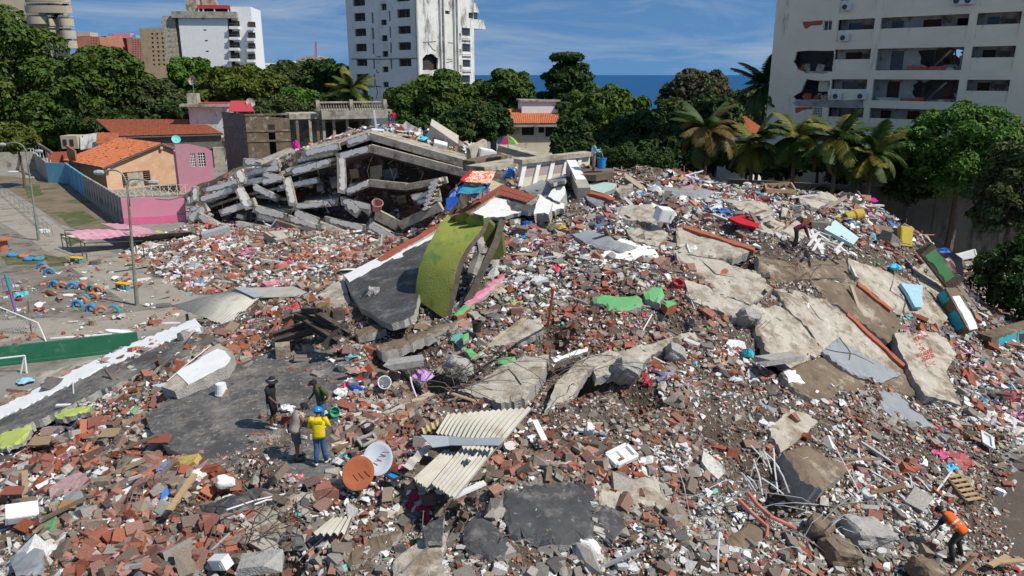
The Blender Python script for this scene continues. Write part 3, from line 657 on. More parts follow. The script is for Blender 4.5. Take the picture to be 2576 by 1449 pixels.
# peach house with gable
def peach_house():
 A = P(272,480,0); dF = Vector((.66,.75,0)).normalized(); dB = Vector((-.75,.66,0)).normalized(); wF, lB = 11.4,12.5; ev, rg = 3.1,5.5; ap = 7.4
 e = empty('peach_house', A, 'peach plastered house with broken gable corner and orange tile roof', 'house')
 f = Fac(A[:2], dF[:2])
 def z(x, y): return x * .33333,319.4 + y * .33333
 hw = f.rect(*z(925,335), *z(1140,500)); hw = (hw[0], max(hw[1], .1), hw[2], hw[3])
 brk = jag([f.sh(*z(x, y)) for x, y in ((1330,285),(1350,265),(1420,235),(1440,260),(1436,420),(1335,420))], 3,.08)
 brk = [(min(a, wF - .12), max(h, .15)) for a, h in brk]
 mb = MB(); f.wall(mb, [(0,0),(wF, 0),(wF, ev + .5),(ap, rg),(0, ev)], [R4(hw), brk], .3); build(mb, 'gable_wall', 'peach_plaster', e)
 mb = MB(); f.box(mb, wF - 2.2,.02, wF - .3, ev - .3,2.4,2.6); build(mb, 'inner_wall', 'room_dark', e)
 w = f.rect(*z(972,338), *z(1090,505)); mb = MB(); f.box(mb, w[0], hw[1], w[2], hw[3], .1,.2); build(mb, 'blocked_window', 'conc_light', e)
 for x0, x1 in ((930,968),(1092,1138)):
  q = f.rect(*z(x0,340), *z(x1,440));
  mb = MB(); f.box(mb, q[0], hw[1], q[2], hw[3], .22,.27); g = build(mb, 'window', 'room_dark', e)
  mb = MB()
  for k in range(7): h = q[1] + (q[3] - q[1]) * k / 6; f.box(mb, q[0], h - .03, q[2], h + .03,.08,.14)
  build(mb, 'slat', 'terracotta_wall', g)
 s = Fac(A[:2], dB[:2]); mb = MB(); s.wall(mb, [(0.01,0),(lB, 0),(lB, ev),(0.01, ev)], [], .2); build(mb, 'side_wall', 'terracotta_wall', e)
 b = Fac((A + dF * wF)[:2], dB[:2]); mb = MB(); b.wall(mb, [(.31,0),(lB, 0),(lB, ev),(.31, ev)], [], .2); build(mb, 'far_wall', 'terracotta_wall', e)
 o = .45; z0 = Vector((0,0, ev - .12)); zr = Vector((0,0, rg + .06))
 a = A - dF * o - dB * .5 + z0; d = A + dF * ap - dB * .5 + zr; c = d + dB * (lB + 1); bb = a + dB * (lB + 1)
 mb = MB(); tile_plane(mb, bb, a, d, c, 46,17); r = build(mb, 'roof', 'orange_tile', e, smooth=False)
 mb = MB(); slabquad(mb, a, bb, c, d, .15); build(mb, 'roof_deck', 'conc_dark', r)
 a2 = A + dF * (wF + o) - dB * .5 + z0 + Vector((0,0,.45)); b2 = a2 + dB * (lB + 1)
 mb = MB(); tile_plane(mb, a2, b2, c, d, 46,15); r = build(mb, 'roof', 'orange_tile', e)
 mb = MB(); slabquad(mb, a2, b2, c, d, .15); build(mb, 'roof_deck', 'conc_dark', r)
 # loose slipped tiles along the eave and ridge
 for k in range(60):
  t = random.random(); s_ = random.random(); p = a.lerp(d, s_).lerp(bb.lerp(c, s_), t) + Vector((0,0,.16)); mb = MB()
  mb.box(p, (.38,.2,.05),(random.uniform(-.4,.4), random.uniform(-.4,.4), random.uniform(0,3))); build(mb, 'slipped_tile', 'orange_tile' if k % 3 else 'red_tile', e)
 for p in (A + dF * ap - dB * .2 + Vector((0,0, rg - .5)), A + dF * .3 - dB * .2 + Vector((0,0, ev - .4)), A + dF * (wF - .4) - dB * .2 + Vector((0,0, ev - .3))):
  mb = MB(); mb.box(p, (.35,.5,.35),(0,0, math.atan2(dF.y, dF.x))); build(mb, 'rafter_end', 'peach_plaster', e)
 # broken lattice fence on the terrace in front
 t0 = P(297,500,0); fe = empty('lattice_fence', t0, 'broken pale lattice fence in front of the peach house', 'fence'); f2 = Fac(t0[:2], (.95,.3))
 for k in range(9):
  mb = MB(); f2.box(mb, k * .95,.1, k * .95 + .08,1.5,0,.08); build(mb, 'post', 'cream_wall', fe)
 for k in range(22):
  x = k * .36; mb = MB(); sg = 1 if k % 2 else -1; mb.beam(f2.pt(x, .25,-.02 - .03 * (k % 2)), f2.pt(x + sg * .7,1.3 - random.uniform(0,.3),-.02 - .03 * (k % 2)),.04,.05); build(mb, 'lattice_bar', 'cream_wall', fe)
 for h in (.3,1.35):
  mb = MB(); f2.box(mb, 0, h, 8, h + .06,.09,.13); build(mb, 'rail', 'cream_wall', fe)
peach_house()
# long red roof house behind
def red_roof_house():
 A = Q(292,345,118); B = Q(563,343,124); C = Q(497,302,131); D = Q(242,308,131); D.z = C.z = max(C.z, D.z)
 B.z = A.z
 e = empty('red_roof_house', Vector((A.x, A.y, 0)), 'low house under a long dark red tile roof behind the peach house', 'house')
 mb = MB(); tile_plane(mb, A, B, C, D, 70,16,.10); r = build(mb, 'roof', 'red_tile', e)
 mb = MB(); slabquad(mb, A, B, C, D, .18); build(mb, 'roof_deck', 'conc_dark', r)
 mb = MB(); mb.prism([C, D, D + Vector((-2,7,-2.5)), C + Vector((2,7,-2.5))], (0,0,-.2)); build(mb, 'rear_roof', 'red_tile', e)
 f = Fac((A.x + .8, A.y + 1.0),(B.x - A.x, B.y - A.y)); W = (B - A).length - 1.5
 hs = [(7 + k * 3,1.5,8.6 + k * 3,2.9) for k in range(3)]
 mb = MB(); f.wall(mb, [(0,0),(W, 0),(W, A.z - .15),(0, A.z - .15)], [R4(q) for q in hs], .3); build(mb, 'front_wall', 'conc_dark', e)
 for q in hs: window(f, e, q)
 mb = MB(); f.box(mb, .3,0, W - .3, A.z - .2,.31,9); build(mb, 'core', 'conc_dark', e)
 mb = MB(); f.box(mb, W - 1.5,0, W + .2,3.2,-1.2,-.01); build(mb, 'side_panel', 'conc_grey', e)
red_roof_house()
# pink house end with barred window
def pink_house():
 A = Q(447,430,96); f = Fac(A[:2], (.88,.47)); s1, ht = f.sh(532,372); f_h = f.sh(490,362)[1]
 def z(x, y): return x * .33333,319.4 + y * .33333
 e = empty('pink_house', f.pt(0,0), 'pink walled house end with a white barred window', 'house')
 q = f.rect(*z(1497,195), *z(1550,298)); q2 = f.rect(*z(1440,200), *z(1475,300))
 mb = MB(); f.wall(mb, [(0,0),(s1,0),(s1, ht - .4),(s1 - .6, ht),(s1 * .4, f_h),(0, f_h)], [R4(q), R4(q2)], .3); build(mb, 'front_wall', 'pink_house_paint', e)
 mb = MB(); f.box(mb, .1,0, s1 - .1, ht - .5,.31,5); build(mb, 'core', 'pink_house_paint', e)
 for r in (q, q2):
  g = window(f, e, r, .28, False, 'room_dark'); mb = MB()
  for k in range(4): a = r[0] + (r[2] - r[0]) * k / 3; f.box(mb, a - .03, r[1], a + .03, r[3], .05,.1)
  for k in range(6): h = r[1] + (r[3] - r[1]) * k / 5; f.box(mb, r[0], h - .03, r[2], h + .03,.101,.14)
  build(mb, 'grille', 'white_paint', g)
 # dish on its roof
 mb = MB(); M = Euler((R_(60),0, R_(30))).to_matrix(); c = Q(443,350,97); mb.lathe([(0.01,-.16),(.3,-.12),(.55,0)], 14, c, M); d = build(mb, 'satellite_dish', mat('teal_plastic', (.20,.62,.60),(.16,.52,.50)), None, 'pale teal satellite dish behind the peach house roof', 'satellite dish')
 mb = MB(); mb.tube([c, c - Vector((0,.1,2.2))], .05,5); build(mb, 'pole', 'conc_grey', d)
pink_house()
# grey concrete ruin with roof terrace
def ruin():
 c = Q(620,330,98); c.z = 0
 L = Fac(c[:2], (-.62,.78)); F = Fac(c[:2], (.93,.36))
 e = empty('concrete_ruin', c, 'grey unfinished concrete house with balustraded terrace behind the collapse', 'house')
 wl = L.sh(563,330)[0]; ht = F.sh(620,288)[1]; wf = F.sh(728,300)[0]
 mb = MB(); L.wall(mb, [(0,0),(wl, 0),(wl, ht),(0, ht)], [], .3); build(mb, 'side_wall', 'conc_dark', e)
 door = F.rect(675,313,692,350); door = (door[0], 3.0, door[2], door[3])
 mb = MB(); F.wall(mb, [(0.01,0),(wf, 0),(wf, ht - .6),(0.01, ht)], [R4(door)], .3); build(mb, 'front_wall', 'conc_brown', e)
 mb = MB(); F.box(mb, .3,0, wf - .3, ht - 1,1.5,5); build(mb, 'core', 'room_dark', e)
 h3 = F.sh(620,358)[1]
 for k, (hh) in enumerate((ht - 2.2, h3, ht - .15)):
  mb = MB(); F.box(mb, -.02, hh, wf + .02, hh + .22,-.09,-.003); build(mb, 'band', 'conc_brown', e)
  mb = MB(); L.box(mb, .0, hh, wl, hh + .22,-.09,-.003); build(mb, 'band', 'conc_dark', e)
 # terrace slab, columns, rear wall, stairs
 s2, hs = F.sh(808,297); s3, _ = F.sh(985,297); sl0 = F.sh(728,296)[0]
 mb = MB(); F.box(mb, sl0 + .01, hs - .1, s2, hs + .55,.2,6); build(mb, 'roof_slab', 'conc_light', e)
 mb = MB(); F.box(mb, s2 + .01, hs - .15, s3, hs + .95,-.6,6); build(mb, 'terrace_slab', 'conc_grey', e)
 for u in (745,778,797,812,838,872,905,930):
  a = F.sh(u, 320)[0]; mb = MB(); F.box(mb, a, 1, a + .35, hs - .15,.3,.65); build(mb, 'column', 'conc_brown' if u % 2 else 'conc_light', e)
 mb = MB(); F.box(mb, wf + .3,2, s3 - 2.4, hs - .2,3.2,3.4); build(mb, 'rear_wall', 'conc_light', e)
 mb = MB(); F.box(mb, s2 + 1,2, s3 - 3.2, hs - .8,2.9,3.19); build(mb, 'rear_opening', 'room_dark', e)
 for k in range(6):
  a, h = F.sh(765 + k * 4.5,338 - k * 4.2); mb = MB(); F.box(mb, a, h, a + .45, h + .14,2.0,3.1); build(mb, 'stair_step', 'conc_grey', e)
 # balustrade
 b0 = F.sh(800,280)[0]; b1 = F.sh(972,280)[0]; hb = hs + .954; n = int((b1 - b0) / .33)
 be = empty('balustrade', F.pt(b0, hb), None, None, parent=e)
 for k in range(n):
  mb = MB(); a = b0 + (b1 - b0) * k / n; mb.lathe([(.07,0),(.10,.15),(.12,.35),(.06,.7),(.09,.95)], 6, F.pt(a, hb, -.3)); build(mb, 'baluster', 'conc_light', be)
 mb = MB(); F.box(mb, b0 - .1, hb + .952, b1, hb + 1.15,-.5,-.1); build(mb, 'handrail', 'conc_light', be)
 for u in (800,884,968): a = F.sh(u, 280)[0]; mb = MB(); F.box(mb, a - .25, hb, a + .2, hb + 1.35,-.55,-.05); build(mb, 'pier', 'conc_light', be)
 # small red tin roof on the top
 mb = MB(); q = [F.pt(F.sh(575,279)[0], ht + .3,3), F.pt(F.sh(643,279)[0], ht + .3,2), F.pt(F.sh(630,267)[0], ht + 1.5,6), F.pt(F.sh(585,267)[0], ht + 1.5,7)]
 mb.prism(q, (0,0,-.08)); build(mb, 'tin_roof', 'red_sheet', e)
ruin()
# weathered white house left of the ruin
def old_white():
 A = Q(480,330,128); f = Fac(A[:2], (1,.1)); s1, ht = f.sh(572,268)
 e = empty('weathered_house', f.pt(0,0), 'peeling white house with flat roof between the red roof and the ruin', 'house')
 wn = f.rect(508,276,512,285)
 mb = MB(); f.wall(mb, [(0,0),(s1,0),(s1, ht),(0, ht)], [], .3); build(mb, 'front_wall', 'dirty_white_wall', e)
 mb = MB(); f.box(mb, .02,0, s1 - .02, ht, .31,8); build(mb, 'core', 'dirty_white_wall', e)
 mb = MB(); f.box(mb, -1, ht + .01, s1 + .3, ht + .45,-1.2,8); build(mb, 'roof_slab', 'conc_light', e)
 mb = MB(); f.box(mb, -.5, ht * .42, s1, ht * .42 + .5,-1.4,-.01); build(mb, 'balcony_slab', 'conc_light', e)
 mb = MB(); f.box(mb, 2, ht + .452,6.5, ht + .65,-.9,3); build(mb, 'red_eave', 'red_sheet', e)
 a, h = f.sh(470,255); mb = MB(); f.box(mb, a, ht + .46, a + 1.6, ht + 2.1,.2,2); build(mb, 'water_tank', 'conc_light', e)
 c = f.pt(a + 1, ht + 4.2,.8)
 mb = MB(); mb.lathe([(.01,-.2),(.5,-.12),(.8,.05)], 12, c, Euler((R_(75),0, R_(-25))).to_matrix()); d = build(mb, 'satellite_dish', 'conc_light', None, 'grey satellite dish on the water tank of the peeling white house', 'satellite dish')
 mb = MB(); mb.tube([c, f.pt(a + 1, ht + 2.0,.9)], .06,5); build(mb, 'pole', 'conc_grey', d)
old_white()
c = Q(630,258,103); mb = MB(); mb.lathe([(.01,-.16),(.4,-.1),(.6,.05)], 12, c, Euler((R_(75),0, R_(35))).to_matrix()); d = build(mb, 'satellite_dish', 'conc_light', None, 'grey satellite dish on the concrete ruin beside its red tin roof', 'satellite dish')
mb = MB(); mb.tube([c, c + Vector((.5,.2,-2.0))], .05,5); build(mb, 'pole', 'conc_grey', d)

# cream villa with tile roof and white roof room
def villa():
 A = Q(1249,340,122); f = Fac(A[:2], (1,.10)); e = empty('cream_villa', f.pt(0,0), 'cream villa with orange tile roof and white roof room among dark trees', 'house')
 s1, _ = f.sh(1412,340); ev = f.sh(1330,311)[1]
 wn = [f.rect(*Z2(*q[:2]), *Z2(*q[2:])) for q in ((1238,932,1350,1012),(1362,940,1455,1020),(1488,945,1532,1002),(1540,948,1618,1032))]
 mb = MB(); f.wall(mb, [(0,0),(s1,0),(s1, ev),(0, ev)], [R4(q) for q in wn], .35); build(mb, 'front_wall', 'cream_wall', e)
 mb = MB(); f.box(mb, .02,0, s1 - .02, ev - .05,.36,9); build(mb, 'core', 'room_dark', e)
 for q in wn: window(f, e, q, .3, True, 'glass_dark', 2, 'door_brown')
 A1 = f.pt(-1.0, ev, -1.0); B1 = f.pt(s1 + .5, ev, -1.0); C1 = f.pt(s1 + .5, ev + 2.0,4.0); D1 = f.pt(.6, ev + 2.0,4.0)
 mb = MB(); tile_plane(mb, A1, B1, C1, D1,38,10,.1); r = build(mb, 'roof', 'orange_tile', e)
 mb = MB(); slabquad(mb, A1, B1, C1, D1,.3); build(mb, 'roof_deck', 'conc_dark', r)
 mb = MB(); f.box(mb, -1, ev - .45, s1 + .5, ev - .15,-1.05,-.75); build(mb, 'gutter', 'conc_grey', e)
 r0 = f.rect(*Z2(1375,772), *Z2(1655,858)); mb = MB(); f.box(mb, r0[0], ev + .5, r0[2], r0[3], 2.4,8); build(mb, 'roof_room', 'white_paint', e)
 mb = MB(); f.box(mb, r0[0] - .3, r0[3] + .004, r0[2] + .3, r0[3] + .3,2.1,8.3); build(mb, 'roof_room_slab', 'conc_light', e)
 q = f.rect(*Z2(1172,840), *Z2(1200,895)); mb = MB(); f.box(mb, q[0], q[1] - .5, q[0] + .4, q[3], -.4,4.5); build(mb, 'end_parapet', 'white_paint', e)
 mb = MB(); f.box(mb, -3.5, ev - 5.1, s1, ev - 4.8,-1.5,-.01); build(mb, 'terrace', 'conc_light', e)
villa()
# white house with tile roof at the right, behind palms
def white_house():
 A = Q(1818,410,84); f = Fac(A[:2], (.9,.43)); e = empty('white_house', f.pt(0,0), 'white house with orange tile roof behind the brown palm', 'house')
 s1, _ = f.sh(1925,380); ev = f.sh(1870,345)[1]
 wn = [f.rect(*Z3(*q[:2]), *Z3(*q[2:])) for q in ((395,1045,440,1110),(290,1240,330,1290))]
 mb = MB(); f.wall(mb, [(-.5,0),(s1,0),(s1, ev),(s1 * .3, ev),(-.5, ev - 3.2)], [R4(wn[0])], .3); build(mb, 'front_wall', 'white_paint', e)
 mb = MB(); f.box(mb, s1 * .3,0, s1, ev - .1,.31,6); build(mb, 'core', 'white_wall', e)
 window(f, e, wn[0], .2, True, 'room_dark', 2)
 mb = MB(); tile_plane(mb, f.pt(s1 * .28, ev + .02,-.5), f.pt(s1 + .6, ev + .02,-.5), f.pt(s1 + .2, ev + 1.9,4), f.pt(s1 * .34, ev + 1.9,4),22,8,.1); build(mb, 'roof', 'orange_tile', e)
 mb = MB(); f.box(mb, s1 * .2, ev - 2.2, s1, ev - 1.9,-.7,-.004); build(mb, 'canopy', 'white_paint', e)
white_house()
# ---------------------------------------------------------------- trees
mat('bark', (.10,.075,.055),(.16,.125,.095), scale=3, bump=.6, bscale=12)
leafm = mat('leaf', (.75,.75,.75),(1.15,1.15,1.1), scale=1.5, rough=.6, bump=0, src='attr', spec=.25, trans=.22)
def attr_mesh(name, V, Fc, C, m):
 me = bpy.data.meshes.new(name); k = Fc.shape[1]
 me.vertices.add(len(V)); me.vertices.foreach_set('co', V.astype(np.float32).ravel())
 me.loops.add(Fc.size); me.loops.foreach_set('vertex_index', Fc.astype(np.int32).ravel())
 me.polygons.add(len(Fc)); me.polygons.foreach_set('loop_start', np.arange(0, Fc.size, k, dtype=np.int32))
 me.update(calc_edges=True); me.polygons.foreach_set('use_smooth', np.zeros(len(Fc), bool)); me.update()
 a = me.attributes.new('col', 'FLOAT_COLOR', 'POINT'); cc = np.ones((len(V),4), np.float32); cc[:, :3] = C; a.data.foreach_set('color', cc.ravel())
 me.materials.append(m); return me
def unit(n, r):
 v = r.normal(size=(n, 3)); return v / np.linalg.norm(v, axis=1)[:, None]
GREEN = {'mid': ((.050,.100,.016),(.100,.150,.022)), 'dark': ((.026,.062,.014),(.050,.095,.020)), 'yellow': ((.085,.125,.018),(.140,.165,.025)), 'bright': ((.060,.150,.020),(.115,.210,.030)), 'brown': ((.085,.085,.045),(.120,.115,.065)), 'olive': ((.052,.082,.024),(.088,.115,.035))}
def tree(u, v, ru, rv, Y, tone, label, seed, n=5200, leaf=None, lobes=26, flat=False, cat='tree', group=None, name='broadleaf_tree', ground=0.0, drop=0.0):
 n = int(n * 1.75); r = np.random.default_rng(seed); c = Q(u, v, Y); sc = (c - Vector((0,0, CAMH))).length / FPX
 R, RZ = ru * sc, rv * sc
 leaf = (leaf or .0042 * Y + .06) * .86
 lobes = lobes if flat else int(lobes * 3.2); d = unit(lobes, r); d[:, 2] = np.where(d[:, 2] < -.8,-d[:, 2], d[:, 2]); rad = r.uniform(.55,.88, lobes)[:, None]
 cen = d * rad * np.array([R, R * .9, RZ]); cen[:, 2] -= RZ * .12; lr = r.uniform(.11,.27, lobes) * min(R, RZ * 1.15)
 if flat:
  k = 6; cen[:, 2] = (r.integers(0, k, lobes) / (k - 1) * 2 - 1) * RZ * .9; w = np.sqrt(np.clip(1.05 - ((cen[:, 2] / RZ) * .5 + .5) ** 1.3,.06,1)); t = r.uniform(0,6.28, lobes); q = np.sqrt(r.random(lobes))
  cen[:, 0] = np.cos(t) * q * w * R * .8; cen[:, 1] = np.sin(t) * q * w * R * .8; lr = r.uniform(.22,.36, lobes) * R
 pick = r.choice(lobes, n, p=(lr ** 2) / (lr ** 2).sum())
 nd = unit(n, r); nd[:, 2] = np.where((nd[:, 2] < -.2) & (r.random(n) < .7),-nd[:, 2], nd[:, 2])
 sh = r.uniform(.72,1.04, n) ** .5
 sq = np.array([1,1,.35 if flat else .8])
 pos = cen[pick] + nd * (lr[pick] * sh)[:, None] * sq
 # inner leaves so that the crown is not hollow
 m = n // 5; inn = unit(m, r) * (r.random(m) ** (1 / 3))[:, None] * np.array([R, R, RZ]) * .72
 pos = np.concatenate([pos, inn]); nd = np.concatenate([nd, unit(m, r)]); N_ = n + m
 nor = nd * .9 + unit(N_, r) * .75 + np.array([0,0,.45]); nor /= np.linalg.norm(nor, axis=1)[:, None]
 tx = np.cross(nor, unit(N_, r)); tx /= np.linalg.norm(tx, axis=1)[:, None]; ty = np.cross(nor, tx)
 s = leaf * r.uniform(.6,1.35, N_)[:, None]; a = .52
 Vv = np.stack([pos - tx * s, pos - ty * s * a + nor * s * .12, pos + tx * s, pos + ty * s * a + nor * s * .12], 1).reshape(-1,3)
 g0, g1 = (np.array(x) for x in GREEN[tone]); t = np.clip(r.normal(.45,.3, N_),0,1)[:, None]; C = (g0 * (1 - t) + g1 * t) * np.array([1.02,1.02,.98])
 dead = r.random(N_) < .015; C[dead] = (.16,.10,.03)
 base = Vector((c.x, c.y, ground)); e = empty(name, base, label, cat, group)
 me = attr_mesh('crown', Vv, np.arange(N_ * 4).reshape(-1,4), np.repeat(C, 4,0), leafm)
 o = meshobj('crown', me, e, c - base)
 mb = MB(); H = c.z - ground; tr = max(.16, R * .055); ctr = Vector((0,0, H - RZ * .55))
 mb.tube([(0,0,-.1),(.12,.05, H * .3), ctr, Vector((0.2,0, H + RZ * .2))], [tr * 1.3, tr, tr * .75, tr * .25], 7)
 for k in range(6):
  q = Vector(cen[k]); mb.tube([ctr - Vector((0,0,.1)), ctr.lerp(Vector((q.x, q.y, H + q.z)),.5) + Vector((0,0,.2)), Vector((q.x, q.y, H + q.z))], [tr * .5, tr * .33, tr * .12], 5)
 mb.v = [tuple(Vector(x) + base) for x in mb.v]; build(mb, 'trunk', 'bark', e, origin=base)
 return e
G1 = 'trees behind the houses'
for i, a in enumerate([
 (-15,195,172,165,150,'mid','huge spreading green tree under the beige balcony tower',9000),
 (268,222,112,98,146,'mid','rounded green tree below the red brick tower',7000),
 (140,290,85,62,142,'mid','low green tree at the foot of the huge spreading tree',4000),
 (392,268,98,72,148,'olive','olive green tree behind the ridge of the long red roof',5000),
 (485,200,72,58,165,'bright','bright green tree under the white hotel slab',4000),
 (612,222,108,62,150,'yellow','yellowish green tree behind the peeling white house',6000),
 (545,245,75,50,155,'mid','green tree directly left of the yellowish one behind the ruin',3000),
 (735,212,85,58,165,'olive','dull olive tree between the hotel and the white tower',4500),
 (822,205,75,60,165,'dark','dark feathery tree against the left wall of the white tower',4000),
 (742,258,62,40,140,'bright','small bright green tree over the ruin roof',2500),
 (1092,262,122,92,110,'mid','dense green tree covering the foot of the white tower',7500),
 (1180,310,75,60,104,'dark','darker lower tree right of the one at the tower foot',3500),
 (1275,232,82,60,140,'mid','rounded tree standing right of the white tower before the sea',4500),
 (1515,285,118,80,112,'mid','broad green tree right of the cream villa',6500),
 (1440,345,55,58,100,'dark','small dense dark tree covering the corner of the cream villa',3000),
 (1610,345,90,75,92,'dark','dark green tree behind the man with the blue barrel',4500),
 (1755,225,95,52,125,'brown','sparse brownish tree rising before the sea',4500),
 (1770,335,105,112,90,'dark','large dark tree behind the brown drooping palm',6500),
 (1890,275,62,60,108,'olive','olive tree between the sea and the apartment block',3000),
 (1690,300,60,60,112,'olive','loose olive shrub crown below the brownish tree',2800),
 ]):
 tree(*a[:6], a[6], 100 + i, n=a[7], group=G1)
tree(1430,205,78,62,130, 'dark', 'dark tiered almond tree with flat leaf layers before the sea', 140, n=5200, lobes=34, flat=True)
tree(2425,372,150,104,60, 'bright', 'bright green leafy tree before the damaged apartment block', 141, n=9000, lobes=34, leaf=.24)
tree(2555,470,100,120,50, 'olive', 'dull olive tree hanging over the dark boundary wall at the frame edge', 142, n=5000, lobes=26, leaf=.22)
tree(2590,690,110,120,43, 'dark', 'dark overhanging tree at the right edge above the street', 143, n=4200, leaf=.2)
tree(2290,455,70,55,62, 'dark', 'low dark leafy tree under the yellow palms by the wall', 144, n=3000, leaf=.22)
tree(2130,430,60,30,70, 'dark', 'dark shrub at the foot of the damaged apartment block', 145, n=1600, leaf=.22, name='shrub', cat='shrub')
tree(40,345,45,35,100, 'yellow', 'small yellow green bush by the grey wall under the huge tree', 146, n=1500, name='shrub', cat='shrub')
tree(640,245,500,30,185, 'dark', 'far dark belt of tree tops behind the ruin and houses', 147, n=7000, lobes=60, cat='trees', name='distant_trees')
bpy.data.objects['distant_trees']['kind'] = 'stuff'
for i, (u, v, lb) in enumerate(((2080,500, 'dark bush above the rubble left of the long boundary wall'),(1640,410, 'dark bush on the crest behind the blue barrel'),(1560,395, 'dark bush between the cream villa and the blue barrel'))):
 tree(u, v, 70,34,66 + 3 * i, 'dark', lb, 150 + i, n=1800, leaf=.24, name='shrub', cat='shrub')

for i, (u, v, ru, rv, Y, tone, lb) in enumerate((
  (60,345,140,40,145,'dark','dark undergrowth at the trunk of the huge spreading tree'),(300,300,140,34,142,'dark','dark undergrowth behind the long red roof'),
  (500,280,110,34,146,'dark','dark undergrowth left of the peeling white house'),(690,275,110,36,136,'olive','olive undergrowth behind the concrete ruin'),(860,265,90,40,125,'dark','dark undergrowth at the left foot of the white tower'),
  (1080,330,130,40,100,'dark','dark undergrowth behind the top of the pancaked block'),(1235,300,60,50,118,'dark','dark undergrowth left of the cream villa'),(1500,370,150,45,88,'dark','dark undergrowth right of the cream villa'),
  (1690,390,140,60,80,'dark','dark undergrowth behind the crest with the drooping palm'),(1880,400,70,40,78,'dark','dark undergrowth beside the white house with orange roof'))):
 tree(u, v, ru, rv, Y, tone, lb, 160 + i, n=2600, name='shrub', cat='shrub', group='undergrowth')
for i, (u, v, ru, rv, Y, tone, lb) in enumerate(((2060,400,70,40,72,'bright','bright green shrub between the first two palms by the apartment block'),(2170,410,80,50,70,'yellow','yellow green shrub behind the palm with hanging yellow fronds'),(1960,420,60,36,74,'mid','green shrub at the left corner of the apartment block'),(2270,400,60,60,72,'yellow','yellow green tree behind the bright leafy tree'))):
 tree(u, v, ru, rv, Y, tone, lb, 180 + i, n=2600, name='shrub', cat='shrub', leaf=.26)
# palms: a few frond meshes shared by all palms
def frond_mesh(droop, green, seed, L=3.2):
 r = np.random.default_rng(seed); n = 34; V = []; Fc = []; C = []
 def pt(t): return np.array([L * t * math.cos(.9 * droop * t * t + -.15),0, L * t * (.42 - droop * t)])
 for i in range(n):
  t = .12 + .88 * i / n; p = pt(t); q = pt(min(t + .02,1)); tan = (q - p) / np.linalg.norm(q - p)
  ll = .95 * math.sin(math.pi * min(t * .93 + .08,1)) ** .6 * L / 3.2 + .08
  for sgn in (-1,1):
   sd = np.array([tan[0] * .55, sgn * .9, tan[2] * .5 - .28 - .3 * droop * r.uniform(.6,1.5)]); sd /= np.linalg.norm(sd)
   e = p + sd * ll * r.uniform(.75,1.05); wv = tan * .075
   k = len(V); V += [p - wv, p + wv, e + wv * .25, e - wv * .25]; Fc.append((k, k + 1, k + 2, k + 3))
   c = np.array(green) * r.uniform(.75,1.25); C += [c] * 4
 for i in range(8):
  a, b = pt(i / 8), pt((i + 1) / 8); w = .035 * (1 - i / 9); k = len(V)
  V += [a + (0,-w, 0), a + (0, w, 0), b + (0, w, .01), b + (0,-w, .01)]; Fc.append((k, k + 1, k + 2, k + 3)); C += [np.array((.16,.15,.04))] * 4
 return attr_mesh('frond', np.array(V), np.array(Fc), np.array(C), leafm)
FR = {'green': [frond_mesh(d, (.050,.088,.020), i) for i, d in enumerate((.35,.55,.8))], 'yellow': [frond_mesh(d, (.17,.165,.025),10 + i) for i, d in enumerate((.35,.6,.9))], 'brown': [frond_mesh(d, (.15,.105,.035),20 + i) for i, d in enumerate((.6,.85,1.0))]}
def palm(u, v, Y, size, mix, label, seed, lean=.3):
 r = random.Random(seed); c = Q(u, v, Y); base = Vector((c.x - lean, c.y, 0)); e = empty('palm_tree', base, label, 'palm', 'palms'); s = size / 3.2 * 1.06
 mb = MB(); n = 8; mb.tube([base.lerp(c, k / n) + Vector((lean * .5 * math.sin(math.pi * k / n),0,0)) for k in range(n + 1)], [.24 - .11 * k / n for k in range(n + 1)], 7); build(mb, 'trunk', 'bark', e, origin=base)
 for k in range(26):
  t = r.random(); kind = mix[0] if t < .6 else mix[1]
  low = k / 26; o = meshobj('frond', r.choice(FR[kind]), e, c - base)
  o.rotation_euler = (r.uniform(-.25,.25), R_(-55 + 115 * low + r.uniform(-10,10)), k * 2.4 + r.uniform(-.2,.2)); o.scale = (s * r.uniform(.85,1.1),) * 3
 mb = MB();
 for k in range(6): a = k * 1.05; mb.lathe([(.02,-.12),(.11,-.03),(.11,.06),(.02,.14)], 6, c + Vector((.25 * math.cos(a),.25 * math.sin(a),-.25)))
 build(mb, 'coconuts', mat('coconut', (.14,.12,.03),(.2,.15,.05)), e)
palm(1778,330,62,3.0,('brown', 'green'), 'brown drooping palm standing before the large dark tree', 1)
palm(1895,362,64,2.8,('green', 'yellow'), 'palm in front of the white house with orange roof', 2)
palm(2003,346,62,2.9,('green', 'yellow'), 'palm before the left corner of the damaged apartment block', 3)
palm(2108,352,60,3.1,('green', 'yellow'), 'second palm from the corner of the damaged apartment block', 4)
palm(2195,385,59,2.9,('green', 'yellow'), 'palm with hanging yellow fronds left of the bright green tree', 5)
palm(2255,385,63,2.7,('yellow', 'green'), 'yellowish palm touching the bright green tree', 6)
palm(1925,215,82,3.6,('green', 'green'), 'tall green palm rising beside the apartment block before the sea', 7)
palm(885,228,118,4.0,('green', 'yellow'), 'palm at the left foot of the white tower', 8)
palm(2570,300,70,3.0,('green', 'brown'), 'palm cut by the right edge before the apartment block', 9)
palm(440,60 + 0,205,2.4,('green', 'green'), 'small potted palm on the roof edge of the hotel slab', 10) if False else None
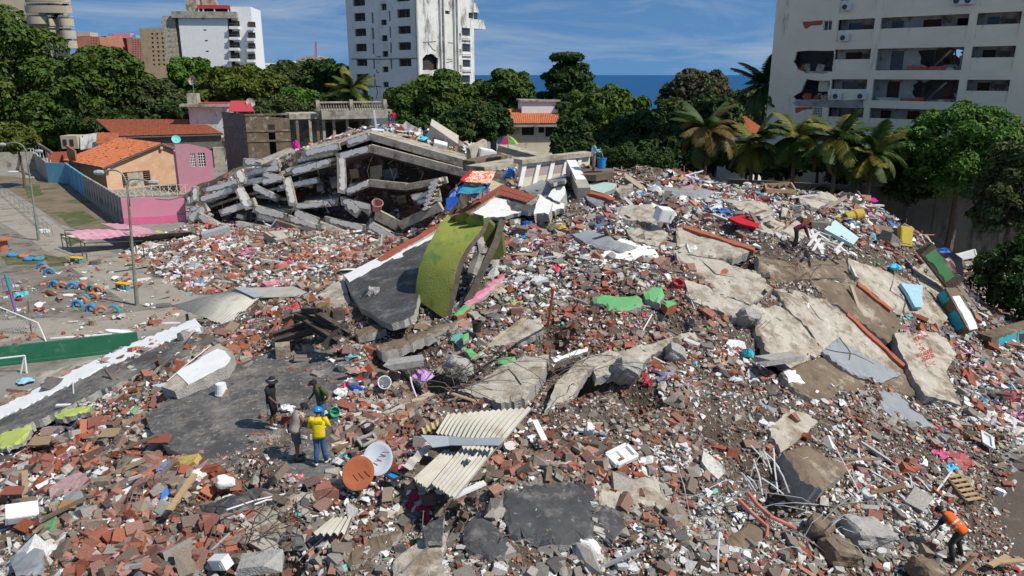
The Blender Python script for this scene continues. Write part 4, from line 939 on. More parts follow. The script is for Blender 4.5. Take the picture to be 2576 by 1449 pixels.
# ---------------------------------------------------------------- playground, walls and street furniture
def z4(x, y): return x * .33333,319.4 + y * .33333
def z5(x, y): return 638.9 + x * .248,287.5 + y * .248
def z6(x, y): return x * .4288,575 + y * .4288
def zA(x, y): return 858.7 + x * .33333,447.2 + y * .33333
def zC(x, y): return 1717.4 + x * .33333,447.2 + y * .33333
def zL(x, y): return x * .33333,802.5 + y * .33333
def zB(x, y): return 858.7 + x * .33333,930.2 + y * .33333
def zR(x, y): return 1717.4 + x * .33333,930.2 + y * .33333
def zM(x, y): return 1086.1 + x * .19842,351.4 + y * .19842
CLEAR = []                            # (pixel outline, share of rubble kept)

mat('path_concrete', (.34,.30,.245),(.28,.248,.20), scale=.6, bump=.3, bscale=10, detail=9, stain=[((.20,.172,.135),.5,.56),((.38,.25,.165),.35,.66),((.42,.39,.34),1.2,.64)])
mat('grey_dirt', (.185,.16,.13),(.245,.215,.175), scale=.8, bump=.6, bscale=12, detail=9, stain=[((.12,.10,.078),.6,.55),((.10,.10,.05),.4,.60),((.32,.29,.245),1.6,.64)])
mat('brown_dirt', (.17,.125,.085),(.22,.165,.11), scale=.4, bump=.5, bscale=8, stain=[((.08,.09,.035),.3,.56)])
mat('dark_dirt', (.085,.068,.052),(.12,.098,.075), scale=.4, bump=.5, bscale=8, stain=[((.20,.165,.12),.35,.60)])
mat('grass_patch', (.06,.085,.025),(.10,.115,.04), scale=1.5, bump=.9, bscale=20, stain=[((.17,.14,.09),.9,.55)])
def sheet_on_ground(name, poly, z, m, label):
 mb = MB(); pl = [P(u, v, 0) for u, v in poly]; k = []
 for i, p in enumerate(pl):                     # soften long straight borders
  q = pl[(i + 1) % len(pl)]; k.append(p)
  for t in (.33,.66): r = p.lerp(q, t); k.append(r + Vector((random.uniform(-.15,.15), random.uniform(-.15,.15),0)))
 mb.prism([Vector((p.x, p.y, z)) for p in k], (0,0,-.03)); return build(mb, name, m, label=label, kind='structure')
sheet_on_ground('dirt_yard', [(-60,560),(60,590),(140,645),(250,720),(330,765),(480,770),(300,802),(-80,812)], .008, 'grey_dirt', 'grey dirt playground yard with tyres')
sheet_on_ground('dirt_strip', [(-40,440),(120,450),(178,463),(305,572),(250,600),(150,562),(60,500)], .008, 'brown_dirt', 'brown dirt and grass strip beside the boundary wall')
sheet_on_ground('path', [(-60,470),(0,478),(60,510),(155,575),(240,618),(330,655),(500,745),(440,772),(330,765),(250,720),(140,645),(70,600),(-60,520)], .016, 'path_concrete', 'pale concrete path crossing the playground')
sheet_on_ground('path', [(-60,806),(200,800),(480,768),(560,790),(420,828),(300,838),(-60,866)], .016, 'path_concrete', 'pale concrete path between the yard and the green wall')
sheet_on_ground('street', [(2360,600),(2700,600),(2760,760),(2480,700)], .010, 'path_concrete', 'sunlit strip of street between the collapse and the boundary wall')
sheet_on_ground('dirt_road', [(2640,1120),(2460,1190),(2440,1330),(2500,1470),(2750,1470)], .012, 'dark_dirt', 'dark earth track at the lower right corner')
for k, pl in enumerate(([(150,590),(190,585),(215,605),(175,620)], [(0,645),(60,640),(120,650),(90,665),(20,668)], [(110,640),(165,648),(180,668),(120,672)], [(85,720),(140,708),(150,722),(95,730)], [(150,540),(210,530),(250,555),(180,572)], [(60,470),(100,465),(110,490),(70,500)])):
 sheet_on_ground('grass_patch', pl, .024, 'grass_patch', 'worn patch of green weeds on the playground dirt').update_tag()
for o in [o for o in bpy.data.objects if o.name.startswith('grass_patch')]: o['kind'] = 'stuff'

def wall_run(name, label, a, b, h, th, m, top='conc_grey', panels=0, cat='wall', jagtop=0, ht2=None, par=None):
 a = Vector((a.x, a.y, 0)); b = Vector((b.x, b.y, 0)); f = Fac(a[:2], (b - a)[:2]); L = (b - a).length; h2 = ht2 or h
 out = [(0,-.05),(L, -.05)] + ([(L, h2),(0, h)] if not jagtop else [(L * k / jagtop, h2 * (k / jagtop) + h * (1 - k / jagtop) + random.uniform(-.15,.08)) for k in range(jagtop, -1,-1)])
 mb = MB(); mb.prism([f.pt(s, z) for s, z in out], -f.n * th); o = build(mb, name, m, par, None if par else label, None if par else cat)
 for k in range(panels):
  s = L * (k + .5) / panels; mb = MB(); f.box(mb, s - .14,0, s + .14,(h * (1 - s / L) + h2 * s / L) + .02,-.06,-.003); build(mb, 'post', m, o)
 return f, o, L
a = P(313,566,0); b = P(215,497,0); c = P(172,462,0)
wall_run('boundary_wall', 'grey concrete panel wall along the dirt strip up to the pink wall', a, b, 2.8,.2, 'conc_grey', panels=14)
f, o, L = wall_run('blue_wall', 'pale blue painted wall corner at the end of the grey panel wall', b + Vector((-.05,.05,0)), c, 2.8,.2, 'blue_paint', panels=4)
mb = MB(); d = P(122,460,0); f2 = Fac(d[:2], (c - d)[:2]); f2.box(mb, 0,0,(c - d).length, 2.8,0,.2); build(mb, 'front_face', 'blue_paint', o)
f, o, L = wall_run('grey_wall', 'low grey rendered wall at the left edge behind the dirt strip', P(-40,432,0), P(92,428,0),2.9,.2, 'conc_grey')
wall_run('grey_wall', 'grey wall running from the blue corner back to the left', P(122,458,0), P(92,428,0),2.8,.2, 'conc_grey')
wall_run('brick_wall', 'raw red brick wall behind the blue painted wall', P(118,448,0) + Vector((0,1,0)), P(168,445,0) + Vector((0,1,0)),3.6,.2, 'brick_clay')
wall_run('terracotta_wall', 'tall terracotta rendered wall joining the blue wall to the peach house', P(168,447,0) + Vector((0,1,0)), P(208,470,0) + Vector((-1.5,2,0)),4.6,.2, 'terracotta_wall')
# sloping railing and shed clutter behind
p0 = Q(70,345,118); p1 = Q(130,385,108); mb = MB(); mb.beam(p0, p1,.3,.4); rl = build(mb, 'ramp_rail', 'conc_brown', None, 'sloping concrete ramp rail with white bars by the grey wall', 'railing')
for k in range(7):
 p = p0.lerp(p1,(k + .5) / 7); mb = MB(); mb.tube([p - Vector((0,.2,.2)), p - Vector((0,.2,2.0))], .05,5); build(mb, 'bar', 'white_paint', rl)
for i, (u0, u1, v0, v1, m, lb) in enumerate(((168,204,340,372, 'beige_wall', 'small beige shed behind the terracotta wall'),(205,245,336,375, 'dirty_white_wall', 'torn printed sheet standing left of the peach roof'),(245,295,333,362, 'orange_tile', 'rusty tin lean-to behind the peach roof'))):
 A = Q(u0, v1,114 - i); B = Q(u1, v0,114 - i); mb = MB(); dy = 2.5 if i == 0 else .12
 mb.box((A + B) / 2,(B.x - A.x, dy, B.z - A.z),(R_(-25) if i else 0, R_(-8) if i == 1 else 0,0)); o = build(mb, ('shed', 'torn_sheet', 'tin_roof')[i], m, None, lb, ('shed', 'sheet', 'roof')[i])
 if i == 0:
  for k in range(2): mb = MB(); mb.box(A + Vector((.6 + k, -1.3,.9)),(.5,.06,.9)); build(mb, 'opening', 'room_dark', o)
 else:
  mb = MB(); mb.tube([Vector((A.x + .3, A.y + .3,0)), Vector((A.x + .3, A.y + .3, B.z - .3))], .06,5); build(mb, 'post', 'conc_brown', o)
# stone wall under the trees, their shade painted into its dark base colour
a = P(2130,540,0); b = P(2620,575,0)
f, o, L = wall_run('boundary_wall', 'long boundary wall under the trees at the right, stained and darkened for their shade', Vector((20,70,0)), Vector((47,58,0)),5.2,.3, mat('tree_shade_wall', (.13,.12,.10),(.20,.185,.155), scale=.5, bump=.3, stain=[((.06,.055,.045),.6,.55,(1,1,.3))]), panels=6)
wall_run('boundary_wall', 'lower stained wall at the foot of the palms, painted dark for shade', Vector((8,71,0)), Vector((19.9,70.2,0)),4.6,.3, 'tree_shade_wall', panels=3)
for k, (u, v) in enumerate(((2412,560),(2535,570))):
 q = P(u, v + 45,0); mb = MB(); mb.tube([q, q + Vector((.1,.1,3.6))], [.16,.12], 7); t = build(mb, 'tree_trunk', 'bark', None, ('dark trunk painted white at its foot, left of two by the street', 'dark trunk painted white at its foot, nearest the frame edge')[k], 'trunk')
 mb = MB(); mb.tube([q, q + Vector((.03,.03,1.1))], [.172,.16], 7); build(mb, 'white_foot', 'white_paint', t)

# pink wall fallen end and pink sheet roof
A = P(313,567,0); B = P(470,558,0)
f, o, L = wall_run('pink_wall', 'bright pink broken end wall below the peach house terrace', A, B, 2.75,.22, 'pink_paint', jagtop=9, ht2=2.5)
mb = MB(); f.box(mb, .02,.02, L - .9,.75,-.03,-.003); build(mb, 'dado', mat('pink_deep', (.72,.16,.30),(.66,.13,.26)), o)
for pl in (((9,2.2),(8.2,1.7),(8.6,1.3)),((3.2,2.5),(4.4,2.35),(5.6,2.6)),((5,.8),(7.5,.9))):
 mb = MB(); mb.tube([f.pt(min(s, L), h, -.005) for s, h in pl], .035,4); build(mb, 'crack', 'conc_dark', o)
def awning():
 e = empty('pink_awning', P(190,610,0), 'collapsed pink sheet metal awning on thin black posts', 'awning')
 def hh(u, v, h): return P(u, v, h)
 for nm, q in (('front_sheet', ((162,583,1.5),(202,603,1.3),(330,592,1.25),(325,577,1.5))),('rear_sheet', ((252,562,1.2),(330,595,1.3),(400,588,.9),(372,572,.9)))):
  c = [hh(*k) for k in q]; mb = MB();
  def fn(s, t): p = c[0].lerp(c[1], t).lerp(c[3].lerp(c[2], t), s); return p + Vector((0,0,.03 * math.sin(s * 40) + .10 * math.sin(s * 4 + t * 3)))
  mb.sheet(fn, 40,3,.02); build(mb, nm, mat('pink_sheet', (.62,.33,.39),(.50,.25,.30), scale=1.2, bump=.2, stain=[((.30,.14,.15),1.2,.62)]), e)
 mb = MB(); c = [P(325,592,1.2), P(480,582,.8), P(500,590,.3), P(345,610,.2)]; mb.prism(c, (0,0,-.06)); build(mb, 'dark_sheet', 'conc_dark', e)
 for (u, v, h) in ((153,588,1.45),(163,580,1.5),(175,595,1.4),(202,606,1.3),(213,612,1.3),(325,600,1.2),(340,612,1.0),(360,620,1.0)):
  p = P(u, v, h); mb = MB(); mb.tube([Vector((p.x, p.y, 0)), p], .045,5); build(mb, 'post', 'metal_dark', e)
 for (p, q) in (((153,588,1.45),(213,612,1.3)),((163,580,1.5),(325,578,1.5)),((213,612,1.3),(360,606,1.0))):
  mb = MB(); mb.tube([P(*p), P(*q)], .04,5); build(mb, 'rail', 'metal_dark', e)
awning()

# lamp posts with two arms
mat('lamp_green', (.13,.17,.12),(.28,.30,.25), scale=1.2, rough=.6, bump=.1)
mat('lamp_grey', (.42,.44,.44),(.36,.38,.38), scale=3, rough=.4, bump=0)
def lamp(base, top, arms, label, r=.11):
 b = P(*base, 0); Y = b.y; t = Q(*top, Y); e = empty('street_lamp', b, label, 'lamp post')
 mb = MB(); mb.tube([b, b.lerp(t, .33), b.lerp(t, .34), t], [r * 1.3, r, r * .9, r * .62], 8); build(mb, 'pole', 'lamp_green', e)
 for (u, v) in arms:
  k = Q(u, v, Y); m = t.lerp(k, .35) + Vector((0,0,(k - t).length * .22)); mb = MB()
  pts_ = [t * (1 - s) ** 2 + (Vector((t.x, t.y, max(k.z, t.z) + .5))) * 2 * s * (1 - s) + k * s * s for s in [i / 8 for i in range(9)]]
  mb.tube([t - Vector((0,0,1.2))] + pts_, r * .5,6); a = build(mb, 'arm', 'lamp_green', e)
  dx = 1 if k.x > t.x else -1; mb = MB(); M = Euler((0, R_(90 * dx),0)).to_matrix()
  mb.lathe([(.01,-.4),(.13,-.3),(.17,0),(.12,.25),(.01,.3)], 8, k + Vector((.25 * dx, 0,-.02)), M); build(mb, 'lamp_head', 'lamp_grey', a)
lamp((345,768),(320,470),((258,433),(378,458)), 'green double armed street lamp beside the dirt yard')
lamp((98,605),(66,385),((12,363),(92,380)), 'green double armed street lamp farther back beside the path', .1)
e_ = empty('street_lamp', (Q(1128,335,96).x, 96,0), 'thin grey street lamp rising behind the pancaked block', 'lamp post')
mb = MB(); t = Q(1130,335,96); mb.tube([Vector((t.x, t.y, 0)), t, Q(1118,321,96), Q(1096,316,96)], [.1,.07,.06,.05], 6); build(mb, 'pole', 'lamp_grey', e_)
mb = MB(); mb.box(Q(1094,316,96),(1.0,.3,.15)); build(mb, 'lamp_head', 'lamp_grey', e_)

# half buried tyres, benches, spinner
mat('tyre_blue', (.03,.22,.45),(.05,.28,.50), scale=4, bump=.4, bscale=25); mat('tyre_clay', (.50,.19,.11),(.42,.16,.09), scale=4, bump=.4, bscale=25); mat('tyre_teal', (.05,.25,.32),(.06,.30,.36), scale=4, bump=.4, bscale=25)
def tyre(u, v, m, label, flat=False, R=.31, yaw=0):
 b = P(u, v, 0); mb = MB(); n = 16; k = 8; r = .11
 vs = []
 for i in range(n):
  t = 2 * math.pi * i / n
  for j in range(k):
   p = 2 * math.pi * j / k; q = R + r * 1.0 * math.cos(p); vs.append((q * math.cos(t), r * 1.15 * math.sin(p), q * math.sin(t)))
 fs = [(i * k + j, i * k + (j + 1) % k, ((i + 1) % n) * k + (j + 1) % k, ((i + 1) % n) * k + j) for i in range(n) for j in range(k)]
 mb.add(vs, fs); o = build(mb, 'tyre', m, None, label, 'tyre', 'painted tyres in the playground', origin=(0,0,0), smooth=True)
 o.location = b + Vector((0,0,.13 if flat else .12)); o.rotation_euler = (R_(90) if flat else 0,0, yaw)
TY = [(250,236,0,0),(270,254,1,0),(292,268,0,0),(322,345,0,0),(367,352,1,0),(428,355,0,0),(490,358,1,0),(540,370,2,0),(572,375,1,0),(492,425,2,0),(486,440,1,0),(458,462,0,0),(545,415,1,0),(538,488,0,0),(595,497,1,0),(672,494,2,0),(75,164,0,1),(140,170,1,1),(170,187,0,1),(228,186,2,1),(40,126,0,1)]
NM = ['blue', 'clay red', 'teal']; UN = ['first', 'second', 'third', 'fourth', 'fifth', 'sixth', 'seventh', 'eighth', 'ninth', 'tenth']; cnt = {}
for (x, y, c, fl) in TY:
 k = (c, fl); cnt[k] = cnt.get(k, 0) + 1
 u, v = z6(x, y); tyre(u, v, ('tyre_blue', 'tyre_clay', 'tyre_teal')[c], f"{NM[c]} painted tyre {'lying flat' if fl else 'half buried'} in yard, {UN[cnt[k] - 1]} from the back", bool(fl), yaw=random.uniform(-.3,.3))
mat('yellow_paint', (.75,.45,.03),(.68,.40,.03), scale=3); mat('teal_paint', (.05,.30,.36),(.06,.26,.32), scale=3)
for k, (x, y, lb) in enumerate(((450,205, 'yellow topped bench with teal legs beside the path'),(722,360, 'yellow topped bench with teal legs beside the near street lamp'))):
 u, v = z6(x, y); b = P(u, v, 0); e = empty('bench', b, lb, 'bench'); rt = Euler((0,0, R_(-18))).to_matrix()
 mb = MB(); mb.box(b + Vector((0,0,.47)),(1.1,.42,.09), rt); build(mb, 'seat', 'yellow_paint', e)
 for s in (-.38,.38): mb = MB(); mb.box(b + rt @ Vector((s, 0,.21)),(.16,.34,.42), rt); build(mb, 'leg', 'teal_paint', e)
def spinner():
 b = P(40,786,0); e = empty('playground_spinner', b, 'purple and teal playground climbing post with yellow rungs', 'play post'); mp_ = mat('purple_paint', (.25,.14,.42),(.22,.12,.36), scale=3)
 mb = MB(); mb.tube([b, b + Vector((-.1,0,1.5))], .09,8); build(mb, 'pole', mp_, e)
 mb = MB(); mb.tube([b + Vector((-.1,0,1.5)), b + Vector((-.2,0,2.5))], .10,8); build(mb, 'pole_top', 'teal_paint', e)
 for h, m, w_ in ((1.35, 'yellow_paint', .45),(1.2, 'yellow_paint', .4),(1.3, mp_, .7)):
  mb = MB(); mb.tube([b + Vector((-w_, .1, h)), b + Vector((w_ - .1,-.1, h + .1))], .035,5); build(mb, 'rung', m, e)
 for s in (-1,1):
  mb = MB(); mb.tube([b + Vector((-.15,0,2.3)), b + Vector((-.15 + .35 * s, 0,2.2)), b + Vector((-.1 + .4 * s, 0,1.4))], .03,5); build(mb, 'handle', mp_, e)
spinner()
b = P(8,632,0); e = empty('drum_table', b, 'round red topped drum table at the left edge of the yard', 'table'); mb = MB(); mb.lathe([(.01,1.02),(.85,1.02),(.85,1.1),(.01,1.1)], 14, b); build(mb, 'tabletop', 'terracotta_wall', e)
mb = MB(); mb.lathe([(.42,0),(.45,.5),(.42,1.015),(.01,1.016)], 14, b); build(mb, 'base', 'tyre_clay', e)
# railing along the path
e = empty('path_railing', P(60,520,0), 'thin dark railing along the far side of the path', 'railing'); pr = [P(2 + k * 12,485 + k * 10.2,0) for k in range(12)]
for p in pr: mb = MB(); mb.tube([p, p + Vector((0,0,1.0))], .03,4); build(mb, 'post', 'lamp_green', e)
mb = MB(); mb.tube([p + Vector((0,0,1.0)) for p in pr], .03,4); build(mb, 'top_rail', 'lamp_green', e); mb = MB(); mb.tube([p + Vector((0,0,.5)) for p in pr], .02,4); build(mb, 'mid_rail', 'lamp_green', e)
# green low wall, fence, goal
mat('green_paint', (.02,.13,.07),(.03,.17,.09), scale=.8, bump=.15, stain=[((.12,.20,.14),1.4,.62)])
A = P(-40,925,0); B = P(350,880,0); f, o, L = wall_run('green_wall', 'low dark green painted wall beside the sports court', A, B, 1.0,.18, 'green_paint'); fw = f
mb = MB(); f.box(mb, 0,.02, L, .16,-.12,-.003); build(mb, 'base_kerb', 'green_paint', o)
def fence():
 e = empty('chain_link_fence', P(80,862,0), 'sagging chain link fence with bent pipe above the green wall', 'fence')
 tops = [Q(-30,760, fw.o.y + 2), Q(65,757,44), Q(70,802,44)]
 for u, v0, v1 in ((0,870,755),(82,862,757)):
  p = Q(u, v0,41.5); t = Q(u - 12, v1,41.5); mb = MB(); mb.tube([p, t], .045,6); build(mb, 'post', 'conc_brown', e)
 mb = MB(); mb.tube([Q(-20,765,41.5), Q(95,812,41.3), Q(110,845,40.5), Q(130,895,39.5), Q(153,913,39)], .04,6); build(mb, 'bent_pipe', 'ac_white', e)
 for (a, b, c, d) in (((-20,770),(92,812),(82,862),(-20,868)),((120,862),(255,862),(215,905),(140,905))):
  mb = MB(); k = [Q(u, v, 41.4 if u < 100 else 39.6) for u, v in (a, b, c, d)]; n = 16
  for i in range(n + 1):
   for j in (0,1):
    t = i / n; p = k[0].lerp(k[1], t); q = k[3].lerp(k[2], min(max(t + (.35 if j else -.35),0),1)); mb.tube([p, q], .008,3, cap=False)
  build(mb, 'wire_mesh', 'lamp_grey', e)
 mb = MB(); mb.tube([Q(150,897,39.2), Q(236,878,39.4)], .04,6); build(mb, 'loose_pipe', 'ac_white', e)
fence()
e = empty('goal_frame', P(40,960,0), 'white metal football goal frame cut by the left edge', 'goal'); Yg = 35.5
for nm, q in (('crossbar', [(-30,905),(62,895)]),('post', [(62,895),(46,966)]),('brace', [(62,895),(68,944)]),('ground_bar', [(68,944),(60,955)])):
 mb = MB(); mb.tube([Q(u, v, Yg) for u, v in q], .05,6); build(mb, nm, 'white_paint', e)
# litter on the playground: papers, planks, blocks
for k, (u, v, sx, sy, m, nm, lb) in enumerate(((300,836,1.9,.5, 'white_paint', 'white_board', 'white panel lying beside the green wall'),(205,848,3.2,.18, 'white_paint', 'white_plank', 'long white plank beside the green wall'),(175,744,.9,.5, 'white_paint', 'torn_sheet', 'white sheet lying beside the blue tyres'),(235,818,.45,.3, 'conc_light', 'hollow_block', 'single concrete block on the pale lower path'),(430,815,1.1,.3, 'ac_white', 'white_board', 'white strip on the lower path end'),(410,770,1.0,.9, 'conc_dark', 'dark_mat', 'dark mat on the path near the corrugated roof'),(180,596,1.6,.9, 'cream_wall', 'board', 'pale board on the strip beside the path'),(112,585,.9,.6, 'white_paint', 'basin', 'white broken basin beside the path'),(240,665,.8,.6, 'conc_dark', 'basket', 'dark woven basket beside the path'),(35,432,1.6,1.0, 'white_paint', 'white_board', 'white sheet by the low grey wall'),(70,447,2.2,1.6, 'conc_light', 'well_cover', 'round pale slab by the low grey wall'),(35,465,1.3,.8, 'tyre_blue', 'tarp', 'small blue tarp by the path railing'))):
 p = P(u, v, 0); mb = MB(); n = 9; h = .28 if nm in ('hollow_block', 'basket', 'basin') else .06; an = random.uniform(-.4,.4)
 rt = Euler((0,0, an)).to_matrix(); pl = [p + rt @ Vector((sx / 2 * math.copysign(min(1, abs(1.25 * math.cos(t))), math.cos(t)), sy / 2 * math.copysign(min(1, abs(1.25 * math.sin(t))), math.sin(t)), h + .02)) for t in [2 * math.pi * (i + .5) / (8 if sx > .6 else 8) for i in range(8)]]
 mb.prism(pl, (0,0,-h)); build(mb, nm, m, None, lb, nm.replace('_', ' '))
# ---------------------------------------------------------------- the pancaked block behind
mat('plaster_white', (.88,.845,.77),(.80,.765,.70), scale=1.5, bump=.25, bscale=14, stain=[((.52,.49,.44),2.2,.64)])
mat('ochre_ceiling', (.44,.30,.16),(.52,.42,.30), scale=.5, bump=.1)
mat('bitumen', (.070,.069,.068),(.125,.120,.114), scale=1.6, rough=.9, bump=.6, bscale=26, detail=10, stain=[((.24,.215,.18),.8,.54),((.16,.15,.135),3.0,.54),((.34,.30,.25),6,.60),((.075,.073,.07),.6,.57)])
mat('bitumen_clean', (.045,.045,.047),(.085,.083,.081), scale=1.3, rough=.8, bump=.5, bscale=20, detail=9, stain=[((.17,.155,.14),1.2,.58),((.24,.215,.185),5,.63)])
mat('grey_slab', (.23,.25,.26),(.29,.30,.305), scale=.8, rough=.7, bump=.2, stain=[((.36,.35,.33),1.6,.62),((.17,.17,.165),.9,.6)])
mat('green_plaster', (.12,.36,.13),(.16,.42,.17), scale=1.2, bump=.25, stain=[((.34,.30,.24),2.2,.62)])
mat('lime_wall', (.27,.285,.055),(.20,.235,.045), scale=.7, bump=.4, bscale=14, detail=9, stain=[((.085,.16,.045),.5,.55),((.36,.36,.11),.8,.62),((.13,.115,.05),2.2,.62),((.30,.27,.21),5.5,.68)])
mat('lime_plaster', (.46,.53,.13),(.40,.47,.11), scale=1.2, bump=.25, stain=[((.40,.35,.26),1.5,.64)])
mat('tile_red', (.36,.10,.055),(.29,.08,.045), scale=3, rough=.55, bump=.15)
mat('raw_edge', (.42,.40,.36),(.30,.285,.26), scale=5, bump=1.0, bscale=22)
def edgejag(poly, px=3.0, step=16):
 o = []
 for i in range(len(poly)):
  a, b = poly[i], poly[(i + 1) % len(poly)]; n = max(1, int(math.hypot(b[0] - a[0], b[1] - a[1]) / step)); o.append(a)
  for k in range(1, n):
   t = k / n; o.append((a[0] + (b[0] - a[0]) * t + random.uniform(-px, px), a[1] + (b[1] - a[1]) * t + random.uniform(-px, px)))
 return o
blk = empty('pancaked_block', (-12,72,0), 'collapsed white and grey building folded into tilted stacked floor slabs', 'collapsed building')
def patch_on(a, b, ht, sd_off, up, par, m='plaster_white', lo=.12, hi=.9, dp=.03):
 """a jagged flake of white plaster left on a beam's front face"""
 a, b = Vector(a), Vector(b); L = (b - a).length; d = (b - a) / L; n = max(6, int(L / .22)); top = []; bot = []
 i0 = random.uniform(.0,.12) * L; i1 = L - random.uniform(.0,.15) * L
 for k in range(n + 1):
  s = i0 + (i1 - i0) * k / n; tp = .5 * ht - random.uniform(.0,.16) * ht; bt = -.5 * ht + (random.uniform(.0,.25) + .2 * float(vnoise(np.float64(s * .9 + a.x), np.float64(a.z)))) * ht
  if k in (0, n): m_ = (tp + bt) / 2; tp = m_ + .15 * ht; bt = m_ - .15 * ht
  top.append(a + d * s + up * tp); bot.append(a + d * s + up * bt)
 mb = MB(); mb.prism([p + sd_off for p in top + bot[::-1]], -sd_off.normalized() * (dp * .9)); return build(mb, 'plaster_flake', m, par)
def beam_b(x0, y0, x1, y1, hz, plaster=True, dy=0.0, wd=.35, m='conc_grey', nm='beam', z=None, dyb=None):
 zz = z or z5; (u0, v0),(u1, v1) = zz(x0, y0), zz(x1, y1)
 Y0 = YC(u0) + dy; Y1 = YC(u1) + (dy if dyb is None else dyb); a = Q(u0, v0, Y0); b = Q(u1, v1, Y1)
 sc = (.248 if zz is z5 else .33333) * Y0 / FPX * 1.02; ht = hz * sc
 mb = MB(); dirv = (b - a).normalized(); upv = Vector((0,0,1)) if abs(dirv.z) < .75 else Vector((1,0,0))
 mb.beam(a, b, wd, ht, upv, jag=.12); o = build(mb, nm, m, blk)
 sdv = dirv.cross(upv).normalized(); uu = sdv.cross(dirv).normalized()
 if sdv.y > 0: sdv = -sdv
 if plaster: patch_on(a, b, ht, sdv * (wd / 2 + .02), uu, o)
 return o
for q in [(1180,222,2165,505,70,0,0),(1172,222,955,298,75,1,0),(880,320,490,410,70,1,.3),(860,385,420,475,45,1,.8),(1190,345,2165,600,78,0,-.4),(1188,345,845,435,70,1,-.4),(775,485,385,590,75,1,-.2),(300,640,95,690,62,1,.2),(265,545,0,580,62,1,.5),
    (1170,695,1560,735,70,0,-1.0),(1560,735,1960,665,62,0,-1.0),(1168,697,950,785,70,1,-1.0),(25,965,375,1000,62,1,0),(520,920,862,885,75,1,-.2),(420,1000,660,1095,92,1,-.5),(35,1035,250,1062,85,1,-.3),(345,1050,650,1150,62,1,-.8),(730,1070,1130,1160,75,1,-.8),(730,1145,915,1250,75,1,-1.2),(950,905,1075,1005,115,1,-.9),(1165,1085,1390,1280,95,1,-1.5),(630,1195,800,1265,50,1,-1.4),(1050,1262,1262,1330,80,0,-1.8),
    (1235,1010,1470,1130,110,0,-1.6),(1010,870,1190,1010,60,1,-.6),(1610,850,1890,790,70,1,-1.8),(1660,890,1900,860,50,1,-2.0),(1480,1130,1900,930,90,0,-2.4),(200,1150,420,1290,60,0,-.5),(480,1260,640,1300,70,0,-1),(820,1290,1020,1360,60,0,-1.6)]:
 beam_b(*q[:5], bool(q[5]), q[6], m='conc_grey' if q[5] else 'conc_light')
for q in [(1840,265,2110,275,55,1,.5),(1990,360,2130,395,50,1,.2),(1520,560,1720,500,50,1,.2),(1440,600,1600,690,55,1,-.3),(1790,665,1850,685,40,1,0),(1840,420,2140,375,45,1,.4)]:
 beam_b(*q[:5], bool(q[5]), q[6], z=z4)
for q, zz in (((888,440,895,800,85), z5),((335,640,402,930,80), z5),((1800,460,1890,620,65), z4),((1475,450,1470,560,45), z4),((1800,330,1830,420,60), z4),((1430,520,1445,580,40), z4)):
 beam_b(*q, True, -.5,.4, nm='column', z=zz)
def floor_px(pts_, back=9.0, th=.28, m='conc_light', dy=0.0, rise=.2, nm='floor_slab', dx=-.8, under=None):
 F = [Q(*z5(x, y), YC(z5(x, y)[0]) + dy) for x, y in pts_]; Bk = [p + Vector((dx, back, rise)) for p in F]; mb = MB()
 for i in range(len(F) - 1):
  t = [F[i], F[i + 1], Bk[i + 1], Bk[i]]; z = Vector((0,0,-th)); k = [p + z for p in t] + t
  mb.hexa(k);
 o = build(mb, nm, m, blk)
 if under:
  mb = MB()
  for i in range(len(F) - 1):
   t = [F[i], F[i + 1], Bk[i + 1], Bk[i]]; z = Vector((0,0,-th - .012)); mb.add([p + z + Vector((0,.3,0)) for p in t], [(3,2,1,0)])
  mb2 = MB(); mb2.v = mb.v; mb2.f = mb.f; mb2.m = mb.m; build(mb2, 'ceiling_paint', under, o)
 return o
floor_px([(490,385),(880,290),(1180,190),(2165,472)], 8, m='conc_light', nm='roof_slab', dy=.2)
floor_px([(390,560),(850,430),(1190,312),(2165,570)], 9, m='conc_grey', under='ochre_ceiling', dy=-.2, rise=-2.6)
floor_px([(0,560),(265,520)], 6, dy=.6); floor_px([(95,665),(300,612)], 6, dy=.4)
floor_px([(950,760),(1170,665),(1560,705),(1960,635)], 7, m='conc_grey', under='ochre_ceiling', dy=-.8, rise=-2.0)
floor_px([(20,935),(375,970),(520,890),(860,850)], 6, m='conc_grey', dy=.1)
floor_px([(20,820),(330,850),(420,760)], 6, m='conc_grey', dy=.6); floor_px([(420,970),(700,1060),(1130,1130)], 5, m='conc_dark', dy=-.4)
floor_px([(640,1180),(1000,1320)], 5, m='conc_dark', dy=-1.0)
# broken leaning slab pieces inside
for (x0, y0, x1, y1, m) in ((980,560,1060,640, 'ochre_ceiling'),(1185,530,1300,640, 'ochre_ceiling'),(1320,560,1460,650, 'conc_dark'),(640,690,700,780, 'conc_grey'),(780,640,840,740, 'conc_grey'),(60,760,210,830, 'conc_grey'),(460,650,600,730, 'conc_grey'),(1460,830,1540,900, 'conc_light'),(850,1130,1000,1230, 'teal_paint')):
 u, v = z5(x0, y0); u1, v1 = z5(x1, y1); Y = YC(u) + 1.2; c = (Q(u, v, Y) + Q(u1, v1, Y)) / 2; w_ = abs(u1 - u) * Y / FPX; h_ = abs(v1 - v) * Y / FPX
 mb = MB(); mb.box(c, (w_ * 1.1,.2, h_ * 1.15),(R_(random.uniform(-30,10)), R_(random.uniform(-15,15)), R_(random.uniform(-20,20)))); build(mb, 'wall_piece', m, blk)
